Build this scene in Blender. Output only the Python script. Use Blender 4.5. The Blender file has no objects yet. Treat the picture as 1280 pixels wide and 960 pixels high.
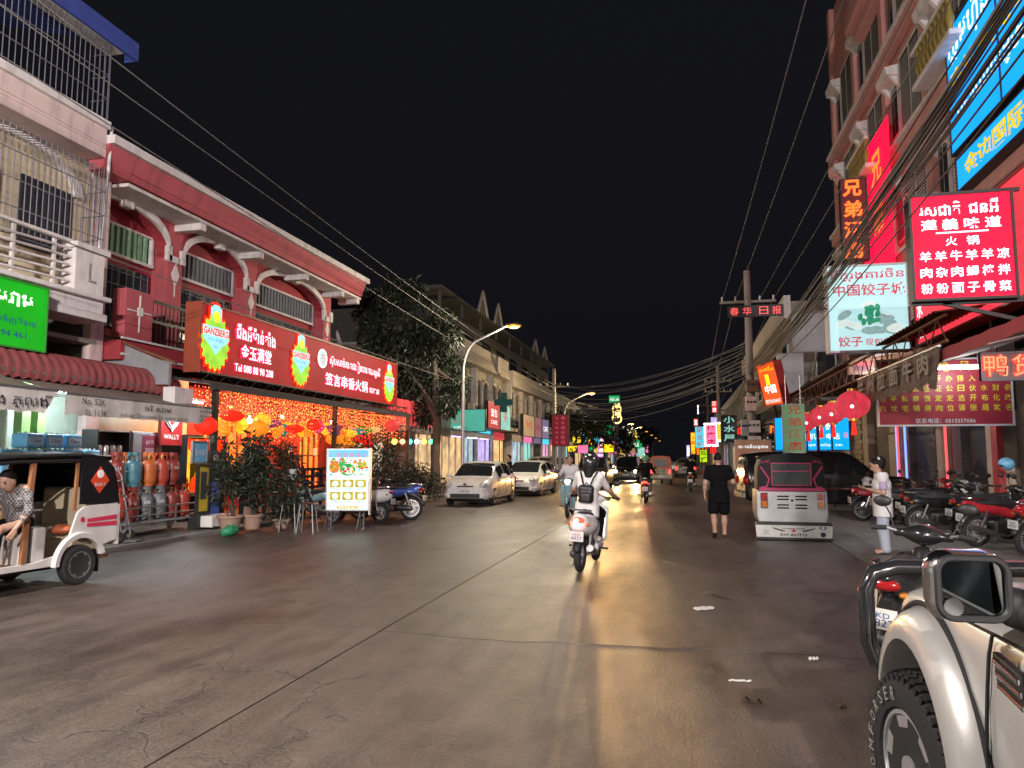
import bpy, math, random
import numpy as np
from mathutils import Vector, Matrix, Euler
random.seed(7); RNG = np.random.default_rng(7)
PI = math.pi; rad = math.radians
SC = bpy.context.scene; COL = SC.collection
# ------------------------------------------------------------------ camera
FPX, CAMH, YAW, PIT = 924.0, 1.65, rad(12.86), rad(5.62)
cam = bpy.data.cameras.new('camera'); cam_o = bpy.data.objects.new('camera', cam); COL.objects.link(cam_o)
cam.sensor_width = 36; cam.lens = FPX / 1280 * 36; cam.clip_start = .05; cam.clip_end = 3000
cam_o.location = (0, 0, CAMH); cam_o.rotation_euler = (PI/2 + PIT, 0, YAW)
SC.camera = cam_o
# ------------------------------------------------------------------ night sky
W = bpy.data.worlds.new('World'); SC.world = W; W.use_nodes = True
_n = W.node_tree.nodes; _bg = _n['Background']
_sky = _n.new('ShaderNodeTexSky'); _sky.sky_type = 'NISHITA'; _sky.sun_disc = False
_sky.sun_elevation = rad(-3); _sky.sun_rotation = rad(200); _sky.air_density = 2; _sky.dust_density = 6
_mx = _n.new('ShaderNodeMix'); _mx.data_type = 'RGBA'; _mx.inputs[0].default_value = .04
_mx.inputs[6].default_value = (.0056, .0058, .0078, 1)
W.node_tree.links.new(_sky.outputs[0], _mx.inputs[7])
W.node_tree.links.new(_mx.outputs[2], _bg.inputs[0]); _bg.inputs[1].default_value = 1.0
SC.view_settings.view_transform = 'Standard'; SC.view_settings.look = 'None'
SC.view_settings.exposure = 0.0; SC.view_settings.gamma = 1.0; SC.view_settings.use_curve_mapping = False
cy = SC.cycles
cy.use_denoising = True; cy.max_bounces = 6; cy.diffuse_bounces = 3; cy.glossy_bounces = 3; cy.transmission_bounces = 4
cy.transparent_max_bounces = 8; cy.sample_clamp_indirect = 3; cy.sample_clamp_direct = 0; cy.caustics_reflective = False; cy.caustics_refractive = False
try: cy.denoiser = 'OPENIMAGEDENOISE'; cy.denoising_input_passes = 'RGB_ALBEDO_NORMAL'
except Exception: pass
# ------------------------------------------------------------------ photo pixel -> place
def ray(px, py):
    x = (px-640)/FPX; y = (480-py)/FPX
    fy = math.cos(PIT) - y*math.sin(PIT); z = math.sin(PIT) + y*math.cos(PIT)
    return Vector((x*math.cos(YAW) - fy*math.sin(YAW), x*math.sin(YAW) + fy*math.cos(YAW), z))
CP = Vector((0, 0, CAMH))
def G(px, py, z=0.0): d = ray(px, py); return CP + d*((z-CAMH)/d.z)
def aX(px, py, X): d = ray(px, py); return CP + d*(X/d.x)
def aY(px, py, Y): d = ray(px, py); return CP + d*(Y/d.y)
# ------------------------------------------------------------------ materials
MATS = {}
def S2L(c): return tuple(((v/12.92) if v <= .04045 else ((v+.055)/1.055)**2.4) for v in c)
def hexc(h): return S2L([int(h[i:i+2], 16)/255 for i in (0, 2, 4)])
def mat(name, col=(.5, .5, .5), rough=.6, metal=0, var=.18, vs=3.0, bump=.15, bs=60, coat=0, emit=0, ecol=None, dirt=0, alpha=1, trans=0, samp=True, spec=.5, world=False):
    """principled material: colour with two scales of procedural variation, grime, fine bump"""
    if name in MATS: return MATS[name]
    if isinstance(col, str): col = hexc(col)
    if isinstance(ecol, str): ecol = hexc(ecol)
    m = bpy.data.materials.new(name); m.use_nodes = True; nt = m.node_tree; N = nt.nodes; L = nt.links
    b = N['Principled BSDF']; b.inputs['Base Color'].default_value = (*col, 1); b.inputs['Roughness'].default_value = rough
    b.inputs['Metallic'].default_value = metal; b.inputs['Specular IOR Level'].default_value = spec
    if coat: b.inputs['Coat Weight'].default_value = coat; b.inputs['Coat Roughness'].default_value = .06
    if trans: b.inputs['Transmission Weight'].default_value = trans
    if alpha < 1: b.inputs['Alpha'].default_value = alpha
    tc = N.new('ShaderNodeTexCoord') if not world else N.new('ShaderNodeNewGeometry')
    co = tc.outputs['Object'] if not world else tc.outputs['Position']
    if var:
        n1 = N.new('ShaderNodeTexNoise'); n1.inputs['Scale'].default_value = vs; n1.inputs['Detail'].default_value = 6; n1.inputs['Roughness'].default_value = .65
        L.new(co, n1.inputs['Vector'])
        r = N.new('ShaderNodeMapRange'); r.inputs[1].default_value = .3; r.inputs[2].default_value = .7; r.inputs[3].default_value = 1-var; r.inputs[4].default_value = 1+var*.6
        L.new(n1.outputs['Fac'], r.inputs[0])
        mu = N.new('ShaderNodeVectorMath'); mu.operation = 'SCALE'; mu.inputs[0].default_value = col
        L.new(r.outputs[0], mu.inputs['Scale']); src = mu.outputs[0]
        if dirt:
            n2 = N.new('ShaderNodeTexNoise'); n2.inputs['Scale'].default_value = 1.3; n2.inputs['Detail'].default_value = 8; n2.inputs['Roughness'].default_value = .7
            mp = N.new('ShaderNodeMapping'); mp.inputs['Scale'].default_value = (2.2, 2.2, .5); L.new(co, mp.inputs[0]); L.new(mp.outputs[0], n2.inputs['Vector'])
            r2 = N.new('ShaderNodeMapRange'); r2.inputs[1].default_value = .5; r2.inputs[2].default_value = .75; r2.inputs[3].default_value = 0; r2.inputs[4].default_value = dirt; L.new(n2.outputs['Fac'], r2.inputs[0])
            mx = N.new('ShaderNodeMix'); mx.data_type = 'RGBA'; L.new(r2.outputs[0], mx.inputs[0]); L.new(src, mx.inputs[6]); mx.inputs[7].default_value = (.05, .043, .035, 1); src = mx.outputs[2]
        L.new(src, b.inputs['Base Color'])
        r3 = N.new('ShaderNodeMapRange'); r3.inputs[3].default_value = max(.03, rough-.1); r3.inputs[4].default_value = min(1, rough+.12); L.new(n1.outputs['Fac'], r3.inputs[0]); L.new(r3.outputs[0], b.inputs['Roughness'])
    if bump:
        n3 = N.new('ShaderNodeTexNoise'); n3.inputs['Scale'].default_value = bs; n3.inputs['Detail'].default_value = 3; L.new(co, n3.inputs['Vector'])
        bp = N.new('ShaderNodeBump'); bp.inputs['Strength'].default_value = bump; bp.inputs['Distance'].default_value = .01; L.new(n3.outputs['Fac'], bp.inputs['Height']); L.new(bp.outputs[0], b.inputs['Normal'])
    if emit:
        b.inputs['Emission Color'].default_value = (*(ecol or col), 1); b.inputs['Emission Strength'].default_value = emit
        if not samp: m.cycles.emission_sampling = 'NONE'
    MATS[name] = m; return m
def glow(name, col, s, samp=True, var=.2, vs=2.5):
    """lit sign face: emission with the slight unevenness of tubes behind a sheet"""
    if name in MATS: return MATS[name]
    if isinstance(col, str): col = hexc(col)
    m = bpy.data.materials.new(name); m.use_nodes = True; nt = m.node_tree; N = nt.nodes; L = nt.links
    b = N['Principled BSDF']; b.inputs['Base Color'].default_value = (*[c*.35+.006 for c in col], 1); b.inputs['Roughness'].default_value = .6; b.inputs['Specular IOR Level'].default_value = .2
    b.inputs['Emission Color'].default_value = (*col, 1); b.inputs['Emission Strength'].default_value = s
    if var:
        tc = N.new('ShaderNodeTexCoord'); n1 = N.new('ShaderNodeTexNoise'); n1.inputs['Scale'].default_value = vs; n1.inputs['Detail'].default_value = 3; L.new(tc.outputs['Object'], n1.inputs['Vector'])
        r = N.new('ShaderNodeMapRange'); r.inputs[1].default_value = .3; r.inputs[2].default_value = .7; r.inputs[3].default_value = s*(1-var); r.inputs[4].default_value = s*(1+var); L.new(n1.outputs['Fac'], r.inputs[0]); L.new(r.outputs[0], b.inputs['Emission Strength'])
    if not samp: m.cycles.emission_sampling = 'NONE'
    MATS[name] = m; return m
# ------------------------------------------------------------------ mesh builder
class MB:
    def __init__(s): s.v = []; s.f = []; s.mi = []; s.cur = 0
    def add(s, vs, fs):
        o = len(s.v); s.v.extend([tuple(v) for v in vs]); s.f.extend([tuple(i+o for i in f) for f in fs]); s.mi.extend([s.cur]*len(fs)); return s
    def box(s, x0, x1, y0, y1, z0, z1, M=None):
        if x0 > x1: x0, x1 = x1, x0
        if y0 > y1: y0, y1 = y1, y0
        if z0 > z1: z0, z1 = z1, z0
        vs = [Vector(p) for p in ((x0,y0,z0),(x1,y0,z0),(x1,y1,z0),(x0,y1,z0),(x0,y0,z1),(x1,y0,z1),(x1,y1,z1),(x0,y1,z1))]
        if M: vs = [M @ v for v in vs]
        return s.add(vs, [(0,3,2,1),(4,5,6,7),(0,1,5,4),(1,2,6,5),(2,3,7,6),(3,0,4,7)])
    def bar(s, a, b, w, h=None, up=(0,0,1)):
        a = Vector(a); b = Vector(b); h = h or w; d = (b-a); n = d.normalized(); u = Vector(up)
        if abs(n.dot(u)) > .98: u = Vector((0,1,0))
        r = n.cross(u).normalized()*w/2; u = r.cross(n).normalized()*h/2
        vs = [a-r-u, a+r-u, a+r+u, a-r+u, b-r-u, b+r-u, b+r+u, b-r+u]
        return s.add(vs, [(0,3,2,1),(4,5,6,7),(0,1,5,4),(1,2,6,5),(2,3,7,6),(3,0,4,7)][::1])
    def tube(s, pts, r, n=8, caps=True):
        pts = [Vector(p) for p in pts]; k = len(pts); rs = r if isinstance(r, (list, tuple)) else [r]*k
        vs = []; fs = []; u = None
        for i, p in enumerate(pts):
            d = (pts[min(i+1, k-1)]-pts[max(i-1, 0)])
            if d.length < 1e-9: d = Vector((0,0,1))
            d.normalize()
            if u is None:
                u = Vector((0,0,1)) if abs(d.z) < .9 else Vector((1,0,0))
            u = (u - d*u.dot(d)); u.normalize(); w = d.cross(u)
            for j in range(n): a = 2*PI*j/n; vs.append(p+(u*math.cos(a)+w*math.sin(a))*rs[i])
        for i in range(k-1):
            for j in range(n): a = i*n+j; b = i*n+(j+1) % n; fs.append((a, b, b+n, a+n))
        if caps: fs.append(tuple(range(n))[::-1]); fs.append(tuple((k-1)*n+j for j in range(n)))
        return s.add(vs, fs)
    def cyl(s, a, b, r, r2=None, n=16): return s.tube([a, b], [r, r if r2 is None else r2], n)
    def lathe(s, prof, c=(0,0,0), axis='z', n=20, M=None):
        vs = []; fs = []; k = len(prof); c = Vector(c)
        for (r, h) in prof:
            for j in range(n):
                a = 2*PI*j/n; x, y = r*math.cos(a), r*math.sin(a)
                p = Vector({'z': (x, y, h), 'x': (h, x, y), 'y': (y, h, x)}[axis]); vs.append((M @ p if M else p)+c)
        for i in range(k-1):
            for j in range(n): a = i*n+j; b = i*n+(j+1) % n; fs.append((a, b, b+n, a+n))
        fs.append(tuple(range(n))[::-1]); fs.append(tuple((k-1)*n+j for j in range(n)))
        return s.add(vs, fs)
    def prism(s, poly, t0, t1, plane='yz', M=None):
        """polygon in a plane extruded along the third axis"""
        def P(a, b, t): return Vector({'yz': (t, a, b), 'xz': (a, t, b), 'xy': (a, b, t)}[plane])
        k = len(poly); vs = [P(a, b, t0) for a, b in poly]+[P(a, b, t1) for a, b in poly]
        if M: vs = [M @ v for v in vs]
        fs = [tuple(range(k))[::-1], tuple(range(k, 2*k))]+[(i, (i+1) % k, k+(i+1) % k, k+i) for i in range(k)]
        return s.add(vs, fs)
    def sph(s, c, r, n=10, m=7, sc=(1,1,1)):
        c = Vector(c); vs = [c+Vector((0,0,-r*sc[2]))]; fs = []
        for i in range(1, m):
            t = PI*i/m - PI/2
            for j in range(n): a = 2*PI*j/n; vs.append(c+Vector((r*math.cos(t)*math.cos(a)*sc[0], r*math.cos(t)*math.sin(a)*sc[1], r*math.sin(t)*sc[2])))
        vs.append(c+Vector((0,0,r*sc[2]))); T = len(vs)-1
        for j in range(n): fs.append((0, 1+(j+1) % n, 1+j)); b = 1+(m-2)*n; fs.append((b+j, b+(j+1) % n, T))
        for i in range(m-2):
            for j in range(n): a = 1+i*n+j; b = 1+i*n+(j+1) % n; fs.append((a, b, b+n, a+n))
        return s.add(vs, fs)
    def loft(s, rings, cap=True, closed=True):
        k = len(rings[0]); vs = [p for r in rings for p in r]; fs = []
        for i in range(len(rings)-1):
            for j in range(k if closed else k-1): a = i*k+j; b = i*k+(j+1) % k; fs.append((a, b, b+k, a+k))
        if cap: fs.append(tuple(range(k))[::-1]); fs.append(tuple((len(rings)-1)*k+j for j in range(k)))
        return s.add(vs, fs)
    def torus(s, c, R, r, axis='x', n=28, m=10, sq=1.0):
        prof = [(R+r*math.cos(2*PI*i/m), sq*r*math.sin(2*PI*i/m)) for i in range(m)]
        c = Vector(c); vs = []; fs = []
        for i in range(n):
            a = 2*PI*i/n
            for (q, h) in prof:
                x, y = q*math.cos(a), q*math.sin(a); vs.append(c+Vector({'z': (x, y, h), 'x': (h, x, y), 'y': (y, h, x)}[axis]))
        for i in range(n):
            for j in range(m): a = i*m+j; b = i*m+(j+1) % m; d = ((i+1) % n)*m; fs.append((a, d+j, d+(j+1) % m, b))
        return s.add(vs, fs)
    def quad(s, a, b, c, d): return s.add([a, b, c, d], [(0,1,2,3)])
    def mesh(s, name, mats, smooth=40):
        me = bpy.data.meshes.new(name); me.from_pydata(s.v, [], s.f)
        for m in (mats if isinstance(mats, (list, tuple)) else [mats]): me.materials.append(MATS[m] if isinstance(m, str) else m)
        if any(s.mi): me.polygons.foreach_set('material_index', s.mi)
        import bmesh as _bm
        b = _bm.new(); b.from_mesh(me); _bm.ops.recalc_face_normals(b, faces=b.faces); b.to_mesh(me); b.free()
        if smooth: me.polygons.foreach_set('use_smooth', [True]*len(me.polygons)); me.set_sharp_from_angle(angle=rad(smooth))
        return me
    def build(s, name, mats, parent=None, smooth=40, bevel=0, seg=2, kind=None, loc=None, label=None):
        o = bpy.data.objects.new(name, s.mesh(name, mats, smooth)); COL.objects.link(o)
        if parent: o.parent = parent
        if bevel:
            m = o.modifiers.new('bevel', 'BEVEL'); m.width = bevel; m.segments = seg; m.limit_method = 'ANGLE'; m.angle_limit = rad(35)
        if kind: o['kind'] = kind
        if label: o['label'] = label
        if loc: o.location = loc
        return o
def add_mesh(name, me, parent=None, M=None):
    o = bpy.data.objects.new(name, me); COL.objects.link(o)
    if parent: o.parent = parent
    if M is not None: o.matrix_local = M
    return o
def thing(name, label, cat, loc=(0,0,0), rz=0, group=None):
    o = bpy.data.objects.new(name, None); COL.objects.link(o); o.location = loc; o.rotation_euler = (0,0,rz); o.empty_display_size = .2
    o['label'] = label; o['category'] = cat
    if group: o['group'] = group
    return o
def tag(o, label, cat, group=None):
    o['label'] = label; o['category'] = cat
    if group: o['group'] = group
    return o
def struct(o): o['kind'] = 'structure'; return o
def dup(root, loc=None, rz=None, label=None, group=None, swap=None):
    """copy a thing with its parts and sub-parts; swap = {material: material} on copied meshes"""
    memo = {}
    def cp(o, parent):
        c = o.copy(); COL.objects.link(c); c.parent = parent
        if swap and o.type == 'MESH' and any(m and m.name in swap for m in o.data.materials):
            c.data = o.data.copy()
            for i, m in enumerate(c.data.materials):
                if m and m.name in swap: c.data.materials[i] = MATS[swap[m.name]]
        for ch in o.children: cp(ch, c)
        return c
    r = cp(root, None)
    if loc is not None: r.location = loc
    if rz is not None: r.rotation_euler = (0,0,rz)
    if label: r['label'] = label
    if group: r['group'] = group
    return r
_WS = []
def evalmesh(objs, o):
    """evaluate a few objects alone in a scratch scene (fast), return the mesh of o"""
    ws = bpy.data.scenes.new('scratch')
    for q in objs: ws.collection.objects.link(q)
    with bpy.context.temp_override(scene=ws, view_layer=ws.view_layers[0]):
        dg = bpy.context.evaluated_depsgraph_get(); me = bpy.data.meshes.new_from_object(o.evaluated_get(dg))
    bpy.data.scenes.remove(ws); return me
def boolean(o, cutters, op='DIFFERENCE'):
    """cut, apply, and throw the cutters away"""
    for c in cutters:
        m = o.modifiers.new('cut', 'BOOLEAN'); m.operation = op; m.object = c; m.solver = 'EXACT'
    me = evalmesh([o]+cutters, o)
    o.modifiers.clear(); o.data = me
    me.polygons.foreach_set('use_smooth', [True]*len(me.polygons)); me.set_sharp_from_angle(angle=rad(35))
    for c in cutters: bpy.data.objects.remove(c)
    return o
# ------------------------------------------------------------------ lettering
_TC = {}
def text_mesh(txt, w=None, h=None, depth=.012, bold=0.0, sp=1.0):
    key = (txt, bold, sp)
    if key not in _TC:
        cu = bpy.data.curves.new('t', 'FONT'); cu.body = txt; cu.size = 1; cu.offset = bold; cu.resolution_u = 2; cu.space_character = sp; cu.fill_mode = 'FRONT'
        o = bpy.data.objects.new('t', cu); me = evalmesh([o], o)
        v = np.empty(len(me.vertices)*3); me.vertices.foreach_get('co', v); v = v.reshape(-1, 3)
        _TC[key] = (v, [tuple(p.vertices) for p in me.polygons]); bpy.data.objects.remove(o); bpy.data.curves.remove(cu); bpy.data.meshes.remove(me)
    v, f = _TC[key]
    if len(v) == 0: return np.zeros((0, 3)), []
    lo, hi = v.min(0), v.max(0); sz = hi-lo
    s1 = (w/sz[0]) if w else None; s2 = (h/sz[1]) if h else None
    sx = s1 or s2; sy = s2 or s1
    q = (v-(lo+hi)/2)*np.array([sx, sy, 1]); q[:, 2] = 0
    return q, f
def letter(parent, txt, c, w, h, mname, U=Vector((1,0,0)), V=Vector((0,0,1)), off=.012, bold=.0, sp=1.0, name='lettering', smooth=0):
    """a line of writing centred on c in the plane U,V, raised off the panel"""
    q, f = text_mesh(txt, w, h, bold=bold, sp=sp)
    if not len(q): return None
    U = Vector(U); V = Vector(V); Nn = U.cross(V); c = Vector(c)+Nn*off
    mb = MB(); mb.add([c+U*float(a)+V*float(b) for a, b, _ in q], f)
    me = bpy.data.meshes.new(name); me.from_pydata(mb.v, [], mb.f); me.materials.append(MATS[mname])
    o = bpy.data.objects.new(name, me); COL.objects.link(o); o.parent = parent
    return o
def sign(name, label, cat, bl, U, w, h, face, frame='frame_dark', depth=.16, rim=.03, lines=(), V=(0,0,1), group=None, sides=None):
    """box sign: bl bottom-left corner of the face seen from the front, U along its width. lines: (text, cx, cy, w, h, mat[, bold])"""
    U = Vector(U).normalized(); V = Vector(V).normalized(); Nn = U.cross(V); bl = Vector(bl)
    t = thing(name, label, cat, bl, 0, group)
    R = Matrix((U, V, Nn)).transposed().to_4x4()
    mb = MB()
    mb.box(0, w, 0, h, -depth, -.012, R); mb.build('case', sides or frame, t, smooth=0, bevel=.006)
    if rim:
        for k, (a, b, c, d) in enumerate(((-.006, w+.006, -.006, rim), (-.006, w+.006, h-rim, h+.006), (-.004, rim, rim, h-rim), (w-rim, w+.004, rim, h-rim))):
            mb = MB(); mb.box(a, b, c, d, -.02, .022, R); mb.build('frame_bar', frame, t, smooth=0)
    mb = MB(); mb.box(rim*.9, w-rim*.9, rim*.9, h-rim*.9, -.010, 0, R); mb.build('panel', face, t, smooth=0)
    for ln in lines:
        tx, cx, cy, tw, th, mn = ln[:6]; letter(t, tx, U*cx+V*cy, tw, th, mn, U, V, bold=ln[6] if len(ln) > 6 else 0)
    return t
# ------------------------------------------------------------------ soft bodies: smooth union of round cones, meshed with surface nets
def _rc(P, a, b, ra, rb):
    a = np.array(a, float); b = np.array(b, float); ba = b-a; L2 = max(float(ba@ba), 1e-12)
    t = np.clip(((P-a)@ba)/L2, 0, 1); d = np.linalg.norm(P-a-t[..., None]*ba, axis=-1)
    return d-(ra+(rb-ra)*t)
def _el(P, c, r, R=None):
    q = P-np.array(c, float)
    if R is not None: q = q@np.array(R)
    r = np.array(r, float); k0 = np.linalg.norm(q/r, axis=-1); k1 = np.linalg.norm(q/(r*r), axis=-1)
    return k0*(k0-1)/np.maximum(k1, 1e-9)
def _bx(P, c, hs, rr, R=None):
    q = P-np.array(c, float)
    if R is not None: q = q@np.array(R)
    q = np.abs(q)-np.array(hs, float)+rr
    return np.linalg.norm(np.maximum(q, 0), axis=-1)+np.minimum(q.max(-1), 0)-rr
def sdf(prims, res=.015, k=.03, cuts=(), sub=()):
    """prims: ('c',a,b,ra,rb) | ('e',c,r[,R]) | ('b',c,halfsize,round[,R]); cuts: (point, normal) removes the side the normal points to"""
    lo = np.full(3, 1e9); hi = -lo
    for p in prims:
        if p[0] == 'c':
            for q, r in ((p[1], p[3]), (p[2], p[4])): lo = np.minimum(lo, np.array(q)-r); hi = np.maximum(hi, np.array(q)+r)
        else:
            m = max(p[2]) if p[0] == 'e' else float(np.linalg.norm(p[2]))
            ext = np.array(p[2]) if len(p) < (4 if p[0] == 'e' else 5) else np.full(3, m)
            lo = np.minimum(lo, np.array(p[1])-ext); hi = np.maximum(hi, np.array(p[1])+ext)
    lo = lo-2.5*res-k*.3; hi = hi+2.5*res+k*.3; n = np.ceil((hi-lo)/res).astype(int)+1
    ax = [lo[i]+np.arange(n[i])*res for i in range(3)]
    P = np.stack(np.meshgrid(*ax, indexing='ij'), -1); D = None
    def ev(p): return _rc(P, *p[1:]) if p[0] == 'c' else (_el(P, *p[1:]) if p[0] == 'e' else _bx(P, *p[1:]))
    for p in prims:
        d = ev(p)
        if D is None: D = d
        else:
            h = np.clip(.5+.5*(D-d)/k, 0, 1); D = D*(1-h)+d*h-k*h*(1-h)
    for p in sub: D = np.maximum(D, -ev(p))
    for (pt, nn) in cuts: D = np.maximum(D, (P-np.array(pt, float))@np.array(nn, float))
    I = D < 0; X, Y, Z = n
    c8 = [(i, j, l) for i in (0,1) for j in (0,1) for l in (0,1)]
    cnt = sum(I[i:X-1+i, j:Y-1+j, l:Z-1+l].astype(np.int8) for i, j, l in c8); act = (cnt > 0) & (cnt < 8)
    idx = np.full(act.shape, -1, int); cells = np.argwhere(act); idx[act] = np.arange(len(cells))
    acc = np.zeros((len(cells), 3)); wt = np.zeros(len(cells)); ci, cj, cl = cells.T
    for a in range(3):
        for o1 in (0,1):
            for o2 in (0,1):
                s0 = [0,0,0]; oth = [q for q in range(3) if q != a]; s0[oth[0]] = o1; s0[oth[1]] = o2; s1 = list(s0); s1[a] = 1
                d0 = D[ci+s0[0], cj+s0[1], cl+s0[2]]; d1 = D[ci+s1[0], cj+s1[1], cl+s1[2]]; m = (d0 < 0) != (d1 < 0)
                t = np.where(m, d0/np.where(d0 == d1, 1, d0-d1), 0); pt = np.tile(np.array(s0, float), (len(cells), 1)); pt[:, a] = t
                acc[m] += pt[m]; wt[m] += 1
    V = lo+(cells+acc/np.maximum(wt, 1)[:, None])*res
    F = []
    for a in range(3):
        b, c = (a+1) % 3, (a+2) % 3
        s0 = [slice(None)]*3; s1 = [slice(None)]*3; s0[a] = slice(0, -1); s1[a] = slice(1, None)
        ed = I[tuple(s0)] != I[tuple(s1)]; E = np.argwhere(ed); E = E[(E[:, b] > 0) & (E[:, c] > 0)]
        E = E[(E[:, b] < n[b]-1) & (E[:, c] < n[c]-1)]
        ins = I[tuple(E.T)]
        q = []
        for (ob, oc) in ((-1,-1), (0,-1), (0,0), (-1,0)): e = E.copy(); e[:, b] += ob; e[:, c] += oc; q.append(idx[tuple(e.T)])
        q = np.stack(q, 1); q[~ins] = q[~ins][:, ::-1]; F.append(q)
    F = np.concatenate(F); F = F[(F >= 0).all(1)]
    return V, F
def sdf_mb(mb, *a, **k):
    V, F = sdf(*a, **k); mb.add([tuple(map(float, v)) for v in V], [tuple(map(int, f)) for f in F]); return mb
def sdf_obj(name, mats, parent, prims, res=.015, k=.03, cuts=(), sub=(), smooth=60):
    mb = MB(); sdf_mb(mb, prims, res, k, cuts, sub); return mb.build(name, mats, parent, smooth=smooth)
def fast(mb, name, mats, parent=None, kind=None):
    """many small faces: no normal recalculation"""
    me = bpy.data.meshes.new(name); me.from_pydata(mb.v, [], mb.f)
    for m in (mats if isinstance(mats, (list, tuple)) else [mats]): me.materials.append(MATS[m])
    if any(mb.mi): me.polygons.foreach_set('material_index', mb.mi)
    o = bpy.data.objects.new(name, me); COL.objects.link(o)
    if parent: o.parent = parent
    if kind: o['kind'] = kind
    return o
# ------------------------------------------------------------------ common materials
mat('frame_dark', (.02,.02,.022), .5); mat('frame_grey', (.3,.3,.31), .45, .6); mat('frame_white', (.7,.7,.7), .5); mat('frame_red', (.35,.03,.03), .5)
mat('steel', (.45,.45,.46), .38, .9, var=.25, dirt=.3); mat('galv', (.42,.43,.44), .5, .7, dirt=.25); mat('rust', (.16,.07,.035), .8, .2, var=.4, vs=9)
mat('black_paint', (.012,.012,.013), .35); mat('black_plastic', (.018,.018,.019), .5, bump=.08, bs=200); mat('rubber', (.02,.02,.021), .8, bump=.3, bs=90)
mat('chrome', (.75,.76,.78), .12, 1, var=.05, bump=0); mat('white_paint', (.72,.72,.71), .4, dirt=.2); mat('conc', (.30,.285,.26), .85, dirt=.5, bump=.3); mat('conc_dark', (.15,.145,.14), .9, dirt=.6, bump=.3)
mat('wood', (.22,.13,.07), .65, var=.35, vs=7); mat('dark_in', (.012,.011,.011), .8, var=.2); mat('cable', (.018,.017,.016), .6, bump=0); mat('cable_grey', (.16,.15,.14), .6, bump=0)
mat('glass_dark', (.015,.018,.02), .06, 0, var=0, bump=0, spec=.8); mat('glass_win', (.03,.035,.045), .08, var=.2, bump=.03, bs=3, spec=.8)
mat('plaster_pink', (.66,.52,.50), .8, dirt=.5, var=.1); mat('plaster_cream', (.62,.52,.36), .8, dirt=.4, var=.12); mat('trim_white', (.70,.66,.65), .7, dirt=.45, var=.12)
mat('wall_red', (.37,.035,.05), .75, dirt=.5, var=.15); mat('wall_red_light', (.46,.09,.11), .75, dirt=.5, var=.12); mat('wall_white', (.52,.50,.46), .8, dirt=.55, var=.15); mat('wall_salmon', (.56,.27,.24), .8, dirt=.3, var=.15)
mat('blue_roof', (.05,.08,.33), .5, dirt=.3); mat('maroon_roof', (.28,.07,.075), .55, .1, dirt=.4); mat('canvas', (.55,.53,.50), .9, dirt=.35); mat('canvas_brown', (.20,.15,.13), .9, dirt=.4)
mat('ink', (.03,.03,.05), .7, bump=0); mat('ink_blue', (.02,.06,.25), .7, bump=0); mat('ink_red', (.5,.02,.02), .6, bump=0); mat('ink_white', (.75,.75,.75), .6, bump=0)
mat('louvre', (.6,.58,.58), .6, dirt=.4); mat('bark', (.09,.07,.055), .9, var=.4, vs=6, bump=.8, bs=25)
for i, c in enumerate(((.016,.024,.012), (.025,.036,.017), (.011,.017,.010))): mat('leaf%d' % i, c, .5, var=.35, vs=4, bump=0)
mat('grey_panel', (.33,.34,.37), .5, .2, dirt=.25); mat('brown_paint', (.16,.075,.04), .55)
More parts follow.
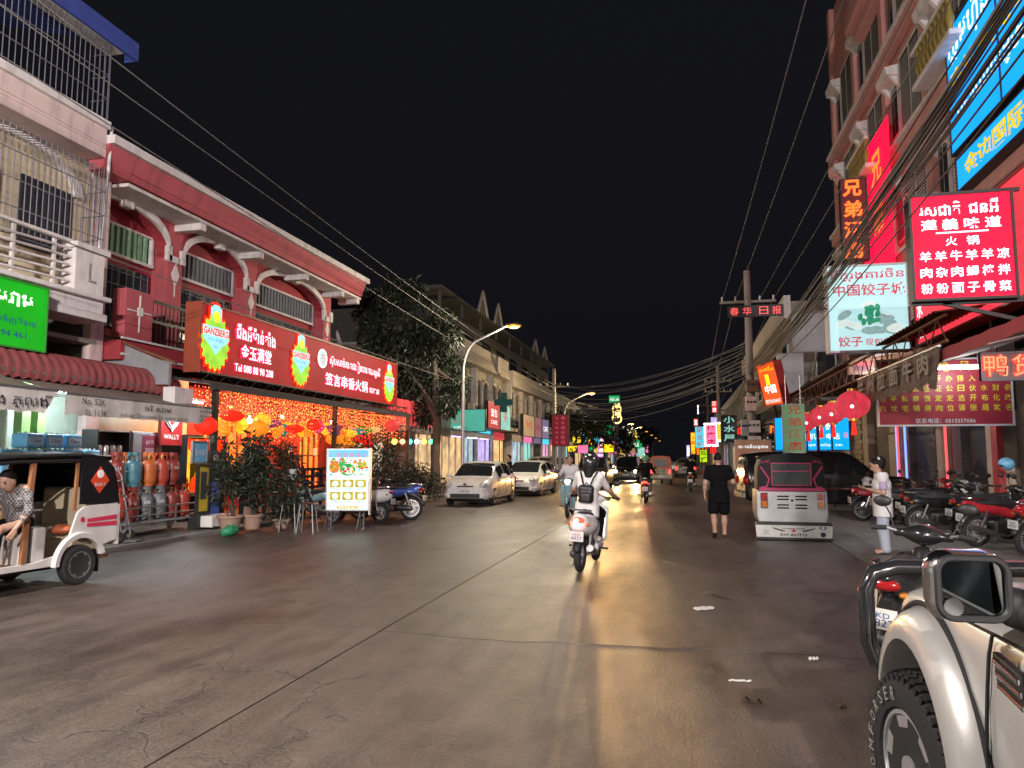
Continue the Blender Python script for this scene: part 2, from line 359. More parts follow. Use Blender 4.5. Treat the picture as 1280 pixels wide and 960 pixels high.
# ------------------------------------------------------------------ street surface
def road_mat():
    m = bpy.data.materials.new('worn_concrete_road'); m.use_nodes = True; nt = m.node_tree; N = nt.nodes; L = nt.links; b = N['Principled BSDF']
    g = N.new('ShaderNodeNewGeometry').outputs['Position']
    def noise(sc, det, ro, vec=(1,1,1), dist=0):
        mp = N.new('ShaderNodeMapping'); mp.inputs['Scale'].default_value = vec; L.new(g, mp.inputs[0])
        n = N.new('ShaderNodeTexNoise'); n.inputs['Scale'].default_value = sc; n.inputs['Detail'].default_value = det; n.inputs['Roughness'].default_value = ro; n.inputs['Distortion'].default_value = dist; L.new(mp.outputs[0], n.inputs['Vector']); return n.outputs['Fac']
    def mr(x, a, b_, c, d):
        r = N.new('ShaderNodeMapRange'); r.inputs[1].default_value = a; r.inputs[2].default_value = b_; r.inputs[3].default_value = c; r.inputs[4].default_value = d; L.new(x, r.inputs[0]); return r.outputs[0]
    def mth(op, x, y):
        q = N.new('ShaderNodeMath'); q.operation = op
        for i, v in enumerate((x, y)):
            if isinstance(v, (int, float)): q.inputs[i].default_value = v
            else: L.new(v, q.inputs[i])
        return q.outputs[0]
    big = noise(.55, 6, .62, (1, .35, 1), .6); mid = noise(3.2, 8, .7, (1, .55, 1)); fine = noise(42, 5, .75); streak = noise(5, 4, .6, (1, .05, 1)); grit = noise(260, 2, .6); rip = noise(2.2, 6, .65, (.35, 2.2, 1), 1.2)
    v = N.new('ShaderNodeTexVoronoi'); v.feature = 'DISTANCE_TO_EDGE'; v.inputs['Scale'].default_value = .42
    ad = N.new('ShaderNodeVectorMath'); ad.operation = 'ADD'; L.new(g, ad.inputs[0]); dn = N.new('ShaderNodeTexNoise'); dn.inputs['Scale'].default_value = 2.2; dn.inputs['Detail'].default_value = 7; L.new(g, dn.inputs['Vector'])
    sc = N.new('ShaderNodeVectorMath'); sc.operation = 'SCALE'; sc.inputs['Scale'].default_value = .9; L.new(dn.outputs['Color'], sc.inputs[0]); L.new(sc.outputs[0], ad.inputs[1]); L.new(ad.outputs[0], v.inputs['Vector'])
    crack = mth('MULTIPLY', mr(v.outputs['Distance'], 0, .007, .8, 0), mr(big, .52, .6, 0, 1))
    tone = mth('ADD', mth('ADD', mth('MULTIPLY', big, .6), mth('MULTIPLY', mid, .7)), mth('ADD', mth('MULTIPLY', streak, .3), mth('ADD', mth('MULTIPLY', mr(fine, .36, .64, 0, 1), .34), mth('MULTIPLY', mr(grit, .35, .65, -.5, .5), .12))))
    cr = N.new('ShaderNodeValToRGB'); cr.color_ramp.elements[0].position = 0; cr.color_ramp.elements[0].color = (.020,.0165,.0145,1); cr.color_ramp.elements[1].position = 1.0; cr.color_ramp.elements[1].color = (.15,.118,.097,1)
    L.new(mr(tone, .74, 1.24, 0, 1), cr.inputs[0])
    mx = N.new('ShaderNodeMix'); mx.data_type = 'RGBA'; L.new(crack, mx.inputs[0]); L.new(cr.outputs[0], mx.inputs[6]); mx.inputs[7].default_value = (.02,.018,.016,1); L.new(mx.outputs[2], b.inputs['Base Color'])
    stain = noise(1.1, 7, .7, (1, .6, 1), 1.5)
    mx2 = N.new('ShaderNodeMix'); mx2.data_type = 'RGBA'; L.new(mr(stain, .58, .68, 0, .6), mx2.inputs[0]); L.new(mx.outputs[2], mx2.inputs[6]); mx2.inputs[7].default_value = (.016,.014,.013,1); L.new(mx2.outputs[2], b.inputs['Base Color'])
    L.new(mth('ADD', mr(big, .35, .68, .28, .52), mr(fine, .3, .7, -.06, .1)), b.inputs['Roughness'])
    hgt = mth('ADD', mth('ADD', mth('MULTIPLY', fine, .6), mth('MULTIPLY', mid, .9)), mth('SUBTRACT', mth('ADD', mth('MULTIPLY', grit, .12), mth('MULTIPLY', rip, .45)), mth('MULTIPLY', crack, .8)))
    bp = N.new('ShaderNodeBump'); bp.inputs['Strength'].default_value = .8; bp.inputs['Distance'].default_value = .018; L.new(hgt, bp.inputs['Height']); L.new(bp.outputs[0], b.inputs['Normal'])
    MATS['road'] = m; return m
road_mat()
mat('apron', (.20,.19,.175), .6, var=.3, vs=2.5, dirt=.5, bump=.35, bs=40, world=True); mat('paving_left', (.15,.135,.12), .75, var=.35, vs=3, dirt=.5, bump=.5, bs=30, world=True)
mat('dirt', (.05,.045,.04), .9, var=.3, bump=.5, bs=25, world=True); mat('kerbstone', (.22,.21,.19), .8, dirt=.4, bump=.3)
mb = MB(); mb.quad((-600,-300,-.06), (600,-300,-.06), (600,1500,-.06), (-600,1500,-.06)); struct(mb.build('ground', 'dirt', smooth=0))
# road: cast slabs with narrow joints, the middle joint is the one the photo shows
rd = struct(thing('road', '', '')); del rd['label']; del rd['category']
xs = [-9.72, -2.83, 2.78]; ys = [-24, -14, -5, 1.6, 6.72, 13.5, 20.2, 27, 34, 41, 50, 60, 72, 86, 100, 130, 180, 260, 420]
def _jag(n, amp, seed):
    r = random.Random(seed); v = [0.0]*(n+1)
    for o in (1, 2, 4, 8):
        p = [r.uniform(-1,1) for _ in range(n+2)]
        for k in range(n+1): q = k*o/8; a = int(q); v[k] += amp/o**.8*(p[a % (n+1)]*(1-(q-a))+p[(a+1) % (n+1)]*(q-a))
    return v
NJ = 34; mid_j = {}
for i in range(2):
    for j in range(len(ys)-1):
        g = .006 if j < 8 else .012; amp = (.0, .0, .03, .06, .09, .06, .05)[j] if j < 7 else .03; amp2 = (.0, .0, .03, .06, .09, .06, .05)[j+1] if j < 6 else .03
        def edge(jj, am, off):
            w = _jag(NJ*2, am, 50+jj); sl = {4: .42}.get(jj, .0)
            return [(xs[i]+.009+(xs[i+1]-xs[i]-.018)*k/NJ, ys[jj]+w[i*NJ+k]+off) for k in range(NJ+1)]
        lo_ = edge(j, amp, g*.6); hi_ = edge(j+1, amp2, -g*.6)
        mb = MB(); mb.prism(lo_+hi_[::-1], -.058, random.uniform(-.0015, .0015), 'xy'); mb.build('road_slab', 'road', rd, smooth=0)
ap = struct(thing('apron', '', '')); del ap['label']; del ap['category']
for j, (a, b) in enumerate(((-24,-8), (-8,2), (2,8.4), (8.4,12.6), (12.6,17.5), (17.5,23), (23,30), (30,42), (42,60), (60,100), (100,200), (200,420))):
    mb = MB(); mb.box(2.81, 7.2, a+.006, b-.006, -.058, .004); mb.build('concrete_slab', 'apron', ap, smooth=0, bevel=.006, seg=1)
pv = struct(thing('pavement', '', '')); del pv['label']; del pv['category']
mb = MB(); mb.box(-14.0, -9.9, -24, 43.5, -.058, .06); mb.box(-14, -9.9, 43.5, 420, -.058, .06); mb.build('pavement_surface', 'paving_left', pv, smooth=0)
kb = MB(); kb.box(-.09, .09, 0, .985, -.05, .075); kme = kb.mesh('kerb_stone', 'kerbstone', 0)
for j in range(70):
    o = add_mesh('kerb_stone', kme, pv); o.location = (-9.80+random.uniform(-.006,.006), -12+j, random.uniform(-.008,.004))
# litter on the road
def litter(name, label, p, L_, Wd, rz, m, curl=.02):
    mb = MB(); n = 6
    for i in range(n):
        a, b = -L_/2+L_*i/n, -L_/2+L_*(i+1)/n; za, zb = curl*math.sin(i*1.3)**2+.004, curl*math.sin((i+1)*1.3)**2+.004; wa = Wd*(.6+.4*math.sin(PI*(i+.2)/n)); wb = Wd*(.6+.4*math.sin(PI*(i+1.2)/n))
        mb.add([(a,-wa/2,za),(b,-wb/2,zb),(b,wb/2,zb+.004),(a,wa/2,za+.006),(a,-wa/2,za+.003),(b,-wb/2,zb+.003),(b,wb/2,zb+.007),(a,wa/2,za+.009)], [(0,3,2,1),(4,5,6,7),(0,1,5,4),(2,3,7,6),(1,2,6,5),(3,0,4,7)])
    o = mb.build(name, m); o.location = p+Vector((0,0,.002)); o.rotation_euler = (0,0,rz); tag(o, label, 'litter', 'litter on the road')
mat('paper', (.6,.6,.58), .8); mat('dead_leaf', (.07,.045,.025), .8)
litter('paper_scrap', 'white scrap of paper lying on the road behind the walking man', G(880,762), .22, .14, .6, 'paper', .012)
litter('palm_strip', 'dark dry leaf strip on the road, the longest piece of litter', G(900,746), .42, .05, -.9, 'dead_leaf', .012)
litter('plastic_strip', 'thin pale plastic strip on the road left of the silver jeep', G(925,853), .16, .02, .1, 'paper', .008)
litter('dry_leaf', 'brown dry leaf on the road nearest the camera, left of the silver jeep', G(942,880), .16, .05, -.3, 'dead_leaf', .03)
litter('bottle_cap_wrapper', 'small pale wrapper on the road nearest the jeep bull bar', G(1017,826), .07, .05, .3, 'paper', .02)
litter('dark_leaf', 'small dark leaf lying on the road beside the jeep wheel', G(1052,884), .1, .05, .9, 'dead_leaf', .02)
# ------------------------------------------------------------------ street lamps of the left kerb
glow('lamp_lens', (1,.34,.03), 2.4, False, 0); mat('lamp_grey', (.06,.06,.06), .6)
def street_lamp(Y, label, X=-8.7, power=900, col=(1,.78,.50), h=7.0, arm=1.9, rz=0, group='street lamps along the left kerb'):
    t = thing('street_lamp', label, 'street lamp', (X, Y, 0), rz, group)
    mb = MB(); mb.cyl((0,0,0), (0,0,.35), .13, .12, 12); mb.tube([(0,0,.3), (0,0,h-1.9)], [.085,.065], 12); mb.build('pole', 'galv', t)
    mb = MB(); pts = [(0,0,h-1.92)]
    for k in range(11): a = k/10*rad(80); pts.append((.75*(1-math.cos(a)), 0, h-1.9+1.35*math.sin(a)))
    e = pts[-1]; pts.append((arm, 0, h)); mb.tube(pts, [.065]+[.055]*11+[.04], 10); mb.build('arm', 'galv', t)
    mb = MB(); mb.add(*_lamp_shell(arm, h)); hd = mb.build('lamp_head', 'lamp_grey', t, bevel=.01)
    mb = MB(); mb.sph((arm+.25, 0, h-.05), .11, 14, 9, (2.4, 1.1, .8)); mb.build('lens', 'lamp_lens', hd)
    if power:
        ld = bpy.data.lights.new('lamp_light', 'POINT'); ld.energy = power; ld.color = col; ld.shadow_soft_size = .12
        lo = bpy.data.objects.new('lamp_light', ld); COL.objects.link(lo); lo.parent = hd; lo.location = (arm+.25, 0, h-.2); lo.rotation_euler = (0, rad(-8), 0)
    return t
def _lamp_shell(a, h):
    vs = [(a-.12,-.06,h-.03),(a-.12,.06,h-.03),(a+.55,.1,h-.02),(a+.55,-.1,h-.02),(a-.1,-.05,h+.06),(a-.1,.05,h+.06),(a+.4,.07,h+.1),(a+.4,-.07,h+.1)]
    return vs, [(0,1,2,3),(4,7,6,5),(0,4,5,1),(1,5,6,2),(2,6,7,3),(3,7,4,0)]
LK = 1.0
street_lamp(2.0, 'grey street lamp beside the gas shop, standing out of the picture to the left', power=4400*LK, col=(1,.90,.84))
street_lamp(-25, 'grey street lamp on the left kerb behind the viewer', power=5500*LK, col=(1,.90,.84))
street_lamp(-14, 'taller street lamp on the right kerb behind the viewer', X=5.2, power=26000*LK, col=(1,.90,.87), h=9.0, arm=1.9, rz=PI, group='street lamps of the right kerb')  # added lamp out of view, placed to brighten the left facades
street_lamp(29.06, 'tall grey street lamp with a glowing yellow head above the two white cars', power=2200*LK, col=(1,.85,.62))
street_lamp(56, 'grey street lamp with lit head beside the hanging red banner', power=2600*LK, h=6.5, col=(1,.70,.34))
for k, Y in enumerate((103, 125, 147, 172, 200, 235)):
    street_lamp(Y, ('first','second','third','fourth','fifth','farthest')[k]+' small lit lamp in the row of far street lamps down the road', power=1500*LK if k < 2 else 0, h=6.6 if k else 6.2)
# ================================================================== LEFT SIDE
def leafcloud(n, blobs, size, mats=3, seed=1, asp=2.2, droop=.2):
    """leaf-sized folded faces spread through clumps; blobs = (centre, radii, weight)"""
    r = np.random.default_rng(seed); mb = MB(); w = np.array([b[2] for b in blobs], float); w /= w.sum()
    which = r.choice(len(blobs), n, p=w); V = []; F = []; MI = []
    for i in range(n):
        c, R_, _ = blobs[which[i]]; d = r.normal(size=3); d /= np.linalg.norm(d); q = d*(r.random()**.42)
        p = np.array(c)+q*np.array(R_)
        ax = r.normal(size=3)+d*.6; ax[2] -= droop*2; ax /= np.linalg.norm(ax); sd = np.cross(ax, r.normal(size=3)); sd /= np.linalg.norm(sd)+1e-9; nn = np.cross(ax, sd)
        s = size*(.4+1.1*r.random()); l = ax*s; wv = sd*s/asp*.5; f = nn*s*.12
        k = len(V); V += [tuple(p), tuple(p+l*.5+wv+f), tuple(p+l), tuple(p+l*.5-wv+f)]; F.append((k, k+1, k+2, k+3)); MI.append(int(r.integers(0, mats)))
    mb.v = V; mb.f = F; mb.mi = MI; return mb
LEAF = ['leaf0', 'leaf1', 'leaf2']
# ---------------- pale pink apartment block
FX = -13.0
ab = thing('apartment_building', 'pale pink apartment block with caged balconies above the gas shop', 'building', (FX, 10.5, 0))
def L_(mb, name, m, parent=ab, off=ab.location, **k):   # world coordinates into the thing's frame
    mb.v = [(v[0]-off.x, v[1]-off.y, v[2]-off.z) for v in mb.v]; return mb.build(name, m, parent, **k)
Y0, Y1 = 3.0, 14.45
mb = MB(); mb.box(-22, FX-.25, Y0, Y1, 5.1, 9.3); mb.box(-22, -16.4, Y0, Y1, 0, 5.1); L_(mb, 'wall', 'plaster_cream', smooth=0)
YB = aX(133,180,-12.5).y; mb = MB(); mb.box(FX-.3, -12.5, Y0, YB, 8.35, 9.0); mb.box(FX-.3, FX, YB, Y1, 8.35, 9.0); L_(mb, 'fascia', 'plaster_pink', smooth=0)
mb = MB(); mb.box(FX-.3, -12.4, Y0, YB, 9.0, 9.17); mb.box(FX-.3, FX, YB, Y1, 9.0, 9.17); L_(mb, 'cornice', 'trim_white', smooth=0)
for z in (8.55, 8.62): mb = MB(); mb.box(FX-.1, -12.475, Y0, YB-.03, z, z+.025); L_(mb, 'moulding', 'plaster_pink', smooth=0)
mb = MB(); mb.box(-16.4, FX-.24, 14.2, 14.43, 0, 5.1); L_(mb, 'side_wall', 'conc_dark', smooth=0)
for y in (9.55, 14.05): mb = MB(); mb.box(FX-.24, FX-.02, y, y+.38, 0, 8.35); L_(mb, 'pillar', 'plaster_pink', smooth=0)
# second floor: door, window behind, balcony
for (a, b, z0, z1, m) in ((10.6, 11.7, 5.25, 7.4, 'glass_win'), (12.2, 13.5, 6.0, 7.5, 'glass_win'), (9.0, 10.1, 5.25, 7.4, 'glass_win')):
    f = MB(); f.box(FX-.28, FX-.19, a, b, z0, z1); w = L_(f, 'window', 'frame_dark', smooth=0)
    k = 3
    for i in range(k):
        g = MB(); yy = a+(b-a)*i/k; g.box(FX-.2, FX-.18, yy+.03, yy+(b-a)/k-.03, z0+.05, z1-.05); L_(g, 'pane', m, w, smooth=0)
mb = MB(); n = 20
for i in range(n):
    a0, a1 = PI*i/n, PI*(i+1)/n; cyy, cz = 12.0, 7.45
    for (rr0, rr1) in ((1.5, 1.72),):
        mb.add([(FX-.24, cyy+math.cos(a0)*rr0, cz+.5*math.sin(a0)*rr0), (FX-.24, cyy+math.cos(a0)*rr1, cz+.5*math.sin(a0)*rr1), (FX-.24, cyy+math.cos(a1)*rr1, cz+.5*math.sin(a1)*rr1), (FX-.24, cyy+math.cos(a1)*rr0, cz+.5*math.sin(a1)*rr0),
                (FX-.1, cyy+math.cos(a0)*rr0, cz+.5*math.sin(a0)*rr0), (FX-.1, cyy+math.cos(a0)*rr1, cz+.5*math.sin(a0)*rr1), (FX-.1, cyy+math.cos(a1)*rr1, cz+.5*math.sin(a1)*rr1), (FX-.1, cyy+math.cos(a1)*rr0, cz+.5*math.sin(a1)*rr0)],
               [(4,5,6,7),(0,1,5,4),(1,2,6,5),(2,3,7,6),(3,0,4,7)])
L_(mb, 'arch_moulding', 'trim_white')
mb = MB(); mb.box(FX, -12.15, Y0, 13.55, 4.55, 4.72); mb.box(FX, -12.22, Y0, 13.5, 4.72, 5.0); mb.box(FX, -12.1, Y0, 13.6, 5.0, 5.1); L_(mb, 'balcony_slab', 'trim_white', smooth=0, bevel=.02)
mb = MB(); mb.box(-12.62, -12.2, 12.65, 13.45, 5.1, 6.0); pr = L_(mb, 'balcony_pier', 'trim_white', smooth=0, bevel=.015)
mb = MB(); mb.box(-12.7, -12.12, 12.6, 13.52, 6.0, 6.12); L_(mb, 'coping', 'trim_white', smooth=0)
mb = MB(); mb.box(-12.21, -12.17, 13.0, 13.03, 5.35, 5.75); mb.box(-12.21, -12.17, 13.03, 13.2, 5.35, 5.39); L_(mb, 'relief_mark', 'conc', pr, smooth=0)
for i in range(5):
    mb = MB(); z = 5.25+i*.17
    mb.tube([(-12.3-.0*k, Y0+k*(12.65-Y0)/14, z+.03*math.sin(k)) for k in range(15)], .028, 6); L_(mb, 'rail', 'trim_white')
for i in range(9): mb = MB(); y = 12.2-i*.95; mb.box(-12.36, -12.3, y, y+.06, 5.1, 6.1); L_(mb, 'baluster', 'trim_white', smooth=0)
mb = MB(); mb.tube([(-12.3, Y0, 6.13), (-12.3, 12.65, 6.13)], .04, 8); L_(mb, 'handrail', 'trim_white')
def cage(z0, z1, xf, ya, yb, name, top=True, m='steel', sp=.14, hs=.55):
    mb = MB(); y = ya
    while y < yb: mb.tube([(xf, y, z0), (xf, y, z1)], .011, 5, False); y += sp
    x = xf
    while x > FX: mb.tube([(x, yb, z0), (x, yb, z1)], .011, 5, False); x -= sp
    z = z0
    while z <= z1+.01: mb.tube([(xf, ya, z), (xf, yb, z)], .014, 5, False); mb.tube([(xf, yb, z), (FX-.02, yb, z)], .014, 5, False); z += hs
    if top:
        y = ya
        while y < yb: mb.tube([(xf, y, z1), (FX-.02, y, z1+.12)], .01, 5, False); y += sp
    o = L_(mb, name, m, kind='stuff'); return o
mat('cage_steel', (.22,.22,.26), .5, .5)
cage(aX(126,330,-12.4).z, aX(134,213,-12.4).z, -12.4, Y0, aX(134,215,-12.4).y, 'balcony_cage', m='cage_steel')
cage(9.2, aX(137,60,-12.55).z+.5, -12.55, Y0, aX(137,100,-12.55).y, 'roof_cage', False, 'cage_steel')
mb = MB(); mb.box(-22, FX-3.2, Y0, 13.9, 9.3, 11.9); L_(mb, 'penthouse_wall', 'conc_dark', smooth=0)
for y in (5.0, 8.2, 11.4): mb = MB(); mb.box(FX-3.22, FX-3.16, y, y+1.3, 9.9, 11.4); w = L_(mb, 'window', 'frame_dark', smooth=0); mb = MB(); mb.box(FX-3.17, FX-3.15, y+.06, y+1.24, 9.96, 11.34); L_(mb, 'pane', 'glass_win', w, smooth=0)
# blue sheet roof with folded eave
rf = MB(); e = aX(171,62,-12.2); zr = e.z
for i in range(60):
    y = Y0-2+i*.235
    if y+.235 > e.y+.02: break
    rf.add([(-12.2,y,zr),(-12.2,y+.12,zr+.03),(-12.2,y+.235,zr),(-20,y,zr+2.2),(-20,y+.12,zr+2.23),(-20,y+.235,zr+2.2)], [(0,1,4,3),(1,2,5,4)])
ro = L_(rf, 'roof', 'blue_roof', smooth=0)
mb = MB(); mb.box(-12.2, -12.14, Y0-2, e.y, zr-.3, zr+.12); mb.box(-12.2, -12.5, e.y-.03, e.y, zr-.3, zr+.1); L_(mb, 'eave_board', 'blue_roof', smooth=0)
mb = MB(); mb.box(-12.95, -12.2, Y0-2, e.y-.03, zr-.08, zr-.03); L_(mb, 'soffit', 'trim_white', smooth=0)
mb = MB(); mb.tube([aX(140,160,-12.5), aX(134,230,-12.5), aX(121,335,-12.4), aX(108,402,-12.3)], .035, 8); L_(mb, 'drain_pipe', 'frame_white')
# ---------------- green fascia sign
glow('green_sign', '12c41c', .55, vs=1.2); glow('letter_white', (1,.97,.95), 1.6, False, 0); glow('letter_blue', '2a50a8', .35, False, 0)
bl = aX(56,441,-11.9); tl = aX(57,360,-11.9); hh = tl.z-bl.z
sign('shop_sign', 'bright green lit fascia sign with white script below the pink balcony', 'sign', (-11.9, bl.y-3.2, bl.z), (0,1,0), 3.2, hh, 'green_sign', 'green_frame' if mat('green_frame', (.03,.3,.03), .4) else 0, depth=.3, lines=(('សាមវាម', 2.2, hh*.72, 1.3, .26, 'letter_white', .02), ('លក់បញ្ជាទិញ វិទ្យុ', 2.2, hh*.4, 1.5, .14, 'letter_blue'), ('012 94 461', 2.3, hh*.2, .9, .12, 'letter_blue')))
# ---------------- maroon barrel sheet roof over the shop
mr = thing('barrel_roof', 'maroon corrugated sheet roof with a rolled edge above the canvas awnings', 'roof', (-12.2, 11, 3.0))
ya, yb = 4.0, aX(221,480,-11.9).y; zt = aX(0,440,-11.9).z
zb = aX(221,488,-11.9).z; prof = []
for k in range(9): a = rad(90-k*14); prof.append((-12.15+.42*math.cos(a), zb+.0+.42*math.sin(a)))
mb = MB(); n = int((yb-ya)/.055)
for i in range(n+1):
    y = ya+(yb-ya)*i/n; dz = .022*math.cos(i*PI*.5)
    mb.v += [(-13.3, y, zb+.62+dz)]+[(x+dz, y, z+dz) for x, z in prof]
k = 10
for i in range(n):
    for j in range(k-1): a = i*k+j; mb.f.append((a, a+1, a+1+k, a+k)); mb.mi.append(0)
L_(mb, 'sheet', 'maroon_roof', mr, mr.location, smooth=80)
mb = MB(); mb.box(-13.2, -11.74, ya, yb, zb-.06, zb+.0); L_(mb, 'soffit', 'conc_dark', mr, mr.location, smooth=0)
# ---------------- canvas awnings
def awning(label, xf, ya, yb, zv, hv, xb, zb_, slant, canvas='canvas_brown', val='canvas', lines=(), skew=0):
    t = thing('awning', label, 'awning', (xf, ya, zv), 0, 'canvas awnings of the gas shop')
    n = 26; mb = MB()
    for i in range(n+1):
        y = ya+(yb-ya)*i/n
        for j in range(7):
            f = j/6; sag = -.05*math.sin(PI*f)+.012*math.sin(i*1.1+j); mb.v.append((xf+(xb-xf)*f, y, zv+hv+(zb_-zv-hv)*f+sag))
    for i in range(n):
        for j in range(6): a = i*7+j; mb.f.append((a, a+7, a+8, a+1)); mb.mi.append(0)
    L_(mb, 'canvas', canvas, t, t.location, smooth=80)
    mb = MB()
    for i in range(n*3+1):
        y = ya+(yb-ya)*i/(n*3); w = .02*math.sin(i*.5)
        sc = .035*abs(math.sin(i*PI/6)); sk = skew*(1-0)
        for j in range(4): f = j/3; mb.v.append((xf+w*f, y-sk*f*(i/(n*3)), zv+hv-(hv-sc*(j == 3))*f))
    for i in range(n*3):
        for j in range(3): a = i*4+j; mb.f.append((a, a+1, a+5, a+4)); mb.mi.append(0)
    L_(mb, 'valance', val, t, t.location, smooth=80)
    mb = MB(); mb.tube([(xf, ya, zv+hv), (xf, yb, zv+hv)], .025, 8); L_(mb, 'front_bar', 'steel', t, t.location)
    for y in (ya+.15, yb-.15): mb = MB(); mb.tube([(xf, y, zv+hv-.02), (xb, y, zv+hv-.05)], .02, 6); L_(mb, 'arm', 'steel', t, t.location)
    for (tx, cyy, cz, w, h) in lines: letter(t, tx, Vector((.03, cyy, cz)), w, h, 'ink', (0,1,0), (0,0,1), off=.006)
    return t
p = aX(268,532,-10.6); q = aX(82,494,-10.6); zv = p.z; hv = .40
awning('long canvas awning lettered No. 52K over the gas bottles', -10.6, q.y, p.y, zv, hv, -12.7, zv+1.0, 0, lines=(('No. 52K', .62, .29, .55, .12), ('SL 113K', .7, .08, .55, .12), ('ថៃ សាម', 2.35, .27, .8, .13), ('លក់ គ្រឿងឧបករណ៍ ទឹក ហ្គាស គ្រប់មុខ', 2.3, .09, 2.0, .1), ('012 83 435', 3.95, .3, .45, .07), ('092 83 435', 3.95, .19, .45, .07), ('077 83 21', 3.95, .08, .42, .07)))
awning('canvas awning at the left edge with large dark script, above the water packs', -10.45, 4.6, aX(72,500,-10.45).y, aX(60,518,-10.45).z, .42, -12.7, zv+1.05, 0, lines=(('បង់ទឹក និង ភ្លើង', aX(72,500,-10.45).y-4.6-1.25, .2, 2.2, .27),), skew=.28)
# ---------------- shop interior and goods
sh = thing('gas_shop', 'open ground floor shop with mint back wall behind the gas bottles', 'shop', (-13.0, 9, 0))
mat('mint', (.42,.52,.45), .7, dirt=.2); mat('mint_green', (.20,.38,.12), .6, dirt=.2)
mb = MB(); mb.box(-13.45, -13.28, 9.95, 17.9, 0, 3.85); L_(mb, 'back_wall', 'mint', sh, sh.location, smooth=0)
mb = MB(); mb.box(-16.2, -16.0, 3, 9.9, 0, 4.2); mb.box(-16, -13.3, 9.9, 9.95, 0, 4.2); L_(mb, 'inner_wall', 'mint', sh, sh.location, smooth=0)
mb = MB(); mb.box(-16.2, -13.0, 3, 14.2, 4.2, 4.3); L_(mb, 'ceiling', 'conc', sh, sh.location, smooth=0)
mb = MB(); mb.box(-16.2, -13.0, 3, 14.2, .06, .1); L_(mb, 'floor', 'conc', sh, sh.location, smooth=0)
for px_ in (20, 40): y = aX(px_,560,-12.9).y; mb = MB(); mb.box(-13.0, -12.8, y, y+.2, .1, 3.2); L_(mb, 'green_post', 'mint_green', sh, sh.location, smooth=0)
glow('tube_white', (.92,.98,1), 14, False, 0)
def point(parent, loc, e, col, r=.05, nm='lamp_light'):
    ld = bpy.data.lights.new(nm, 'POINT'); ld.energy = e; ld.color = col; ld.shadow_soft_size = r; o = bpy.data.objects.new(nm, ld); COL.objects.link(o); o.parent = parent; o.location = loc; return o
for (x, y, l, lab) in ((-12.5, 8.6, 1.2, 'fluorescent tube under the left awning over the water packs'), (-12.3, 12.6, 1.2, 'fluorescent tube under the long awning over the gas bottles'), (-11.6, 15.6, 1.2, 'fluorescent tube over the grey cabinet under the long awning')):
    t = thing('tube_lamp', lab, 'lamp', (x, y, 2.98)); mb = MB(); mb.box(-.04, .04, -l/2-.05, l/2+.05, .03, .09); mb.build('batten', 'frame_white', t, smooth=0); mb = MB(); mb.cyl((0,-l/2,0), (0,l/2,0), .018, n=8); mb.build('tube', 'tube_white', t); point(t, (0,0,-.12), 130, (.86,.97,1), .1)
# water packs
mat('pack_blue', (.16,.44,.68), .35, var=.15, vs=8); mat('pack_light', (.42,.62,.78), .3, var=.2, vs=8); mat('bottle_blue', (.20,.5,.72), .2)
def pack():
    t = thing('water_pack', 'x', 'water pack', (0,0,0))
    mb = MB(); mb.box(-.19, .19, -.2, .2, .0, .27); mb.build('wrap', 'pack_blue', t, smooth=60, bevel=.035, seg=3)
    mb = MB(); mb.box(.188, .194, -.16, .16, .07, .2); mb.build('label_print', 'pack_light', t, smooth=0)
    letter(t, 'Clear', (.196,0,.135), .24, .08, 'ink_blue', (0,1,0), (0,0,1), off=.003)
    for i in range(2):
        for j in range(3): mb = MB(); mb.cyl((-.09+i*.18, -.13+j*.13, .265), (-.09+i*.18, -.13+j*.13, .30), .018, n=8); mb.build('cap', 'ink_white', t)
    return t
pk = pack(); first = True
rows = (('lowest', 1.22), ('second', 1.52), ('third', 1.82))
cols = [(px_, aX(px_, 560, -12.1).y) for px_ in (6, 32, 58, 84, 108)]
ordn = ('leftmost', 'second', 'third', 'fourth', 'fifth')
for ci, (px_, y) in enumerate(cols):
    for ri, (rn, z) in enumerate(rows):
        if ri == 2 and ci in (0, 4): continue
        lab = 'blue wrapped water pack in the %s column from the left, %s layer' % (ordn[ci], rn)
        loc = (-12.1+random.uniform(-.03,.03), y+random.uniform(-.02,.02), z)
        if first: o = pk; o.location = loc; o['label'] = lab; o['group'] = 'stacked water packs'; first = False
        else: o = dup(pk, loc, random.uniform(-.05,.05), lab, 'stacked water packs')
tb = thing('stock_table', 'wooden stock table carrying the blue water packs in the shop', 'table', (-12.1, 12.2, .06))
mb = MB(); mb.box(-.4, .4, -1.4, 1.5, 1.10, 1.155); mb.build('table_top', 'wood', tb, smooth=0)
for x in (-.35, .35):
    for y in (-1.3, 1.4): mb = MB(); mb.box(x-.03, x+.03, y-.03, y+.03, 0, 1.10); mb.build('leg', 'wood', tb, smooth=0)
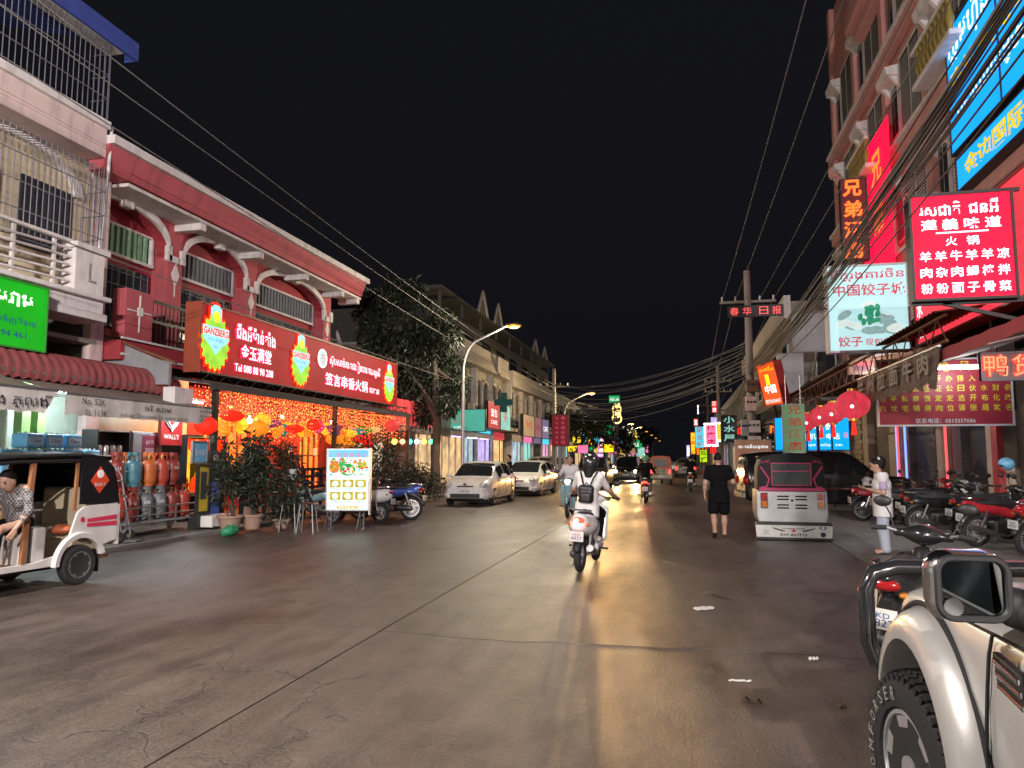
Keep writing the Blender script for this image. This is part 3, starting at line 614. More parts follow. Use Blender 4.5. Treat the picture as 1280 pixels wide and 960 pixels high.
# shelf with goods
s0 = aX(115,580,-12.2); s1 = aX(157,580,-12.2); sw = s1.y-s0.y
sf = thing('goods_shelf', 'dark metal shelf of tins and snack bags beside the grey cabinet', 'shelf', (-12.3, s0.y, .06)); ztop = aX(130,537,-12.2).z-.06
for y in (0, sw-.04): mb = MB(); mb.box(-.2, .2, y, y+.04, 0, ztop); mb.build('side', 'frame_dark', sf, smooth=0)
mb = MB(); mb.box(-.21, -.2, .04, sw-.04, 0, ztop); mb.build('back', 'frame_dark', sf, smooth=0)
mat('tin', (.6,.6,.58), .3, .6); mat('snack_red', (.4,.06,.04), .35); mat('snack_yellow', (.6,.42,.05), .35); mat('snack_pale', (.55,.45,.35), .35)
for z in (.92, 1.27, 1.60, ztop-.04):
    mb = MB(); mb.box(-.2, .2, .04, sw-.04, z, z+.03); mb.build('shelf_board', 'white_paint', sf, smooth=0)
goods = 0
for zi, z in enumerate((.95, 1.30, 1.63)):
    for j in range(4):
        y = s0.y+.12+j*(sw-.2)/4+.04; goods += 1
        nm, lab, cat = ('tin', 'pale tin standing on the top shelf, %s from the left', 'tin') if zi == 2 else ('snack_bag', ('reddish' if zi else 'yellow')+' snack bag on the '+('middle' if zi else 'low')+' shelf, %s from the left', 'snack bag')
        mb = MB()
        if zi == 2: mb.lathe([(.06,0),(.065,.01),(.065,.17),(.05,.2),(.05,.21)], n=12); mm = 'tin'
        else: mb.prism([(-.09,0),(.09,0),(.085,.1),(.095,.22),(-.095,.22),(-.085,.1)], -.03, .03, 'yz'); mm = ('snack_red','snack_pale','snack_red','snack_yellow')[j] if zi else 'snack_yellow'
        o = mb.build(nm, mm, bevel=.008); o.location = (-12.2, y, z+.06); tag(o, lab % ('first','second','third','fourth')[j], cat, 'goods on the shelf')
# grey cabinet with poster
c0 = aX(159,580,-12.2); c1 = aX(197,580,-12.2); cw = c1.y-c0.y; ch = aX(178,540,-12.2).z-.06
cb = thing('cabinet', 'grey metal cabinet with a maroon poster beside the goods shelf', 'cabinet', (-12.3, c0.y, .06))
mb = MB(); mb.box(-.25, .2, 0, cw, 0, ch); mb.build('body', 'grey_panel', cb, smooth=0, bevel=.01)
for y in (.02, cw/2+.01): mb = MB(); mb.box(.2, .215, y, y+cw/2-.03, .1, ch-.04); mb.build('door', 'grey_panel', cb, smooth=0, bevel=.004)
mat('poster', (.22,.03,.06), .5)
mb = MB(); mb.box(.216, .221, cw*.3, cw*.78, ch-.75, ch-.08); po = mb.build('poster', 'poster', cb, smooth=0)
for k in range(3): letter(po, ('ឆ្នោត', '2000', 'ថ្មីៗ')[k], (.222, cw*.54, ch-.25-k*.17), cw*(.24+.06*k), .1, 'ink_white', (0,1,0), (0,0,1), off=.003)
# red ice cream sign
mat('ice_red', (.35,.02,.02), .4)
p = aX(200,556,-12.0); t = sign('ice_cream_sign', 'dark red ice cream sign with a heart above the lit stall', 'sign', (-12.0, p.y, p.z), (0,1,0), .75, .82, 'ice_red', 'frame_red', .08, lines=(("WALL'S", .375, .2, .55, .12, 'ink_white'),))
mb = MB(); hp = []
for k in range(40):
    a = 2*PI*k/40; hp.append((.012*16*math.sin(a)**3, .012*(13*math.cos(a)-5*math.cos(2*a)-2*math.cos(3*a)-math.cos(4*a))))
for s_ in (1, .55): mb.tube([(.02, .375+x*s_*1.1, .53+z*s_*1.0) for x, z in hp+[hp[0]]], .018, 5)
mb.build('heart_outline', 'ink_white', t)
# ---------------- gas bottles on a wheeled rack
def gas(h=.62, r=.155):
    t = thing('gas_bottle', 'x', 'gas bottle', (0,0,0))
    mb = MB(); mb.lathe([(.11,.0),(.12,.02),(.115,.05)], n=18); mb.build('foot_ring', 'gas_paint', t)
    mb = MB(); mb.lathe([(.05,.03),(r*.8,.05),(r*.97,.1),(r,.15),(r,.29),(r+.004,.295),(r+.004,.305),(r,.31),(r,.42),(r*.94,.47),(r*.72,.52),(r*.35,.545),(.03,.55)], n=22); mb.build('shell', 'gas_paint', t, smooth=35)
    mb = MB()
    for a in range(0, 300, 15):
        a0, a1 = rad(a-60), rad(a-45)
        hz = .13 if (40 < a < 110 or 190 < a < 260) else .075
        z0 = .55
        for q0, q1 in ((z0+(.0 if hz > .1 else .07), z0+.14),):
            mb.add([(.115*math.cos(a0),.115*math.sin(a0),q0),(.115*math.cos(a1),.115*math.sin(a1),q0),(.115*math.cos(a1),.115*math.sin(a1),q1),(.115*math.cos(a0),.115*math.sin(a0),q1),(.107*math.cos(a0),.107*math.sin(a0),q0),(.107*math.cos(a1),.107*math.sin(a1),q0),(.107*math.cos(a1),.107*math.sin(a1),q1),(.107*math.cos(a0),.107*math.sin(a0),q1)], [(0,1,2,3),(4,7,6,5),(3,2,6,7),(0,4,5,1),(0,3,7,4),(1,5,6,2)])
    for a in (10, 90, 170, 250): x, y = .11*math.cos(rad(a-60)), .11*math.sin(rad(a-60)); mb.box(x-.012, x+.012, y-.012, y+.012, .48, .6)
    mb.build('collar', 'gas_paint', t)
    mb = MB(); mb.cyl((0,0,.54), (0,0,.6), .02, n=8); mb.cyl((0,0,.6), (0,0,.64), .03, .028, 8); mb.build('valve', 'brass' if mat('brass', (.4,.28,.1), .35, .9) else 0, t)
    letter(t, 'GAS', (r+.006, 0, .37), .12, .06, 'ink_white', (0,1,0), (0,0,1), off=.003)
    return t
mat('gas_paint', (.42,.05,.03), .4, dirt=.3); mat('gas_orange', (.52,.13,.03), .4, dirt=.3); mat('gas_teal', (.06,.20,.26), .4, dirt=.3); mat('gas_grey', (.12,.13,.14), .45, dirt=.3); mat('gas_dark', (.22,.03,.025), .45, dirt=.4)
GX = -10.75; gb = gas(); fst = True
deck = .3
specs = []  # (pixel x, layer, colour, label, depth offset)
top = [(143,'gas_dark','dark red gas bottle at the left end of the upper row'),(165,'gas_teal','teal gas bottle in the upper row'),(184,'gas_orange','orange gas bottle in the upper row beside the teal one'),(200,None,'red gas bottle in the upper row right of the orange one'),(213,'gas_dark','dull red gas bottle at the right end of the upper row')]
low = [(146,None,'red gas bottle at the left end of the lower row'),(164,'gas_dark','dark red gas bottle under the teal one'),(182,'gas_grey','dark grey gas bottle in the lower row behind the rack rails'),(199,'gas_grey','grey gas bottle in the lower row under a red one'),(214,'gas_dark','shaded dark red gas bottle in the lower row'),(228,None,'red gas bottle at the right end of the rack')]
for lay, lst in ((0, low), (1, top)):
    for i, (px_, c, lab) in enumerate(lst):
        y = aX(px_, 620, GX).y; loc = (GX+(.1 if lay else 0)*0, y, .06+deck+lay*.69)
        sw_ = {'gas_paint': c} if c else None
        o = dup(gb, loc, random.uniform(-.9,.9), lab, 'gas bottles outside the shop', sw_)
for i, (px_, lab) in enumerate(((150, 'red gas bottle standing behind the upper row at the left'), (190, 'orange gas bottle behind the upper row in the middle'))):
    y = aX(px_, 620, GX-.4).y; dup(gb, (GX-.38, y, .06+deck+.69), .5, lab, 'gas bottles outside the shop', {'gas_paint': 'gas_orange'}); dup(gb, (GX-.38, y, .06+deck), .9, lab.replace('upper', 'lower'), 'gas bottles outside the shop')
def rm(root):
    for c in list(root.children): rm(c)
    bpy.data.objects.remove(root)
rm(gb)
ya, yb = aX(160,650,GX).y, aX(240,650,GX).y
rk = thing('bottle_rack', 'low steel trolley with rails carrying the gas bottles', 'trolley', (GX, ya, .06)); wl = yb-ya
mb = MB()
for x in (-.55, .25):
    for z in (.27, .42, .58): mb.tube([(x, -.35, z), (x, wl, z)], .018, 6)
mb.build('rail', 'steel', rk)
for x in (-.55, .25):
    for y in (-.35, .3, wl*.55, wl): mb = MB(); mb.tube([(x, y, .2), (x, y, .6)], .018, 6); mb.build('post', 'steel', rk)
mb = MB(); mb.box(-.57, .27, -.37, wl+.02, .27, .295); mb.build('deck', 'galv', rk, smooth=0)
for x in (-.5, .2):
    for y in (-.25, wl-.1):
        mb = MB(); mb.cyl((x-.02, y, .085), (x+.02, y, .085), .085, n=14); w = mb.build('castor', 'snack_pale', rk); mb = MB(); mb.box(x-.03, x+.03, y-.025, y+.025, .09, .27); mb.build('fork', 'steel', w, smooth=0)
y = aX(147,660,-10.3).y
ht = thing('hand_truck', 'upright two wheeled hand truck at the left end of the gas bottles', 'hand truck', (-10.25, y, .06), .3)
for yy in (-.18, .18): mb = MB(); mb.tube([(.12, yy, .14), (-.1, yy, 1.25), (-.22, yy, 1.4)], .016, 6); mb.build('upright', 'steel', ht)
for k in range(4): mb = MB(); z = .3+k*.28; mb.tube([(.12-.2*(z-.14)/1.1, -.18, z), (.12-.2*(z-.14)/1.1, .18, z)], .013, 6); mb.build('rung', 'steel', ht)
mb = MB(); mb.box(.1, .38, -.2, .2, .03, .045); mb.build('toe_plate', 'steel', ht, smooth=0)
for yy in (-.22, .22): mb = MB(); mb.torus((.08, yy, .11), .08, .03, 'y', 18, 8); mb.build('wheel', 'rubber', ht)
mb = MB(); mb.tube([(-.22,-.18,1.4),(-.3,-.2,1.38)], .018, 6); mb.tube([(-.22,.18,1.4),(-.3,.2,1.38)], .018, 6); mb.build('grip', 'black_plastic', ht)
# ---------------- lit altar stall
glow('altar_glow', '#ffb52e'[1:], 1.6, True, .3, 6); glow('altar_red', 'ff3a10', 1.1, False, .2); mat('gold', (.6,.36,.06), .35, .6)
p0 = aX(218,600,-12.2); p1 = aX(269,600,-12.2); aw = p1.y-p0.y; az = aX(240,549,-12.2).z-.06
al = thing('lit_shrine', 'glowing golden shrine stall with red frill beside the gas bottles', 'shrine', (-12.2, p0.y, .06))
mb = MB(); mb.box(-.8, -.75, 0, aw, .5, az); mb.build('back_panel', 'altar_glow', al, smooth=0)
for y in (0, aw-.05): mb = MB(); mb.box(-.75, .3, y, y+.05, 0, az+.05); mb.build('side_frame', 'frame_dark', al, smooth=0)
mb = MB(); mb.box(-.8, .3, 0, aw, az+.05, az+.1); mb.build('top', 'frame_dark', al, smooth=0)
mb = MB(); mb.box(-.7, .35, .05, aw-.05, .62, .7); mb.build('counter', 'wood', al, smooth=0)
mb = MB(); mb.box(.2, .24, .05, aw-.05, .0, .6); mb.build('apron_panel', 'dark_in', al, smooth=0)
mb = MB()
for i in range(24):
    y = .05+(aw-.1)*i/24; d = .22+.1*abs(math.sin(i*PI/6)); mb.add([(.25,y,az),(.25,y+(aw-.1)/24,az),(.25+.02*math.sin(i),y+(aw-.1)/24,az-d),(.25+.02*math.sin(i),y,az-d)], [(0,1,2,3)])
mb.build('frill', 'altar_red', al)
mb = MB(); mb.cyl((.1,.15,az-.02), (.1,aw-.15,az-.02), .025, n=8); mb.build('tube', glow('tube_warm', (1,.85,.4), 9, True, 0), al)
for i in range(9):
    y = .2+(aw-.4)*i/8; x = random.uniform(-.5,.1); s = random.uniform(.5,1.1)
    mb = MB(); mb.lathe([(.09*s,0),(.1*s,.03*s),(.05*s,.08*s),(.08*s,.2*s),(.1*s,.28*s),(.05*s,.36*s),(.06*s,.42*s),(.045*s,.48*s),(.0,.52*s)], (x,y,.7), n=12); mb.build('figurine', 'gold' if i % 3 else 'altar_red', al)
# shop cut-out figure, yellow number board, white crate
y = aX(262,650,-10.5).y
cf = thing('standee', 'life size cardboard cut-out of a person in dark top and blue trousers', 'standee', (-10.4, y, .06))
mat('print_blue', (.05,.1,.4), .5); mat('print_black', (.02,.02,.03), .5); mat('print_skin', (.45,.28,.2), .5)
mb = MB(); mb.prism([(-.17,.25),(.2,.25),(.17,.62),(.22,.95),(.16,1.02),(-.12,1.02),(-.1,.62)], -.006, .006, 'yz'); mb.build('legs_print', 'print_blue', cf, smooth=0)
mb = MB(); mb.prism([(-.2,1.02),(.2,1.02),(.28,1.2),(.22,1.42),(.07,1.48),(-.07,1.48),(-.2,1.42),(-.24,1.2)], -.006, .006, 'yz'); mb.build('top_print', 'print_black', cf, smooth=0)
mb = MB(); mb.prism([(.09*math.cos(a*PI/8), 1.59+.12*math.sin(a*PI/8)) for a in range(16)], -.005, .005, 'yz'); mb.build('head_print', 'print_skin', cf, smooth=0)
mb = MB(); mb.prism([(.1*math.cos(a*PI/8), 1.63+.1*math.sin(a*PI/8)) for a in range(9)], -.007, .007, 'yz'); mb.build('hair_print', 'print_black', cf, smooth=0)
mb = MB(); mb.box(-.12, .1, -.28, .28, 0, .25); mb.build('stand', 'black_plastic', cf, smooth=0, bevel=.01)
mat('yellow_board', (.55,.42,.03), .5); y2 = aX(250,650,-10.4).y
yb_ = sign('number_board', 'yellow board with a black figure 1 beside the cut-out figure', 'sign', (-10.35, y2-.22, .42), (0,1,.0), .42, 1.05, 'yellow_board', 'frame_dark', .05, lines=(('1', .21, .6, .2, .6, 'ink', .04),))
mb = MB(); mb.box(-.2, .05, 0, .42, -.42, -.001); mb.build('base', 'black_plastic', yb_, smooth=0)
bs_ = sign('blue_board', 'small blue advertising board above the yellow number board', 'sign', (-10.6, y2-.1, 1.5), (0,1,0), .55, .5, 'pack_blue', 'frame_grey', .04, lines=(('Smile', .27, .25, .35, .14, 'ink_white'),))
mb = MB(); mb.cyl((-.02,.27,-1.44), (-.02,.27,0), .02, n=8); mb.build('post', 'steel', bs_)
cr = thing('white_crate', 'low white plastic crate at the kerb under the yellow number board', 'crate', (-10.2, y2+.3, .06))
mb = MB(); mb.box(-.18, .18, -.42, .42, .05, .3); mb.build('body', 'white_paint', cr, smooth=0, bevel=.02)
for yy in (-.32, .32): mb = MB(); mb.cyl((.14, yy, .04), (.18, yy, .04), .04, n=10); mb.build('castor', 'rubber', cr)
# ---------------- red shophouse with arches
RX = -13.5
rb = thing('red_shophouse', 'two storey red shophouse with white arch mouldings above the restaurant', 'building', (RX, 20, 0))
def B(name, m, x0, x1, y0, y1, z0, z1, parent=rb, bevel=0):
    mb = MB(); mb.box(x0, x1, y0, y1, z0, z1); return L_(mb, name, m, parent, rb.location, smooth=0, bevel=bevel)
B('wall', 'wall_red', -22, RX-.5, 14.5, 27.2, 3.5, 8.6); B('end_wall', 'wall_red', -22, RX, 26.75, 27.25, 0, 3.5)
B('rear_wall', 'wall_red', -22, -21.7, 14.5, 27.2, 0, 3.5)
piers = (13.95, 17.4, 21.1, 26.4); bays = [(14.5, 17.1), (17.7, 20.8), (21.4, 26.1)]
for y in piers[1:]:
    pr = B('pier', 'wall_red_light', RX-.5, RX, y-.3, y+.3, 4.2, 8.1)
    z = 6.62; mb = MB(); mb.prism([(y-.16,z),(y,z-.32),(y+.16,z),(y,z+.32)], RX+.002, RX+.03, 'yz'); L_(mb, 'diamond', 'trim_white', pr, rb.location, smooth=0)
    mb = MB(); mb.box(RX+.002, RX+.02, y-.015, y+.015, z-.6, z-.32); mb.box(RX+.002, RX+.02, y-.015, y+.015, z+.32, z+.5); L_(mb, 'line_trim', 'trim_white', pr, rb.location, smooth=0)
for bi, (a, b) in enumerate(bays):
    aa = a if bi else 13.7; c = (aa+b)/2; hw = (b-aa)/2; zs, rise = 7.05, .92
    arc = [(c-hw*math.cos(PI*k/16), zs+rise*math.sin(PI*k/16)**.8) for k in range(17)]
    pts = [(y, z) for y, z in arc if y >= a-.001] if bi == 0 else arc
    if bi == 0: pts = [(a, np.interp(a, [q[0] for q in arc], [q[1] for q in arc]))]+pts
    mb = MB(); mb.prism([(pts[0][0], 8.1)]+pts+[(pts[-1][0], 8.1)], RX-.35, RX-.004, 'yz'); L_(mb, 'spandrel', 'wall_red', rb, rb.location, smooth=0)
    mb = MB()
    for k in range(len(pts)-1):
        (y0, z0), (y1, z1) = pts[k], pts[k+1]; mb.add([(x, y, z+dz) for x in (RX-.02, RX+.09) for (y, z) in ((y0,z0),(y1,z1)) for dz in (0,.2)], [(0,2,3,1),(4,5,7,6),(0,4,6,2),(1,3,7,5),(0,1,5,4),(2,6,7,3)])
    mb.box(RX-.02, RX+.09, b-.05, b+.32, zs-.12, zs+.06); mb.box(RX-.02, RX+.09, b-.12, b+.06, zs-.1, zs+.3)
    mb.box(RX-.02, RX+.09, b+.45, b+.62, zs-.1, zs+.3)
    L_(mb, 'arch_moulding', 'trim_white', rb, rb.location, smooth=0)
    B('keystone', 'trim_white', RX-.02, RX+.18, c-.16, c+.16, zs+rise-.12, zs+rise+.42, bevel=.02)
    # vent band with upright slats
    vm = 'vent_green' if bi == 0 else 'vent_grey'; mat('vent_green', (.25,.45,.28), .6); mat('vent_grey', (.14,.15,.17), .6)
    B('vent_frame', 'trim_white', RX-.5, RX-.36, a+.1, b-.1, 6.72, 6.8); B('vent_frame', 'trim_white', RX-.5, RX-.36, a+.1, b-.1, 7.5, 7.56); B('vent_frame', 'trim_white', RX-.5, RX-.37, b-.18, b-.1, 6.8, 7.5)
    n = int((b-a-.3)/.2)
    for k in range(n): y = a+.15+k*.2; B('vent_slat', vm, RX-.49, RX-.38, y, y+.1, 6.8, 7.5)
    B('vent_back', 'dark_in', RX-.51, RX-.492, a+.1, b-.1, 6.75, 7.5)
    # windows and doors below
    wd = B('window', 'frame_dark', RX-.5, RX-.4, a+.15, b-.2, 4.9, 6.5); k = 4
    for q in range(k):
        y0 = a+.22+q*(b-a-.5)/k; B('pane', 'glass_win', RX-.402, RX-.39, y0+.03, y0+(b-a-.5)/k-.03, 5.0, 6.42, wd)
    mb = MB()
    for q in range(9): y0 = a+.25+q*(b-a-.55)/8; mb.tube([(RX-.36, y0, 4.95), (RX-.36, y0, 6.45)], .012, 5)
    for z in (5.2, 5.6, 6.0, 6.35): mb.tube([(RX-.36, a+.2, z), (RX-.36, b-.25, z)], .012, 5)
    L_(mb, 'window_grille', 'cage_steel', wd, rb.location, kind='stuff')
B('floor_band', 'wall_red', RX-.5, -12.6, 14.5, 27.2, 3.9, 4.35)
for z in (4.0, 4.38): B('band_trim', 'trim_white', -12.61, -12.56, 14.5, 27.2, z, z+.05)
# balcony of the first bay
bp = B('balcony_parapet', 'wall_red_light', -12.95, -12.6, 14.6, 15.5, 4.43, 5.6)
mb = MB(); mb.box(-12.6, -12.57, 14.65, 15.45, 5.08, 5.11); mb.box(-12.6, -12.57, 15.03, 15.06, 4.6, 5.5); mb.box(-12.6, -12.55, 14.97, 15.12, 5.0, 5.2); L_(mb, 'cross_trim', 'trim_white', bp, rb.location, smooth=0)
for k in range(2): B('balcony_rail', 'black_paint', -12.7, -12.66, 15.5, 26.4, 5.45-k*.5, 5.52-k*.5)
mb = MB()
for k in range(70): y = 15.6+k*.155; mb.box(-12.69, -12.67, y, y+.02, 4.43, 5.46)
L_(mb, 'balusters', 'black_paint', rb, rb.location, smooth=0, kind='stuff')
for k, y in enumerate((17.2, 19.5, 21.6)): B('parapet_coping', 'trim_white', -12.75, -12.55, y, y+.9, 5.62, 5.7)
# eave: sloping fascia, soffit with brackets, cornice
er = aX(460,350,-12.4); ze = er.z; ye = er.y
mb = MB(); mb.prism([(RX, 8.1), (-12.6, 8.15), (-12.42, ze-.18), (RX, ze-.18)], 14.5, ye-.15, 'xz'); mb.prism([(-12.95, 8.1), (-12.6, 8.15), (-12.42, ze-.18), (-12.95, ze-.18)], YB+.02, 14.49, 'xz'); L_(mb, 'eave_fascia', 'wall_red_light', rb, rb.location, smooth=0)
B('cornice', 'trim_white', RX, -12.3, 14.5, ye, ze-.18, ze+.02, bevel=.02); B('cornice', 'trim_white', -12.95, -12.3, YB+.02, 14.495, ze-.18, ze+.02)
B('roof_slab', 'conc_dark', -22, RX, 14.5, ye-.2, 8.6, ze-.02)
B('soffit', 'trim_white', RX-.02, -12.62, 14.5, ye-.15, 8.02, 8.1)
for y in (17.4, 20.3, 23.2, 26.0, 27.4): B('eave_bracket', 'trim_white', RX, -12.65, y-.12, y+.12, 7.82, 8.02, bevel=.02)
mb = MB()
for k in range(3): mb.box(-12.58+k*.05, -12.545+k*.05, 14.5, ye-.16, 8.3+k*.2, 8.33+k*.2)
L_(mb, 'groove_line', 'frame_red', rb, rb.location, smooth=0)
sd = thing('satellite_dish', 'small pale satellite dish on the red shophouse above the restaurant sign', 'dish', (-12.1, aX(424,423,-12.1).y, aX(424,423,-12.1).z))
mb = MB(); mb.lathe([(.0,-.08),(.12,-.07),(.25,-.03),(.32,.02),(.325,.02),(.25,-.05),(.12,-.09),(0,-.1)], n=20, M=Matrix.Rotation(rad(70), 4, 'Y')@Matrix.Rotation(rad(-25), 4, 'X')); mb.build('reflector', 'louvre', sd); mb = MB(); mb.tube([(-.05,0,0),(-.3,0,-.1),(-.5,0,-.35)], .02, 6); mb.build('arm', 'steel', sd)
# side sheet between pink block and restaurant canopy
cn = thing('sheet_wall', 'grey sheet wall closing the end of the restaurant canopy', 'wall', (-12.0, 14.65, 0))
mb = MB(); mb.prism([(-13.4,3.3),(-11.35,3.3),(-11.35,3.75),(-13.4,4.55)], -.02, .02, 'xz'); mb.v = [(v[0]+12.0, v[1], v[2]) for v in mb.v]; mb.build('sheet', 'grey_panel', cn, smooth=0)
mb = MB(); mb.bar((-13.5+12,-.03,4.62), (-11.2+12,-.03,3.78), .08, .05); mb.build('edge_trim', 'brown_paint', cn, smooth=0)
mb = MB()
for i in range(28):
    x0 = -13.5+i*.0; y = 14.7+i*.1
cl = thing('white_box', 'plain white cabinet panel between the awning and the restaurant sign', 'box', (-10.95, aX(218,500,-10.95).y, aX(218,510,-10.95).z))
mb = MB(); mb.box(-.3, 0, 0, .65, 0, .48); mb.build('body', 'trim_white', cl, smooth=0, bevel=.01); mb = MB(); mb.tube([(-.15,.0,.48),(-.15,0,1.0)], .02, 6); mb.build('bracket', 'steel', cl)
# ================================================================== restaurant under the red shophouse
SX = -11.0
glow('sign_red', 'b81420', .62, True, .2, 1.2); glow('letter_pinkwhite', (1,.84,.88), 1.7, False, 0); glow('halo_pink', 'ff1450', 1.8, False, 0); glow('halo_red', 'ff2008', 2.2, False, 0)
glow('lime', '9fe03a', 1.0, False, .25, 5); glow('pale_cyan', '9fe6e8', 1.1, False, .15); glow('sun_yellow', 'ffd02a', 1.4, False, 0); glow('wheat_blue', '5aa0e8', .9, False, 0)
mat('sign_brown', (.30,.06,.03), .5)
p0 = aX(247,466,SX); p1 = aX(495,508,SX); z0, z1 = 3.63, 5.32; sl = p1.y-p0.y; sh_ = z1-z0
bs = thing('restaurant_sign', 'long red restaurant sign with three glowing green beer emblems', 'sign', (SX, p0.y, z0))
mb = MB(); mb.box(-.4, -.012, 0, sl, 0, sh_); mb.build('case', 'sign_brown', bs, smooth=0, bevel=.01)
for k, (a, b) in enumerate(((.04, sl*.365), (sl*.368, sl-.04))): mb = MB(); mb.box(-.011, 0, a, b, .05, sh_-.05); mb.build('panel', 'sign_red', bs, smooth=0)  # panel's own red glow stands in for light cast by the letters
for (a, b, c, d) in ((0, sl, -.01, .05), (0, sl, sh_-.05, sh_+.01), (-.01, .04, .05, sh_-.05), (sl-.04, sl+.01, .05, sh_-.05)): mb = MB(); mb.box(-.02, .03, a, b, c, d); mb.build('frame_bar', 'sign_brown', bs, smooth=0)
YU, ZU = Vector((0,1,0)), Vector((0,0,1))
def glowtext(parent, tx, c, w, h, bold=.012, halo='halo_pink', core='letter_pinkwhite', U=YU, V=ZU, grow=.05):
    letter(parent, tx, c, w*(1+grow*.4), h*(1+grow), halo, U, V, off=.012, bold=bold+.045, name='letter_halo'); letter(parent, tx, c, w, h, core, U, V, off=.05, bold=bold)
def emblem(cyy, cz, s=1.0):
    e = thing('beer_emblem', 'x', 'x'); del e['label']; del e['category']; e.parent = bs; e.location = (0, cyy, cz); e.scale = (1, s*.95, s)
    def shape(g, teeth=1):
        pts = []
        for k in range(72):
            a = 2*PI*k/72; r = .52*g
            if teeth: r += .035*(1 if (k//2) % 2 else -1)
            y = r*math.cos(a); z = r*1.18*math.sin(a)-.08
            pts.append((y, z))
        return pts
    mb = MB(); mb.prism(shape(1.13), .012, .02, 'yz'); mb.prism([(-.28,.4),(.28,.4),(.26,.78),(.1,.86),(-.1,.86),(-.26,.78)], .012, .02, 'yz'); mb.build('halo', 'halo_red', e, smooth=0)
    mb = MB(); mb.prism(shape(1.0), .03, .05, 'yz'); mb.build('leaf_disc', 'lime', e, smooth=0)
    mb = MB(); mb.prism([(-.21,.4),(.21,.4),(.2,.72),(.08,.79),(-.08,.79),(-.2,.72)], .03, .05, 'yz'); mb.build('crown', 'pale_cyan', e, smooth=0)
    mb = MB(); mb.prism([(-.52,.28),(.52,.28),(.5,-.02),(.2,-.2),(0,-.38),(-.2,-.2),(-.5,-.02)], .052, .056, 'yz'); mb.build('shield', 'pale_cyan', e, smooth=0)
    mb = MB(); mb.prism([(.13*math.cos(a*PI/8), .52+.13*math.sin(a*PI/8)) for a in range(16)], .052, .058, 'yz'); mb.build('sun', 'sun_yellow', e, smooth=0)
    letter(e, 'GANZBERG', (.056,0,.16), .98, .17, 'halo_red', YU, ZU, off=.004, bold=.03); letter(e, 'PREMIUM BEER', (.056,0,-.03), .62, .08, 'wheat_blue', YU, ZU, off=.004); letter(e, '1876', (.056,0,-.18), .2, .08, 'wheat_blue', YU, ZU, off=.004)
def sY(px_): return aX(px_, 440, SX).y-p0.y
emblem(sY(267), .86, 1.05); emblem(sY(375), .84, 1.0); emblem(sY(486), .82, .95)
ya, yb = sY(293), sY(342)
glowtext(bs, 'ជីងអីម៉ាន់តាំង', (0,(ya+yb)/2,1.22), yb-ya, .40); glowtext(bs, '金玉满堂', (0,(ya+yb)/2+.02,.72), (yb-ya)*.78, .38); glowtext(bs, 'Tel 088 88 98 288', (0,(ya+yb)/2-.05,.28), (yb-ya)*.98, .2)
ya, yb = sY(411), sY(474)
glowtext(bs, 'ស៊ុបសាច់គោជៀនហោយសួស៊ី', (0,(ya+yb)/2,1.12), yb-ya, .42); ya2, yb2 = sY(405), sY(468)
glowtext(bs, '签言串香火锅', (0,(ya2+yb2)/2-.3,.5), (yb2-ya2)*.82, .40); glowtext(bs, '烧烤店', (0,yb2-.05,.42), .9, .2)
mb = MB(); mb.cyl((.03,sY(402),1.1), (.05,sY(402),1.1), .3, n=24); mb.build('round_badge', 'letter_pinkwhite', bs); mb = MB(); mb.cyl((.05,sY(402),1.1), (.056,sY(402),1.1), .24, n=24); mb.build('badge_face', 'pale_cyan', bs)
letter(bs, '签', (.056,sY(402),1.1), .3, .3, 'halo_red', YU, ZU, off=.004)
# canopy roof and truss
ca = thing('restaurant_canopy', 'dark flat canopy with a steel truss edge under the red restaurant sign', 'canopy', (SX, 15, 3.3))
def Cn(mb, name, m, **k): return L_(mb, name, m, ca, ca.location, **k)
mat('canopy_dark', (.035,.028,.03), .7)
ye_ = aX(510,512,-10.6).y
mb = MB(); mb.prism([(-13.45,3.75),(-10.5,3.30),(-10.5,3.36),(-13.45,3.81)], 14.9, ye_, 'xz'); Cn(mb, 'roof_sheet', 'canopy_dark', smooth=0)
mb = MB(); mb.box(-10.52, -10.46, 14.9, ye_, 3.2, 3.34); Cn(mb, 'valance_board', 'canopy_dark', smooth=0)
for z in (3.4, 3.6): mb = MB(); mb.tube([(-10.75,14.9,z), (-10.75,ye_+.3,z)], .025, 6); Cn(mb, 'truss_chord', 'black_paint')
n = 40
for i in range(n): mb = MB(); y = 14.9+(ye_-14.6)*i/n; mb.tube([(-10.75,y,3.4+.2*(i%2)), (-10.75,y+(ye_-14.6)/n,3.6-.2*(i%2))], .014, 5); Cn(mb, 'truss_web', 'black_paint')
for y in (15.2, 21.3, ye_-.1): mb = MB(); mb.box(-10.62, -10.5, y-.06, y+.06, .06, 3.32); Cn(mb, 'post', 'black_paint', smooth=0)
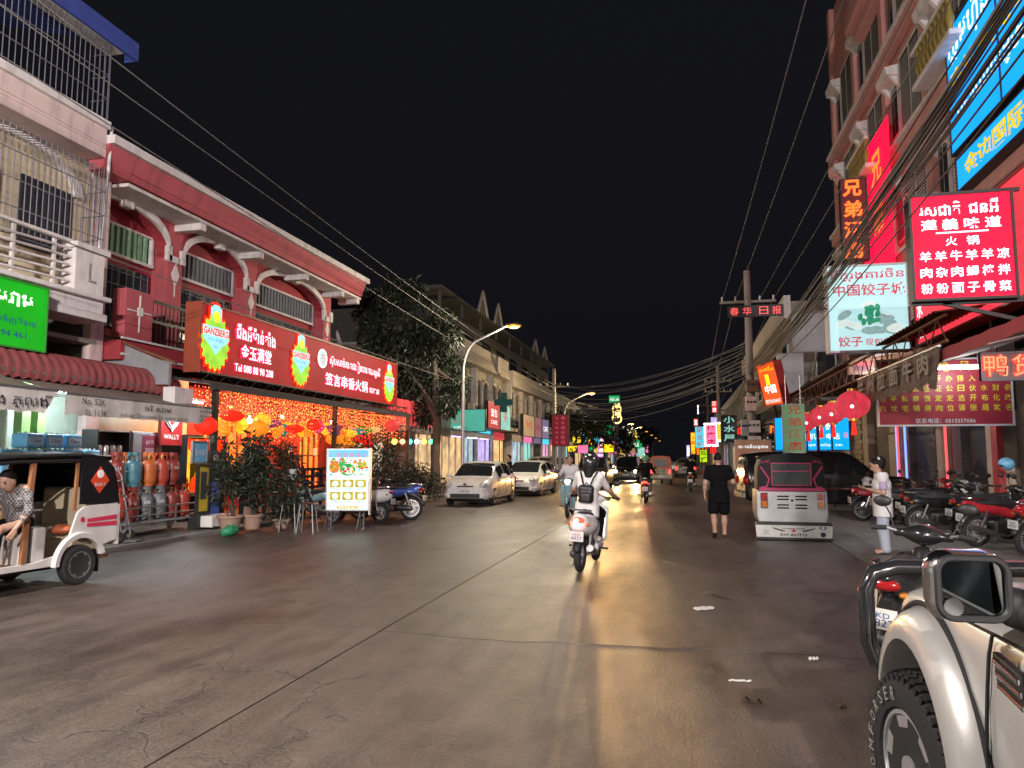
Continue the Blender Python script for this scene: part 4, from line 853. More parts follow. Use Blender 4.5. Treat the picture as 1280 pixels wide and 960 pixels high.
# back wall: red boarded front with lit windows and door
rw = thing('restaurant', 'red boarded restaurant front with glowing yellow windows behind the plants', 'restaurant', (-13.3, 20, 0))
def Rw(mb, name, m, par=None, **k): return L_(mb, name, m, par or rw, rw.location, **k)
mat('board_red', (.32,.035,.035), .55, dirt=.2, var=.25); glow('window_warm', (1,.24,.04), 1.3, True, .45, 3)
y = 17.95; i = 0
while y < 26.7:
    if not (19.3 < y < 21.4 or 24.0 < y < 25.6):
        mb = MB(); mb.box(-13.4, -13.3-.008*(i%3), y, y+.232, .06, 3.6); Rw(mb, 'board', 'board_red', smooth=0)
    y += .24; i += 1
for (a, b, z0_, z1_) in ((19.2, 21.56, .9, 2.6), (23.99, 25.7, .1, 2.7)):
    mb = MB(); mb.box(-13.42, -13.36, a, b, z0_, z1_); w = Rw(mb, 'window', 'window_warm', smooth=0)
    for k in range(5): yy = a+(b-a)*k/4; mb = MB(); mb.box(-13.36, -13.3, yy-.03, yy+.03, z0_, z1_); Rw(mb, 'mullion', 'brown_paint', w, smooth=0)
    for zz in (z0_, (z0_+z1_)/2+.3, z1_): mb = MB(); mb.box(-13.355, -13.295, a, b, zz-.03, zz+.03); Rw(mb, 'transom', 'brown_paint', w, smooth=0)
    mb = MB(); mb.box(-13.4, -13.3, a, b, z1_+.03, 3.6); Rw(mb, 'header_board', 'board_red', smooth=0)
    if z0_ > .5: mb = MB(); mb.box(-13.4, -13.3, a, b, .06, z0_-.03); Rw(mb, 'sill_board', 'board_red', smooth=0)
for k, yy in enumerate((16.0, 22.8, 24.6)):
    o = MB(); o.tube([(-.02,0,.0),(-.02,0,.26)], .07, 10); o = o.build('paper_lamp', glow('paper_glow', (1,.7,.35), .6, False, 0)); o.location = (-12.9, yy, 1.7); tag(o, 'pale paper tube lamp on the restaurant wall, %s from the left' % ('first', 'second', 'third')[k], 'lamp', 'paper tube lamps')
# fairy light curtain
glow('fairy', (1,.24,.04), 6, False, 0); glow('fairy_red', (1,.08,.03), 8, False, 0)
fc = thing('fairy_light_curtain', 'dense curtain of tiny orange fairy lights hanging from the restaurant canopy', 'fairy lights', (-11, 15, 3))
r = np.random.default_rng(3); mb = MB(); wr = MB()
def bulb(mb, p, s):
    x, y, z = p; mb.add([(x+s,y,z),(x-s,y,z),(x,y+s,z),(x,y-s,z),(x,y,z+s*1.3),(x,y,z-s*1.3)], [(0,2,4),(2,1,4),(1,3,4),(3,0,4),(2,0,5),(1,2,5),(3,1,5),(0,3,5)])
for row, x in enumerate((-10.62, -10.95, -11.4, -11.9, -12.5)):
    y = 15.0 if row < 2 else 17.6
    while y < ye_-.2:
        L0 = r.uniform(.4, 1.3); z = 3.24+.05*row
        wr.tube([(x,y,z),(x+.01,y,z-L0)], .003, 3, False); k = 0
        while k < L0: mb.cur = 1 if r.random() < .5 else 0; bulb(mb, (x+r.uniform(-.02,.02), y+r.uniform(-.02,.02), z-k), r.uniform(.009,.016)); k += r.uniform(.08,.16)
        y += r.uniform(.09, .16)
fo = L_(mb, 'bulbs', ['fairy','fairy_red'], fc, fc.location, smooth=0, kind='stuff'); fo.active_material_index = 0
L_(wr, 'wires', 'cable', fc, fc.location, smooth=0, kind='stuff')
# lanterns
LC = {'orange': 'ff8a18', 'yellow': 'ffc428', 'red': 'ff2a14', 'teal': '2f9c98', 'green': '5ca838', 'magenta': 'ff2a70', 'violet': 'a8506c', 'peach': 'ffb070', 'rose': 'd8403a'}
for k, v in LC.items(): glow('lan_'+k, v, .5 if k in ('teal', 'green', 'violet') else .95, True if k in ('orange', 'yellow', 'red') else False, .25, 9)
def lantern(kind, c, s, label, col, group, nm='paper_lantern'):
    t = thing(nm, label, 'lantern', c, 0, group)
    mb = MB()
    if kind == 'round': mb.lathe([(.07,-.2)]+[(.25*math.cos(rad(a)), .2*math.sin(rad(a))) for a in range(-70, 71, 20)]+[(.07,.2)], n=16)
    elif kind == 'diamond': mb.lathe([(.04,-.24),(.26,0),(.04,.24)], n=6)
    elif kind == 'oval': mb.lathe([(.06,-.14),(.22,-.1),(.32,0),(.22,.1),(.06,.14)], n=14)
    else: mb.lathe([(.05,-.22),(.16,-.17),(.2,0),(.3,.14),(.05,.2)], n=12)
    sh = mb.build('shade', 'lan_'+col, t, smooth=30)
    
    for z in (-.25, .2): mb = MB(); mb.cyl((0,0,z), (0,0,z+.045), .06, n=8); mb.build('ring', 'gold', t)
    mb = MB(); mb.tube([(0,0,.24),(0,0,.75/s)], .006, 4); mb.build('cord', 'cable', t)
    mb = MB(); mb.tube([(0,0,-.25),(0,0,-.42)], [.02,.035], 6); mb.build('tassel', 'lan_red', t)
    t.scale = (s, s, s); return t
cols_ = [(258,532,'red','round'),(272,528,'yellow','diamond'),(284,533,'orange','vase'),(290,520,'red','oval'),(301,531,'yellow','diamond'),(312,529,'peach','oval'),(322,536,'orange','round'),(328,526,'yellow','round'),(338,529,'violet','oval'),(346,538,'orange','diamond'),(352,537,'teal','vase'),(360,534,'yellow','oval'),(368,536,'red','oval'),(377,539,'yellow','diamond'),(387,535,'orange','vase'),(392,531,'red','round'),(398,534,'magenta','diamond'),(408,536,'yellow','round'),(418,538,'violet','vase'),(425,540,'orange','round'),(436,542,'yellow','oval'),(446,540,'teal','oval'),(455,538,'green','oval'),(467,537,'peach','oval'),(428,550,'orange','oval'),(442,553,'yellow','oval'),(416,549,'orange','round'),(452,549,'red','oval'),(436,560,'orange','diamond'),(460,556,'red','diamond')]
shp = {'round': 'round', 'diamond': 'diamond shaped', 'vase': 'vase shaped', 'oval': 'flat oval'}
seen = {}
for i, (a, b, c, k) in enumerate(cols_):
    X = -11.25+(.55 if i % 3 == 0 else 0)-(.5 if i % 4 == 1 else 0); p = aX(a, b, X)
    key = (c, k); seen[key] = seen.get(key, 0)+1
    nb = cols_[i-1][2] if i else 'fairy'
    lab = 'glowing %s %s lantern under the restaurant canopy, %s of its kind from the left' % (c, shp[k], ('first', 'second', 'third', 'fourth', 'fifth')[seen[key]-1])
    lantern(k, p, random.uniform(.85, 1.1), lab, c, 'lanterns under the restaurant canopy')
bl_ = aX(312,525,-10.9); lb = thing('bare_bulb', 'bare bright bulb hanging among the lanterns near the left end', 'bulb', bl_)
mb = MB(); mb.lathe([(.02,.1),(.025,.06),(.05,.02),(.06,-.03),(.04,-.07),(0,-.085)], n=12); mb.build('glass', glow('bulb_glow', (1,.78,.5), 40, False, 0), lb); mb = MB(); mb.tube([(0,0,.1),(0,0,.6)], .006, 4); mb.build('cord', 'cable', lb)
point(lb, (0,0,-.15), 110, (1,.5,.2))
for k, (yy, nm) in enumerate(((17.6, 'left'), (21.0, 'middle'), (24.4, 'right'))):
    t = thing('ceiling_bulb', 'warm bulb under the %s part of the restaurant canopy behind the lanterns' % nm, 'bulb', (-12.2, yy, 2.9)); mb = MB(); mb.sph((0,0,0), .05, 10, 7); mb.build('glass', 'bulb_glow', t); mb = MB(); mb.tube([(0,0,.04),(0,0,.6)], .006, 4); mb.build('cord', 'cable', t); point(t, (0,0,-.09), 300, (1,.26,.08))
# big red parasol-like lantern at the right end and coloured bulbs beyond
p = aX(490,532,-10.4); lantern('round', p, 1.15, 'large red round lantern hanging at the right end of the restaurant canopy', 'rose', 'lanterns under the restaurant canopy', 'big_lantern')
glow('bulb_g', (.1,.9,.45), 4, False, 0); glow('bulb_y', (1,.75,.1), 4, False, 0); glow('bulb_b', (.35,.45,1), 4, False, 0); glow('bulb_r', (1,.3,.2), 3, False, 0)
fl = thing('bulb_string', 'string of large coloured bulbs on the pavilion behind the hedge', 'fairy lights', aX(512,552,-9.6))
for k, (px_, m) in enumerate(((493,'bulb_y'),(503,'bulb_r'),(512,'bulb_g'),(521,'bulb_b'),(530,'bulb_y'),(539,'bulb_g'))):
    mb = MB(); q = aX(px_, 552, -11.5)-fl.location; mb.sph(q, .12, 12, 8); mb.build('bulb', m, fl)
mb = MB(); a, b = aX(485,548,-11.5)-fl.location, aX(545,550,-11.5)-fl.location; mb.tube([a, b], .01, 5); mb.build('wire', 'cable', fl)
# pavilion roof and its lit red fascia beyond the restaurant
pvl = thing('pavilion', 'small pavilion with red lit fascia behind the hedge and tree trunk', 'pavilion', (-12.5, 31, 0)); glow('fascia_red', 'ff5a5a', .55, True, .2)
a0, a1 = aX(488,536,-11.6), aX(545,536,-11.6)
def Pv(mb, nm, m, par=None, **k): return L_(mb, nm, m, par or pvl, pvl.location, **k)
mb = MB(); mb.box(-11.8, -11.6, a0.y, a1.y, 3.0, 4.1); Pv(mb, 'fascia', 'fascia_red', smooth=0)
for k in range(22): y = a0.y+(a1.y-a0.y)*k/22; mb = MB(); mb.prism([(y,2.75),(y+.12,2.75),(y+.12,3.0),(y,3.0)], -11.6, -11.56, 'yz'); Pv(mb, 'fringe_slat', 'galv', smooth=0)
mb = MB(); mb.box(-14, -11.65, a0.y, a1.y, 2.9, 3.0); Pv(mb, 'roof', 'conc_dark', smooth=0)
for y in (a0.y+.1, a1.y-.1): mb = MB(); mb.box(-11.8, -11.65, y-.07, y+.07, .06, 2.9); Pv(mb, 'post', 'black_paint', smooth=0)
mb = MB(); mb.box(-14.1, -14, a0.y, a1.y, .06, 2.9); Pv(mb, 'back_wall', 'plaster_cream', smooth=0)
glow('win_cream', (1,.8,.5), .8, True, .4, 3)
for k in range(3): y = a0.y+.6+k*(a1.y-a0.y-1)/3; mb = MB(); mb.box(-13.99, -13.95, y, y+1.0, .9, 2.3); Pv(mb, 'window', 'win_cream', smooth=0)
# ---------------- terrace railing, plants, pots
tr = thing('terrace_railing', 'dark wooden terrace railing with pots behind the menu board', 'railing', (-10.3, 16, .06))
for k in range(12):
    y = k*.5; mb = MB(); mb.box(-.04, .04, y-.04, y+.04, 0, 1.25); mb.build('post', 'black_paint', tr, smooth=0)
for z in (.15, .45, .75, 1.05, 1.25): mb = MB(); mb.box(.041, .07, -.05, 5.6, z-.05, z+.03); mb.build('rail', 'black_paint', tr, smooth=0)
mat('pot_clay', (.42,.28,.21), .8, dirt=.3); mat('pot_white', (.6,.6,.58), .5, dirt=.2)
def plant(nm, label, loc, pot, h, blobs, n, size, seed, potm='pot_clay', stems=4, asp=3.5, droop=.35):
    t = thing(nm, label, 'potted plant', loc, 0, 'potted plants on the terrace edge')
    if pot: r0, hp_ = pot; mb = MB(); mb.lathe([(r0*.62,0),(r0*.66,.02),(r0*.95,hp_*.85),(r0*1.06,hp_*.86),(r0*1.06,hp_),(r0*.9,hp_),(r0*.86,hp_*.8),(0,hp_*.8)], n=20); mb.build('pot', potm, t)
    z0 = pot[1]*.8 if pot else 0
    rr = random.Random(seed)
    for k in range(stems):
        x, y = rr.uniform(-.1,.1), rr.uniform(-.1,.1); b = blobs[k % len(blobs)][0]
        mb = MB(); mb.tube([(x*.5,y*.5,z0),(x+b[0]*.4,y+b[1]*.4,z0+(b[2]-z0)*.5),(b[0]+x,b[1]+y,b[2])], [.02,.014,.006], 6); mb.build('stem', 'bark', t)
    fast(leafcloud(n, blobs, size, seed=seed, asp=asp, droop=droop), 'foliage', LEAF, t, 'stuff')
    return t
plant('tall_shrub', 'tall bushy shrub in a wide clay pot beside the cut-out figure', G(287,663,.06), (.27,.32), 2, [((-.05,-.1,.95),(.36,.38,.42),3), ((0,-.2,1.35),(.22,.24,.3),2), ((.05,.25,1.15),(.26,.28,.35),2), ((0,-.15,1.65),(.15,.2,.3),.7)], 800, .15, 5)
plant('tall_shrub', 'taller dense shrub in a clay pot left of the menu board', G(315,661,.06), (.24,.32), 2, [((0,0,.95),(.38,.4,.42),4), ((-.1,.1,1.45),(.28,.34,.38),3), ((0,-.1,1.85),(.18,.24,.3),1.5), ((0,.35,1.3),(.24,.26,.4),2)], 950, .16, 6)
plant('reed_plant', 'spiky low plant growing at the railing between shrub and menu board', G(352,660,.06), (.2,.2), 1, [((0,0,.6),(.4,.5,.5),3), ((0,.2,1.0),(.3,.4,.3),1)], 900, .22, 8, asp=7)
plant('leafy_plant', 'leafy plant standing behind the railing under the window', Vector((-10.8,17.2,.06)), (.25,.4), 2, [((0,0,1.3),(.4,.5,.5),2), ((0,.3,2.0),(.3,.4,.5),1)], 1200, .16, 9)
plant('leafy_plant', 'bush behind the railing directly left of the menu board', Vector((-10.9,19.2,.06)), (.25,.4), 2, [((0,0,1.2),(.4,.6,.5),2), ((0,-.3,1.7),(.3,.4,.3),1)], 1000, .15, 10)
plant('bucket_plant', 'small plant in a white bucket on the railing', aX(365,590,-10.25)-Vector((0,0,.2)), (.17,.28), 2, [((0,0,.42),(.16,.16,.2),1)], 160, .1, 12, 'pot_white', 2)
for k, (px_, py_, lab) in enumerate(((362,664,'left of two bare metal stools beside the railing'), (384,666,'right of two bare metal stools, next to the menu board'))):
    t = thing('stool', lab, 'stool', G(px_, py_), .2, 'metal stools'); mb = MB(); mb.box(-.17, .17, -.17, .17, .62, .65); mb.build('seat', 'black_paint', t, smooth=0)
    for x in (-.16, .16):
        for y in (-.16, .16): mb = MB(); mb.tube([(x*.8,y*.8,.62),(x*1.15,y*1.15,0)], .014, 6); mb.build('leg', 'steel', t)
mat('bag_green', (.03,.25,.12), .35)
o = sdf_obj('plastic_bag', 'bag_green', None, [('e',(0,0,.12),(.13,.19,.11)),('e',(.05,.1,.13),(.08,.09,.09)),('e',(-.04,-.12,.1),(.08,.08,.09)),('e',(.06,-.06,.16),(.06,.07,.06)),('c',(0,0,.18),(.05,.06,.27),.03,.015),('c',(0,0,.18),(-.05,-.03,.25),.03,.012)], .012, .015); o.location = G(287,671); tag(o, 'tied green plastic bag lying at the kerb before the clay pot', 'bag')
# ---------------- lit menu board on trestles
glow('menu_face', 'd2f2fa', 1.25, True, .08); glow('menu_blue', '6fc4e8', 1.0, False, .2); glow('dish_yellow', 'c8b432', .8, False, .5, 14); glow('dish_white', 'e8f0e0', 1.0, False, .3, 20); glow('dish_green', '1fae3a', .7, False, .4, 8); glow('dish_orange', 'e0902a', .8, False, .5, 16); glow('menu_red', 'ff3a4a', .9, False, 0); glow('menu_navy', '3a66b0', .6, False, 0); glow('menu_gold', 'e8b040', .9, False, 0)
m0 = G(404,662); m1 = G(463,662)
a = m1-m0; U = a.normalized(); mw = .98; zb_ = aY(402,638,m0.y).z; zt_ = aY(402,561,m0.y).z; mh = zt_-zb_
mid = (m0+m1)/2; blc = Vector((mid.x, mid.y, 0))-U*mw/2+Vector((0,0,zb_))
mt = sign('menu_board', 'bright lit menu lightbox with food pictures standing on the road edge', 'menu board', blc, U, mw, mh, 'menu_face', 'steel', .14, .022)
def on(u, v, off=.0): return U*u+ZU*v+U.cross(ZU)*off
def mrect(nm, u0, u1, v0, v1, m, off=.003, rnd=0):
    mb = MB(); 
    if rnd:
        c = ((u0+u1)/2, (v0+v1)/2); pts = [(c[0]+(u1-u0)/2*math.cos(2*PI*k/20), c[1]+(v1-v0)/2*math.sin(2*PI*k/20)) for k in range(20)]
    else: pts = [(u0,v0),(u1,v0),(u1,v1),(u0,v1)]
    k = len(pts); mb.add([on(u,v,off) for u, v in pts]+[on(u,v,off-.002) for u, v in pts], [tuple(range(k)), tuple(range(k,2*k))[::-1]]+[(i,(i+1)%k,k+(i+1)%k,k+i) for i in range(k)]); return mb.build(nm, m, mt, smooth=0)
mrect('blue_print', .03, mw-.03, mh*.86, mh-.03, 'menu_blue', .002)
for k, ch in enumerate('广式早茶点心'): letter(mt, ch, on(.1+k*.155, mh*.895), .11, .11, 'menu_red', U, ZU, off=.006)
rd_ = random.Random(77)
for q in range(70):
    u, v = rd_.uniform(.06,.92), rd_.uniform(.57,.83); r_ = rd_.uniform(.012,.04); mrect('garnish_print', u-r_, u+r_, mh*v-r_*rd_.uniform(.5,1), mh*v+r_*.8, rd_.choice(('dish_green','dish_orange','dish_white','dish_yellow','menu_red','menu_blue')), .007+q*.0001, 1)
mrect('dish_print', .05, .3, mh*.60, mh*.80, 'dish_orange', .004, 1); mrect('dish_print', .3, .66, mh*.56, mh*.76, 'dish_green', .0045, 1); mrect('dish_print', .40, .62, mh*.58, mh*.70, 'dish_white', .006, 1); mrect('dish_print', .28, .42, mh*.68, mh*.86, 'dish_green', .0065, 1); mrect('dish_print', .70, .92, mh*.66, mh*.82, 'dish_yellow', .004, 1); letter(mt, '招牌点心', on(.8,mh*.585), .2, .04, 'menu_navy', U, ZU, off=.006)
for r_ in range(2):
    for c_ in range(3):
        u = .08+c_*.29; v = mh*(.37-.2*r_); mrect('dish_print', u, u+.25, v, v+mh*.13, 'dish_yellow', .004); mrect('plate_print', u+.05, u+.2, v+.02, v+mh*.11, 'dish_white', .006, 1); letter(mt, ('虾饺皇','烧卖','凤爪','肠粉','叉烧包','蛋挞')[r_*3+c_], on(u+.125, v-mh*.025), .16, .035, 'menu_navy', U, ZU, off=.006)
mrect('gold_print', .25, .73, .035, .1, 'menu_gold', .004); letter(mt, '早茶 夜宵 点心', on(.49,.067), .4, .045, 'letter_white', U, ZU, off=.008)
for u in (.12, mw-.12):
    for s in (-1, 1):
        mb = MB(); mb.tube([on(u, .02, -.07), on(u+.03*s, -zb_+.0, -.07+s*.24)], .014, 6); mb.build('trestle_leg', 'steel', mt)
        mb = MB(); mb.tube([on(u-.08, .02, -.07), on(u-.12, -zb_, -.07+s*.2)], .012, 6); mb.build('trestle_leg', 'steel', mt)
    mb = MB(); mb.tube([on(u, -zb_+.02, -.33), on(u, -zb_+.02, .2)], .012, 6); mb.build('foot_bar', 'steel', mt)
mb = MB(); mb.box(mw, mw+.03, -.1, mh+.02, -.15, .03, Matrix((U, ZU, U.cross(ZU))).transposed().to_4x4()); mb.build('side_post', 'steel', mt, smooth=0)
# ---------------- hedge and street tree
hd = thing('hedge', 'dark trimmed hedge bush behind the blue motorcycle', 'hedge', (-9.6, 23.5, 0))
blobs = []; rr = random.Random(4)
for k in range(34):
    f = k/33; y = 20.4+f*7.2; blobs.append(((-9.7+rr.uniform(-.5,.6)+9.6, y-23.5, .7+rr.uniform(-.3,.45)), (.7,.7,.55), 1))
blobs += [((.1,-2.2,1.9),(.9,.8,.45),2.4), ((.0,-1.0,1.6),(.7,.8,.4),1.5)]
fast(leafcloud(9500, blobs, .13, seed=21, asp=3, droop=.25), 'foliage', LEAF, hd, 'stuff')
for k in range(7): mb = MB(); mb.tube([(rr.uniform(-.2,.3), -2.6+k*.12, 0), (rr.uniform(-.3,.5), -2.9+k*.3, 1.6)], [.035,.018], 6); mb.build('stem', 'bark', hd)
for k in range(5): mb = MB(); mb.tube([(0, -1+k*1.0, 0), (rr.uniform(-.2,.2), -1+k*1.0, .9)], [.04,.02], 6); mb.build('stem', 'bark', hd)
tp = aX(545,560,-10.4); tree = thing('street_tree', 'big dark street tree with drooping leaves between restaurant and street lamp', 'tree', (-10.4, tp.y, 0))
mb = MB(); mb.tube([(0,0,0),(.02,.02,.3),(-.02,0,1.5),(.03,.05,3),(0,0,4.6),(-.1,-.1,6.2)], [.3,.22,.19,.18,.15,.08], 12); mb.build('trunk', 'bark', tree)
blobs = []
def tc(px_, py_, X, r_, w=1): p = aX(px_, py_, X); return ((p.x+10.4, p.y-tp.y, p.z), r_, w)
for (a, b, X, s, w) in ((475,380,-10.6,1.0,2),(505,370,-10.0,1.1,2),(540,400,-9.6,1.1,2),(560,420,-9.3,.8,1.5),(470,420,-10.6,1.0,2),(505,420,-10.2,1.2,2.5),(535,440,-9.6,1.1,2),(480,465,-10.4,1.0,2),(515,475,-9.8,1.1,2),(550,480,-9.3,.9,1.8),(565,455,-9.2,.8,1.5),(500,510,-10.2,.7,1.2),(530,515,-9.6,.8,1.5),(560,505,-9.0,.6,1),(455,395,-10.8,.5,.6),(490,360,-10.2,.6,.8),(575,480,-9.0,.5,.7),(520,362,-9.8,.5,.6)):
    X = -(30.2+(a % 7)*.25)*math.tan(YAW-math.atan((a-640)/FPX)); blobs.append(tc(a, b, X, (s*.85, s*.9, s*.8), w))
for k in range(9):
    b = blobs[k*2 % len(blobs)][0]; z0 = 3.2+k*.28; mb = MB(); mb.tube([(0,0,z0), (b[0]*.4, b[1]*.4, z0+(b[2]-z0)*.45), b], [.1,.06,.02], 7); mb.build('limb', 'bark', tree)
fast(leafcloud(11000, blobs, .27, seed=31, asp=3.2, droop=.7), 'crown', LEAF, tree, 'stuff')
# ================================================================== far left: two rows of white shophouses
XR = Vector((1,0,0))
def W_(t): return lambda mb, nm, m, par=None, **k: L_(mb, nm, m, par or t, t.location, **k)
glow('shop_warm', (1,.66,.32), .75, True, .5, 1.5); glow('shop_cool', (.66,.86,1), .6, True, .5, 1.5); glow('shop_pink', (1,.5,.75), .8, True, .4, 1.5); glow('shop_violet', (.6,.5,1), .9, True, .4, 1.5); glow('shop_teal', (.45,1,.9), .7, True, .4, 1.5); mat('shutter', (.22,.22,.22), .6, .3, dirt=.3)
glow('turq', '5fc9b4', .62, True, .1); glow('turq_pale', '9fe0d4', .7, False, .1); glow('coral', 'e8505a', .6, True, .1); glow('dusty_pink', 'c88a96', .42, True, .15); glow('cream_lit', 'd8b890', .45, True, .15); glow('lilac', 'b0a0c8', .4, True, .15); glow('banner_red', '9c1c2c', .42, True, .1); glow('banner_text', 'd8788a', .5, False, 0); glow('led_orange', 'ff7a1e', 1.3, True, .2); glow('led_yellow', 'ffd21e', 1.6, False, 0); glow('led_green', '17b368', .9, True, .1); glow('led_pink', 'ff7ab0', 1.0, True, .2); glow('led_lime', 'b8e020', 1.1, True, .2); glow('led_red', 'ff2020', 1.4, True, .1); glow('led_cyan', '50d8f0', 1.1, True, .2); glow('led_white', (1,1,1), 2.5, False, 0); glow('led_blue', '2a60ff', 1.2, True, .2); glow('red_ink', 'd02030', .8, False, 0)
def shophouses(label, X, Y0, Y1, H, bay, fronts, parapet=1.15, seed=1, detail=True):
    t = thing('shophouse_row', label, 'building', (X, Y0, 0)); A = W_(t); rr = random.Random(seed); sgn = -1 if X < 0 else 1
    def bx(nm, m, x0, x1, y0, y1, z0, z1, par=None, bevel=0): mb = MB(); mb.box(X+sgn*x0, X+sgn*x1, y0, y1, z0, z1); return A(mb, nm, m, par, smooth=0, bevel=bevel)
    bx('wall', 'wall_white', .5, 9, Y0, Y1, 0, H-.1); bx('parapet', 'trim_white', -.12, .5, Y0, Y1, H-parapet, H); bx('cornice', 'trim_white', -.25, .5, Y0, Y1, H-parapet-.16, H-parapet); bx('floor_slab', 'conc', -.9, .5, Y0, Y1, 3.6, 3.85)
    n = int(round((Y1-Y0)/bay)); b = (Y1-Y0)/n
    for i in range(n):
        y = Y0+i*b
        bx('pier', 'trim_white', .1, .5, y, y+.35, 0, H-parapet-.16)
        f = fronts[i % len(fronts)]
        sf_ = bx('shopfront', f, .32, .5, y+.45, y+b-.1, .15, 2.9)
        for k in (0, 2, 3): bx('mullion', 'frame_dark' if f != 'shutter' else 'shutter', .26, .32, y+.45+(b-.6)*k/3, y+.5+(b-.6)*k/3, .15, 2.9, sf_)
        if detail:
            zs, hw, c = 6.3, (b-1.1)/4, 0
            bx('fascia_sign', ('turq','coral','lilac','cream_lit','dusty_pink','led_cyan','led_pink')[(i*3+seed) % 7], .2, .31, y+.5, y+b-.15, 2.95, 3.5)
            for q in range(2):
                c = y+.5+(b-.6)*(.25+.5*q)
                arc = [(c-hw*math.cos(PI*k/10), zs+hw*.9*math.sin(PI*k/10)) for k in range(11)]
                mb = MB(); mb.prism([(c-hw,4.2)]+arc+[(c+hw,4.2)], X+sgn*.44, X+sgn*.49, 'yz'); w = A(mb, 'window', 'glass_win', smooth=0)
                mb = MB()
                for k in range(10):
                    (a0, z0), (a1, z1) = arc[k], arc[k+1]; mb.add([(x, yy+dy, zz+dz) for x in (X+sgn*.3, X+sgn*.46) for (yy, zz) in ((a0,z0),(a1,z1)) for (dy, dz) in ((0,0),(0,.16))], [(0,2,3,1),(4,5,7,6),(0,4,6,2),(1,3,7,5),(0,1,5,4),(2,6,7,3)])
                mb.box(X+sgn*.3, X+sgn*.46, c-hw-.12, c-hw, 4.2, zs+.05); mb.box(X+sgn*.3, X+sgn*.46, c+hw, c+hw+.12, 4.2, zs+.05); A(mb, 'arch_moulding', 'trim_white', w, smooth=0)
            for z in (4.15, 4.4, 4.65, 4.9): bx('balcony_rail', 'cage_steel', -.86, -.82, y+.1, y+b-.1, z, z+.04)
            bx('balcony_pier', 'trim_white', -.9, -.55, y, y+.3, 3.85, 5.0)
        else:
            for q in range(2):
                c = y+.5+(b-.6)*(.1+.5*q); w = bx('window', 'frame_white', .44, .52, c, c+(b-.6)*.36, 4.6, 6.4); bx('pane', 'glass_win', .42, .44, c+.06, c+(b-.6)*.36-.06, 4.66, 6.34, w)
    return t
shophouses('white two storey shophouses with arched windows behind the turquoise sign', -13.5, 44.3, 57.4, 9.22, 4.4, ['shop_cool', 'shop_violet', 'shop_warm'], 1.3, 2)
shophouses('longer white shophouse row with parapet beyond the red banner', -13.5, 59.2, 96, 8.75, 4.6, ['shop_cool', 'shop_teal', 'shutter', 'shop_pink', 'shop_warm'], 1.2, 3)
shophouses('dim far shophouse row on the left past the trees', -14, 100, 190, 8.5, 7.5, ['shop_warm', 'shop_cool', 'shutter'], 1.0, 4, False)
shophouses('last shophouse row on the left before the dark horizon', -15, 196, 330, 9, 12, ['shop_warm', 'shutter', 'shop_cool'], 1.0, 5, False)
# low neighbour between pavilion and white row
ln_ = thing('low_shop', 'low lit shop with a tin roof under the turquoise sign', 'shop', (-13, 39, 0)); A = W_(ln_)
mb = MB(); mb.box(-20, -13.3, 35.2, 44.1, 0, 4.6); A(mb, 'wall', 'wall_white', smooth=0)
mb = MB(); mb.box(-13.3, -13.2, 36, 43.8, .2, 2.8); A(mb, 'shopfront', 'shop_warm', smooth=0)
for k in range(7): mb = MB(); y = 36+k*1.28; mb.box(-13.2, -13.12, y, y+.07, .1, 2.9); A(mb, 'mullion', 'frame_white', smooth=0)
mb = MB()
for k in range(44): y = 35.2+k*.2; mb.add([(-13.3,y,3.3),(-13.3,y+.1,3.34),(-13.3,y+.2,3.3),(-11.2,y,2.95),(-11.2,y+.1,2.99),(-11.2,y+.2,2.95)], [(0,1,4,3),(1,2,5,4)])
A(mb, 'tin_roof', 'galv', smooth=0)
for k in range(40): mb = MB(); y = 35.3+k*.22; mb.box(-11.22, -11.18, y, y+.1, 2.7, 2.95); A(mb, 'fringe_slat', 'galv', smooth=0)
glow('neon_violet', (.55,.35,1), 5, True, 0); glow('neon_pink', (1,.3,.55), 5, True, 0); glow('neon_white', (.9,.95,1), 6, True, 0)
for k, (y, m, lab) in enumerate(((37, 'neon_violet', 'violet neon tube under the tin roof, nearest of three'), (40, 'neon_white', 'white neon tube under the tin roof, middle of three'), (42.5, 'neon_pink', 'pink neon tube under the tin roof, farthest of three'))):
    t = thing('neon_tube', lab, 'lamp', (-11.4, y, 2.7), 0, 'neon tubes under the tin roof'); mb = MB(); mb.cyl((0,-.9,0), (0,.9,0), .03, n=8); mb.build('tube', m, t); mb = MB(); mb.box(-.02, .02, -.95, .95, .04, .08); mb.build('batten', 'frame_white', t, smooth=0)
# dark tall building with white gables on its roof frame
dk = thing('gabled_building', 'tall dark building with white pointed gables behind the white shophouses', 'building', (-17, 60, 0)); A = W_(dk)
mb = MB(); mb.box(-28, -17, 50, 96, 0, 12.6); A(mb, 'wall', 'conc_dark', smooth=0)
mb = MB(); mb.box(-28, -16.3, 49, 97, 13.6, 13.8); A(mb, 'roof_slab', 'conc_dark', smooth=0)
for k in range(9): mb = MB(); y = 50+k*5.6; mb.box(-16.9, -16.7, y, y+.18, 12.6, 13.6); A(mb, 'roof_post', 'conc_dark', smooth=0)
for k in range(8): mb = MB(); y = 51+k*5.6; mb.box(-17.0, -16.96, y, y+3.2, 8.6, 11.8); w = A(mb, 'window', 'frame_dark', smooth=0); mb = MB(); mb.box(-16.97, -16.94, y+.15, y+3.05, 8.75, 11.65); A(mb, 'pane', 'glass_win', w, smooth=0)
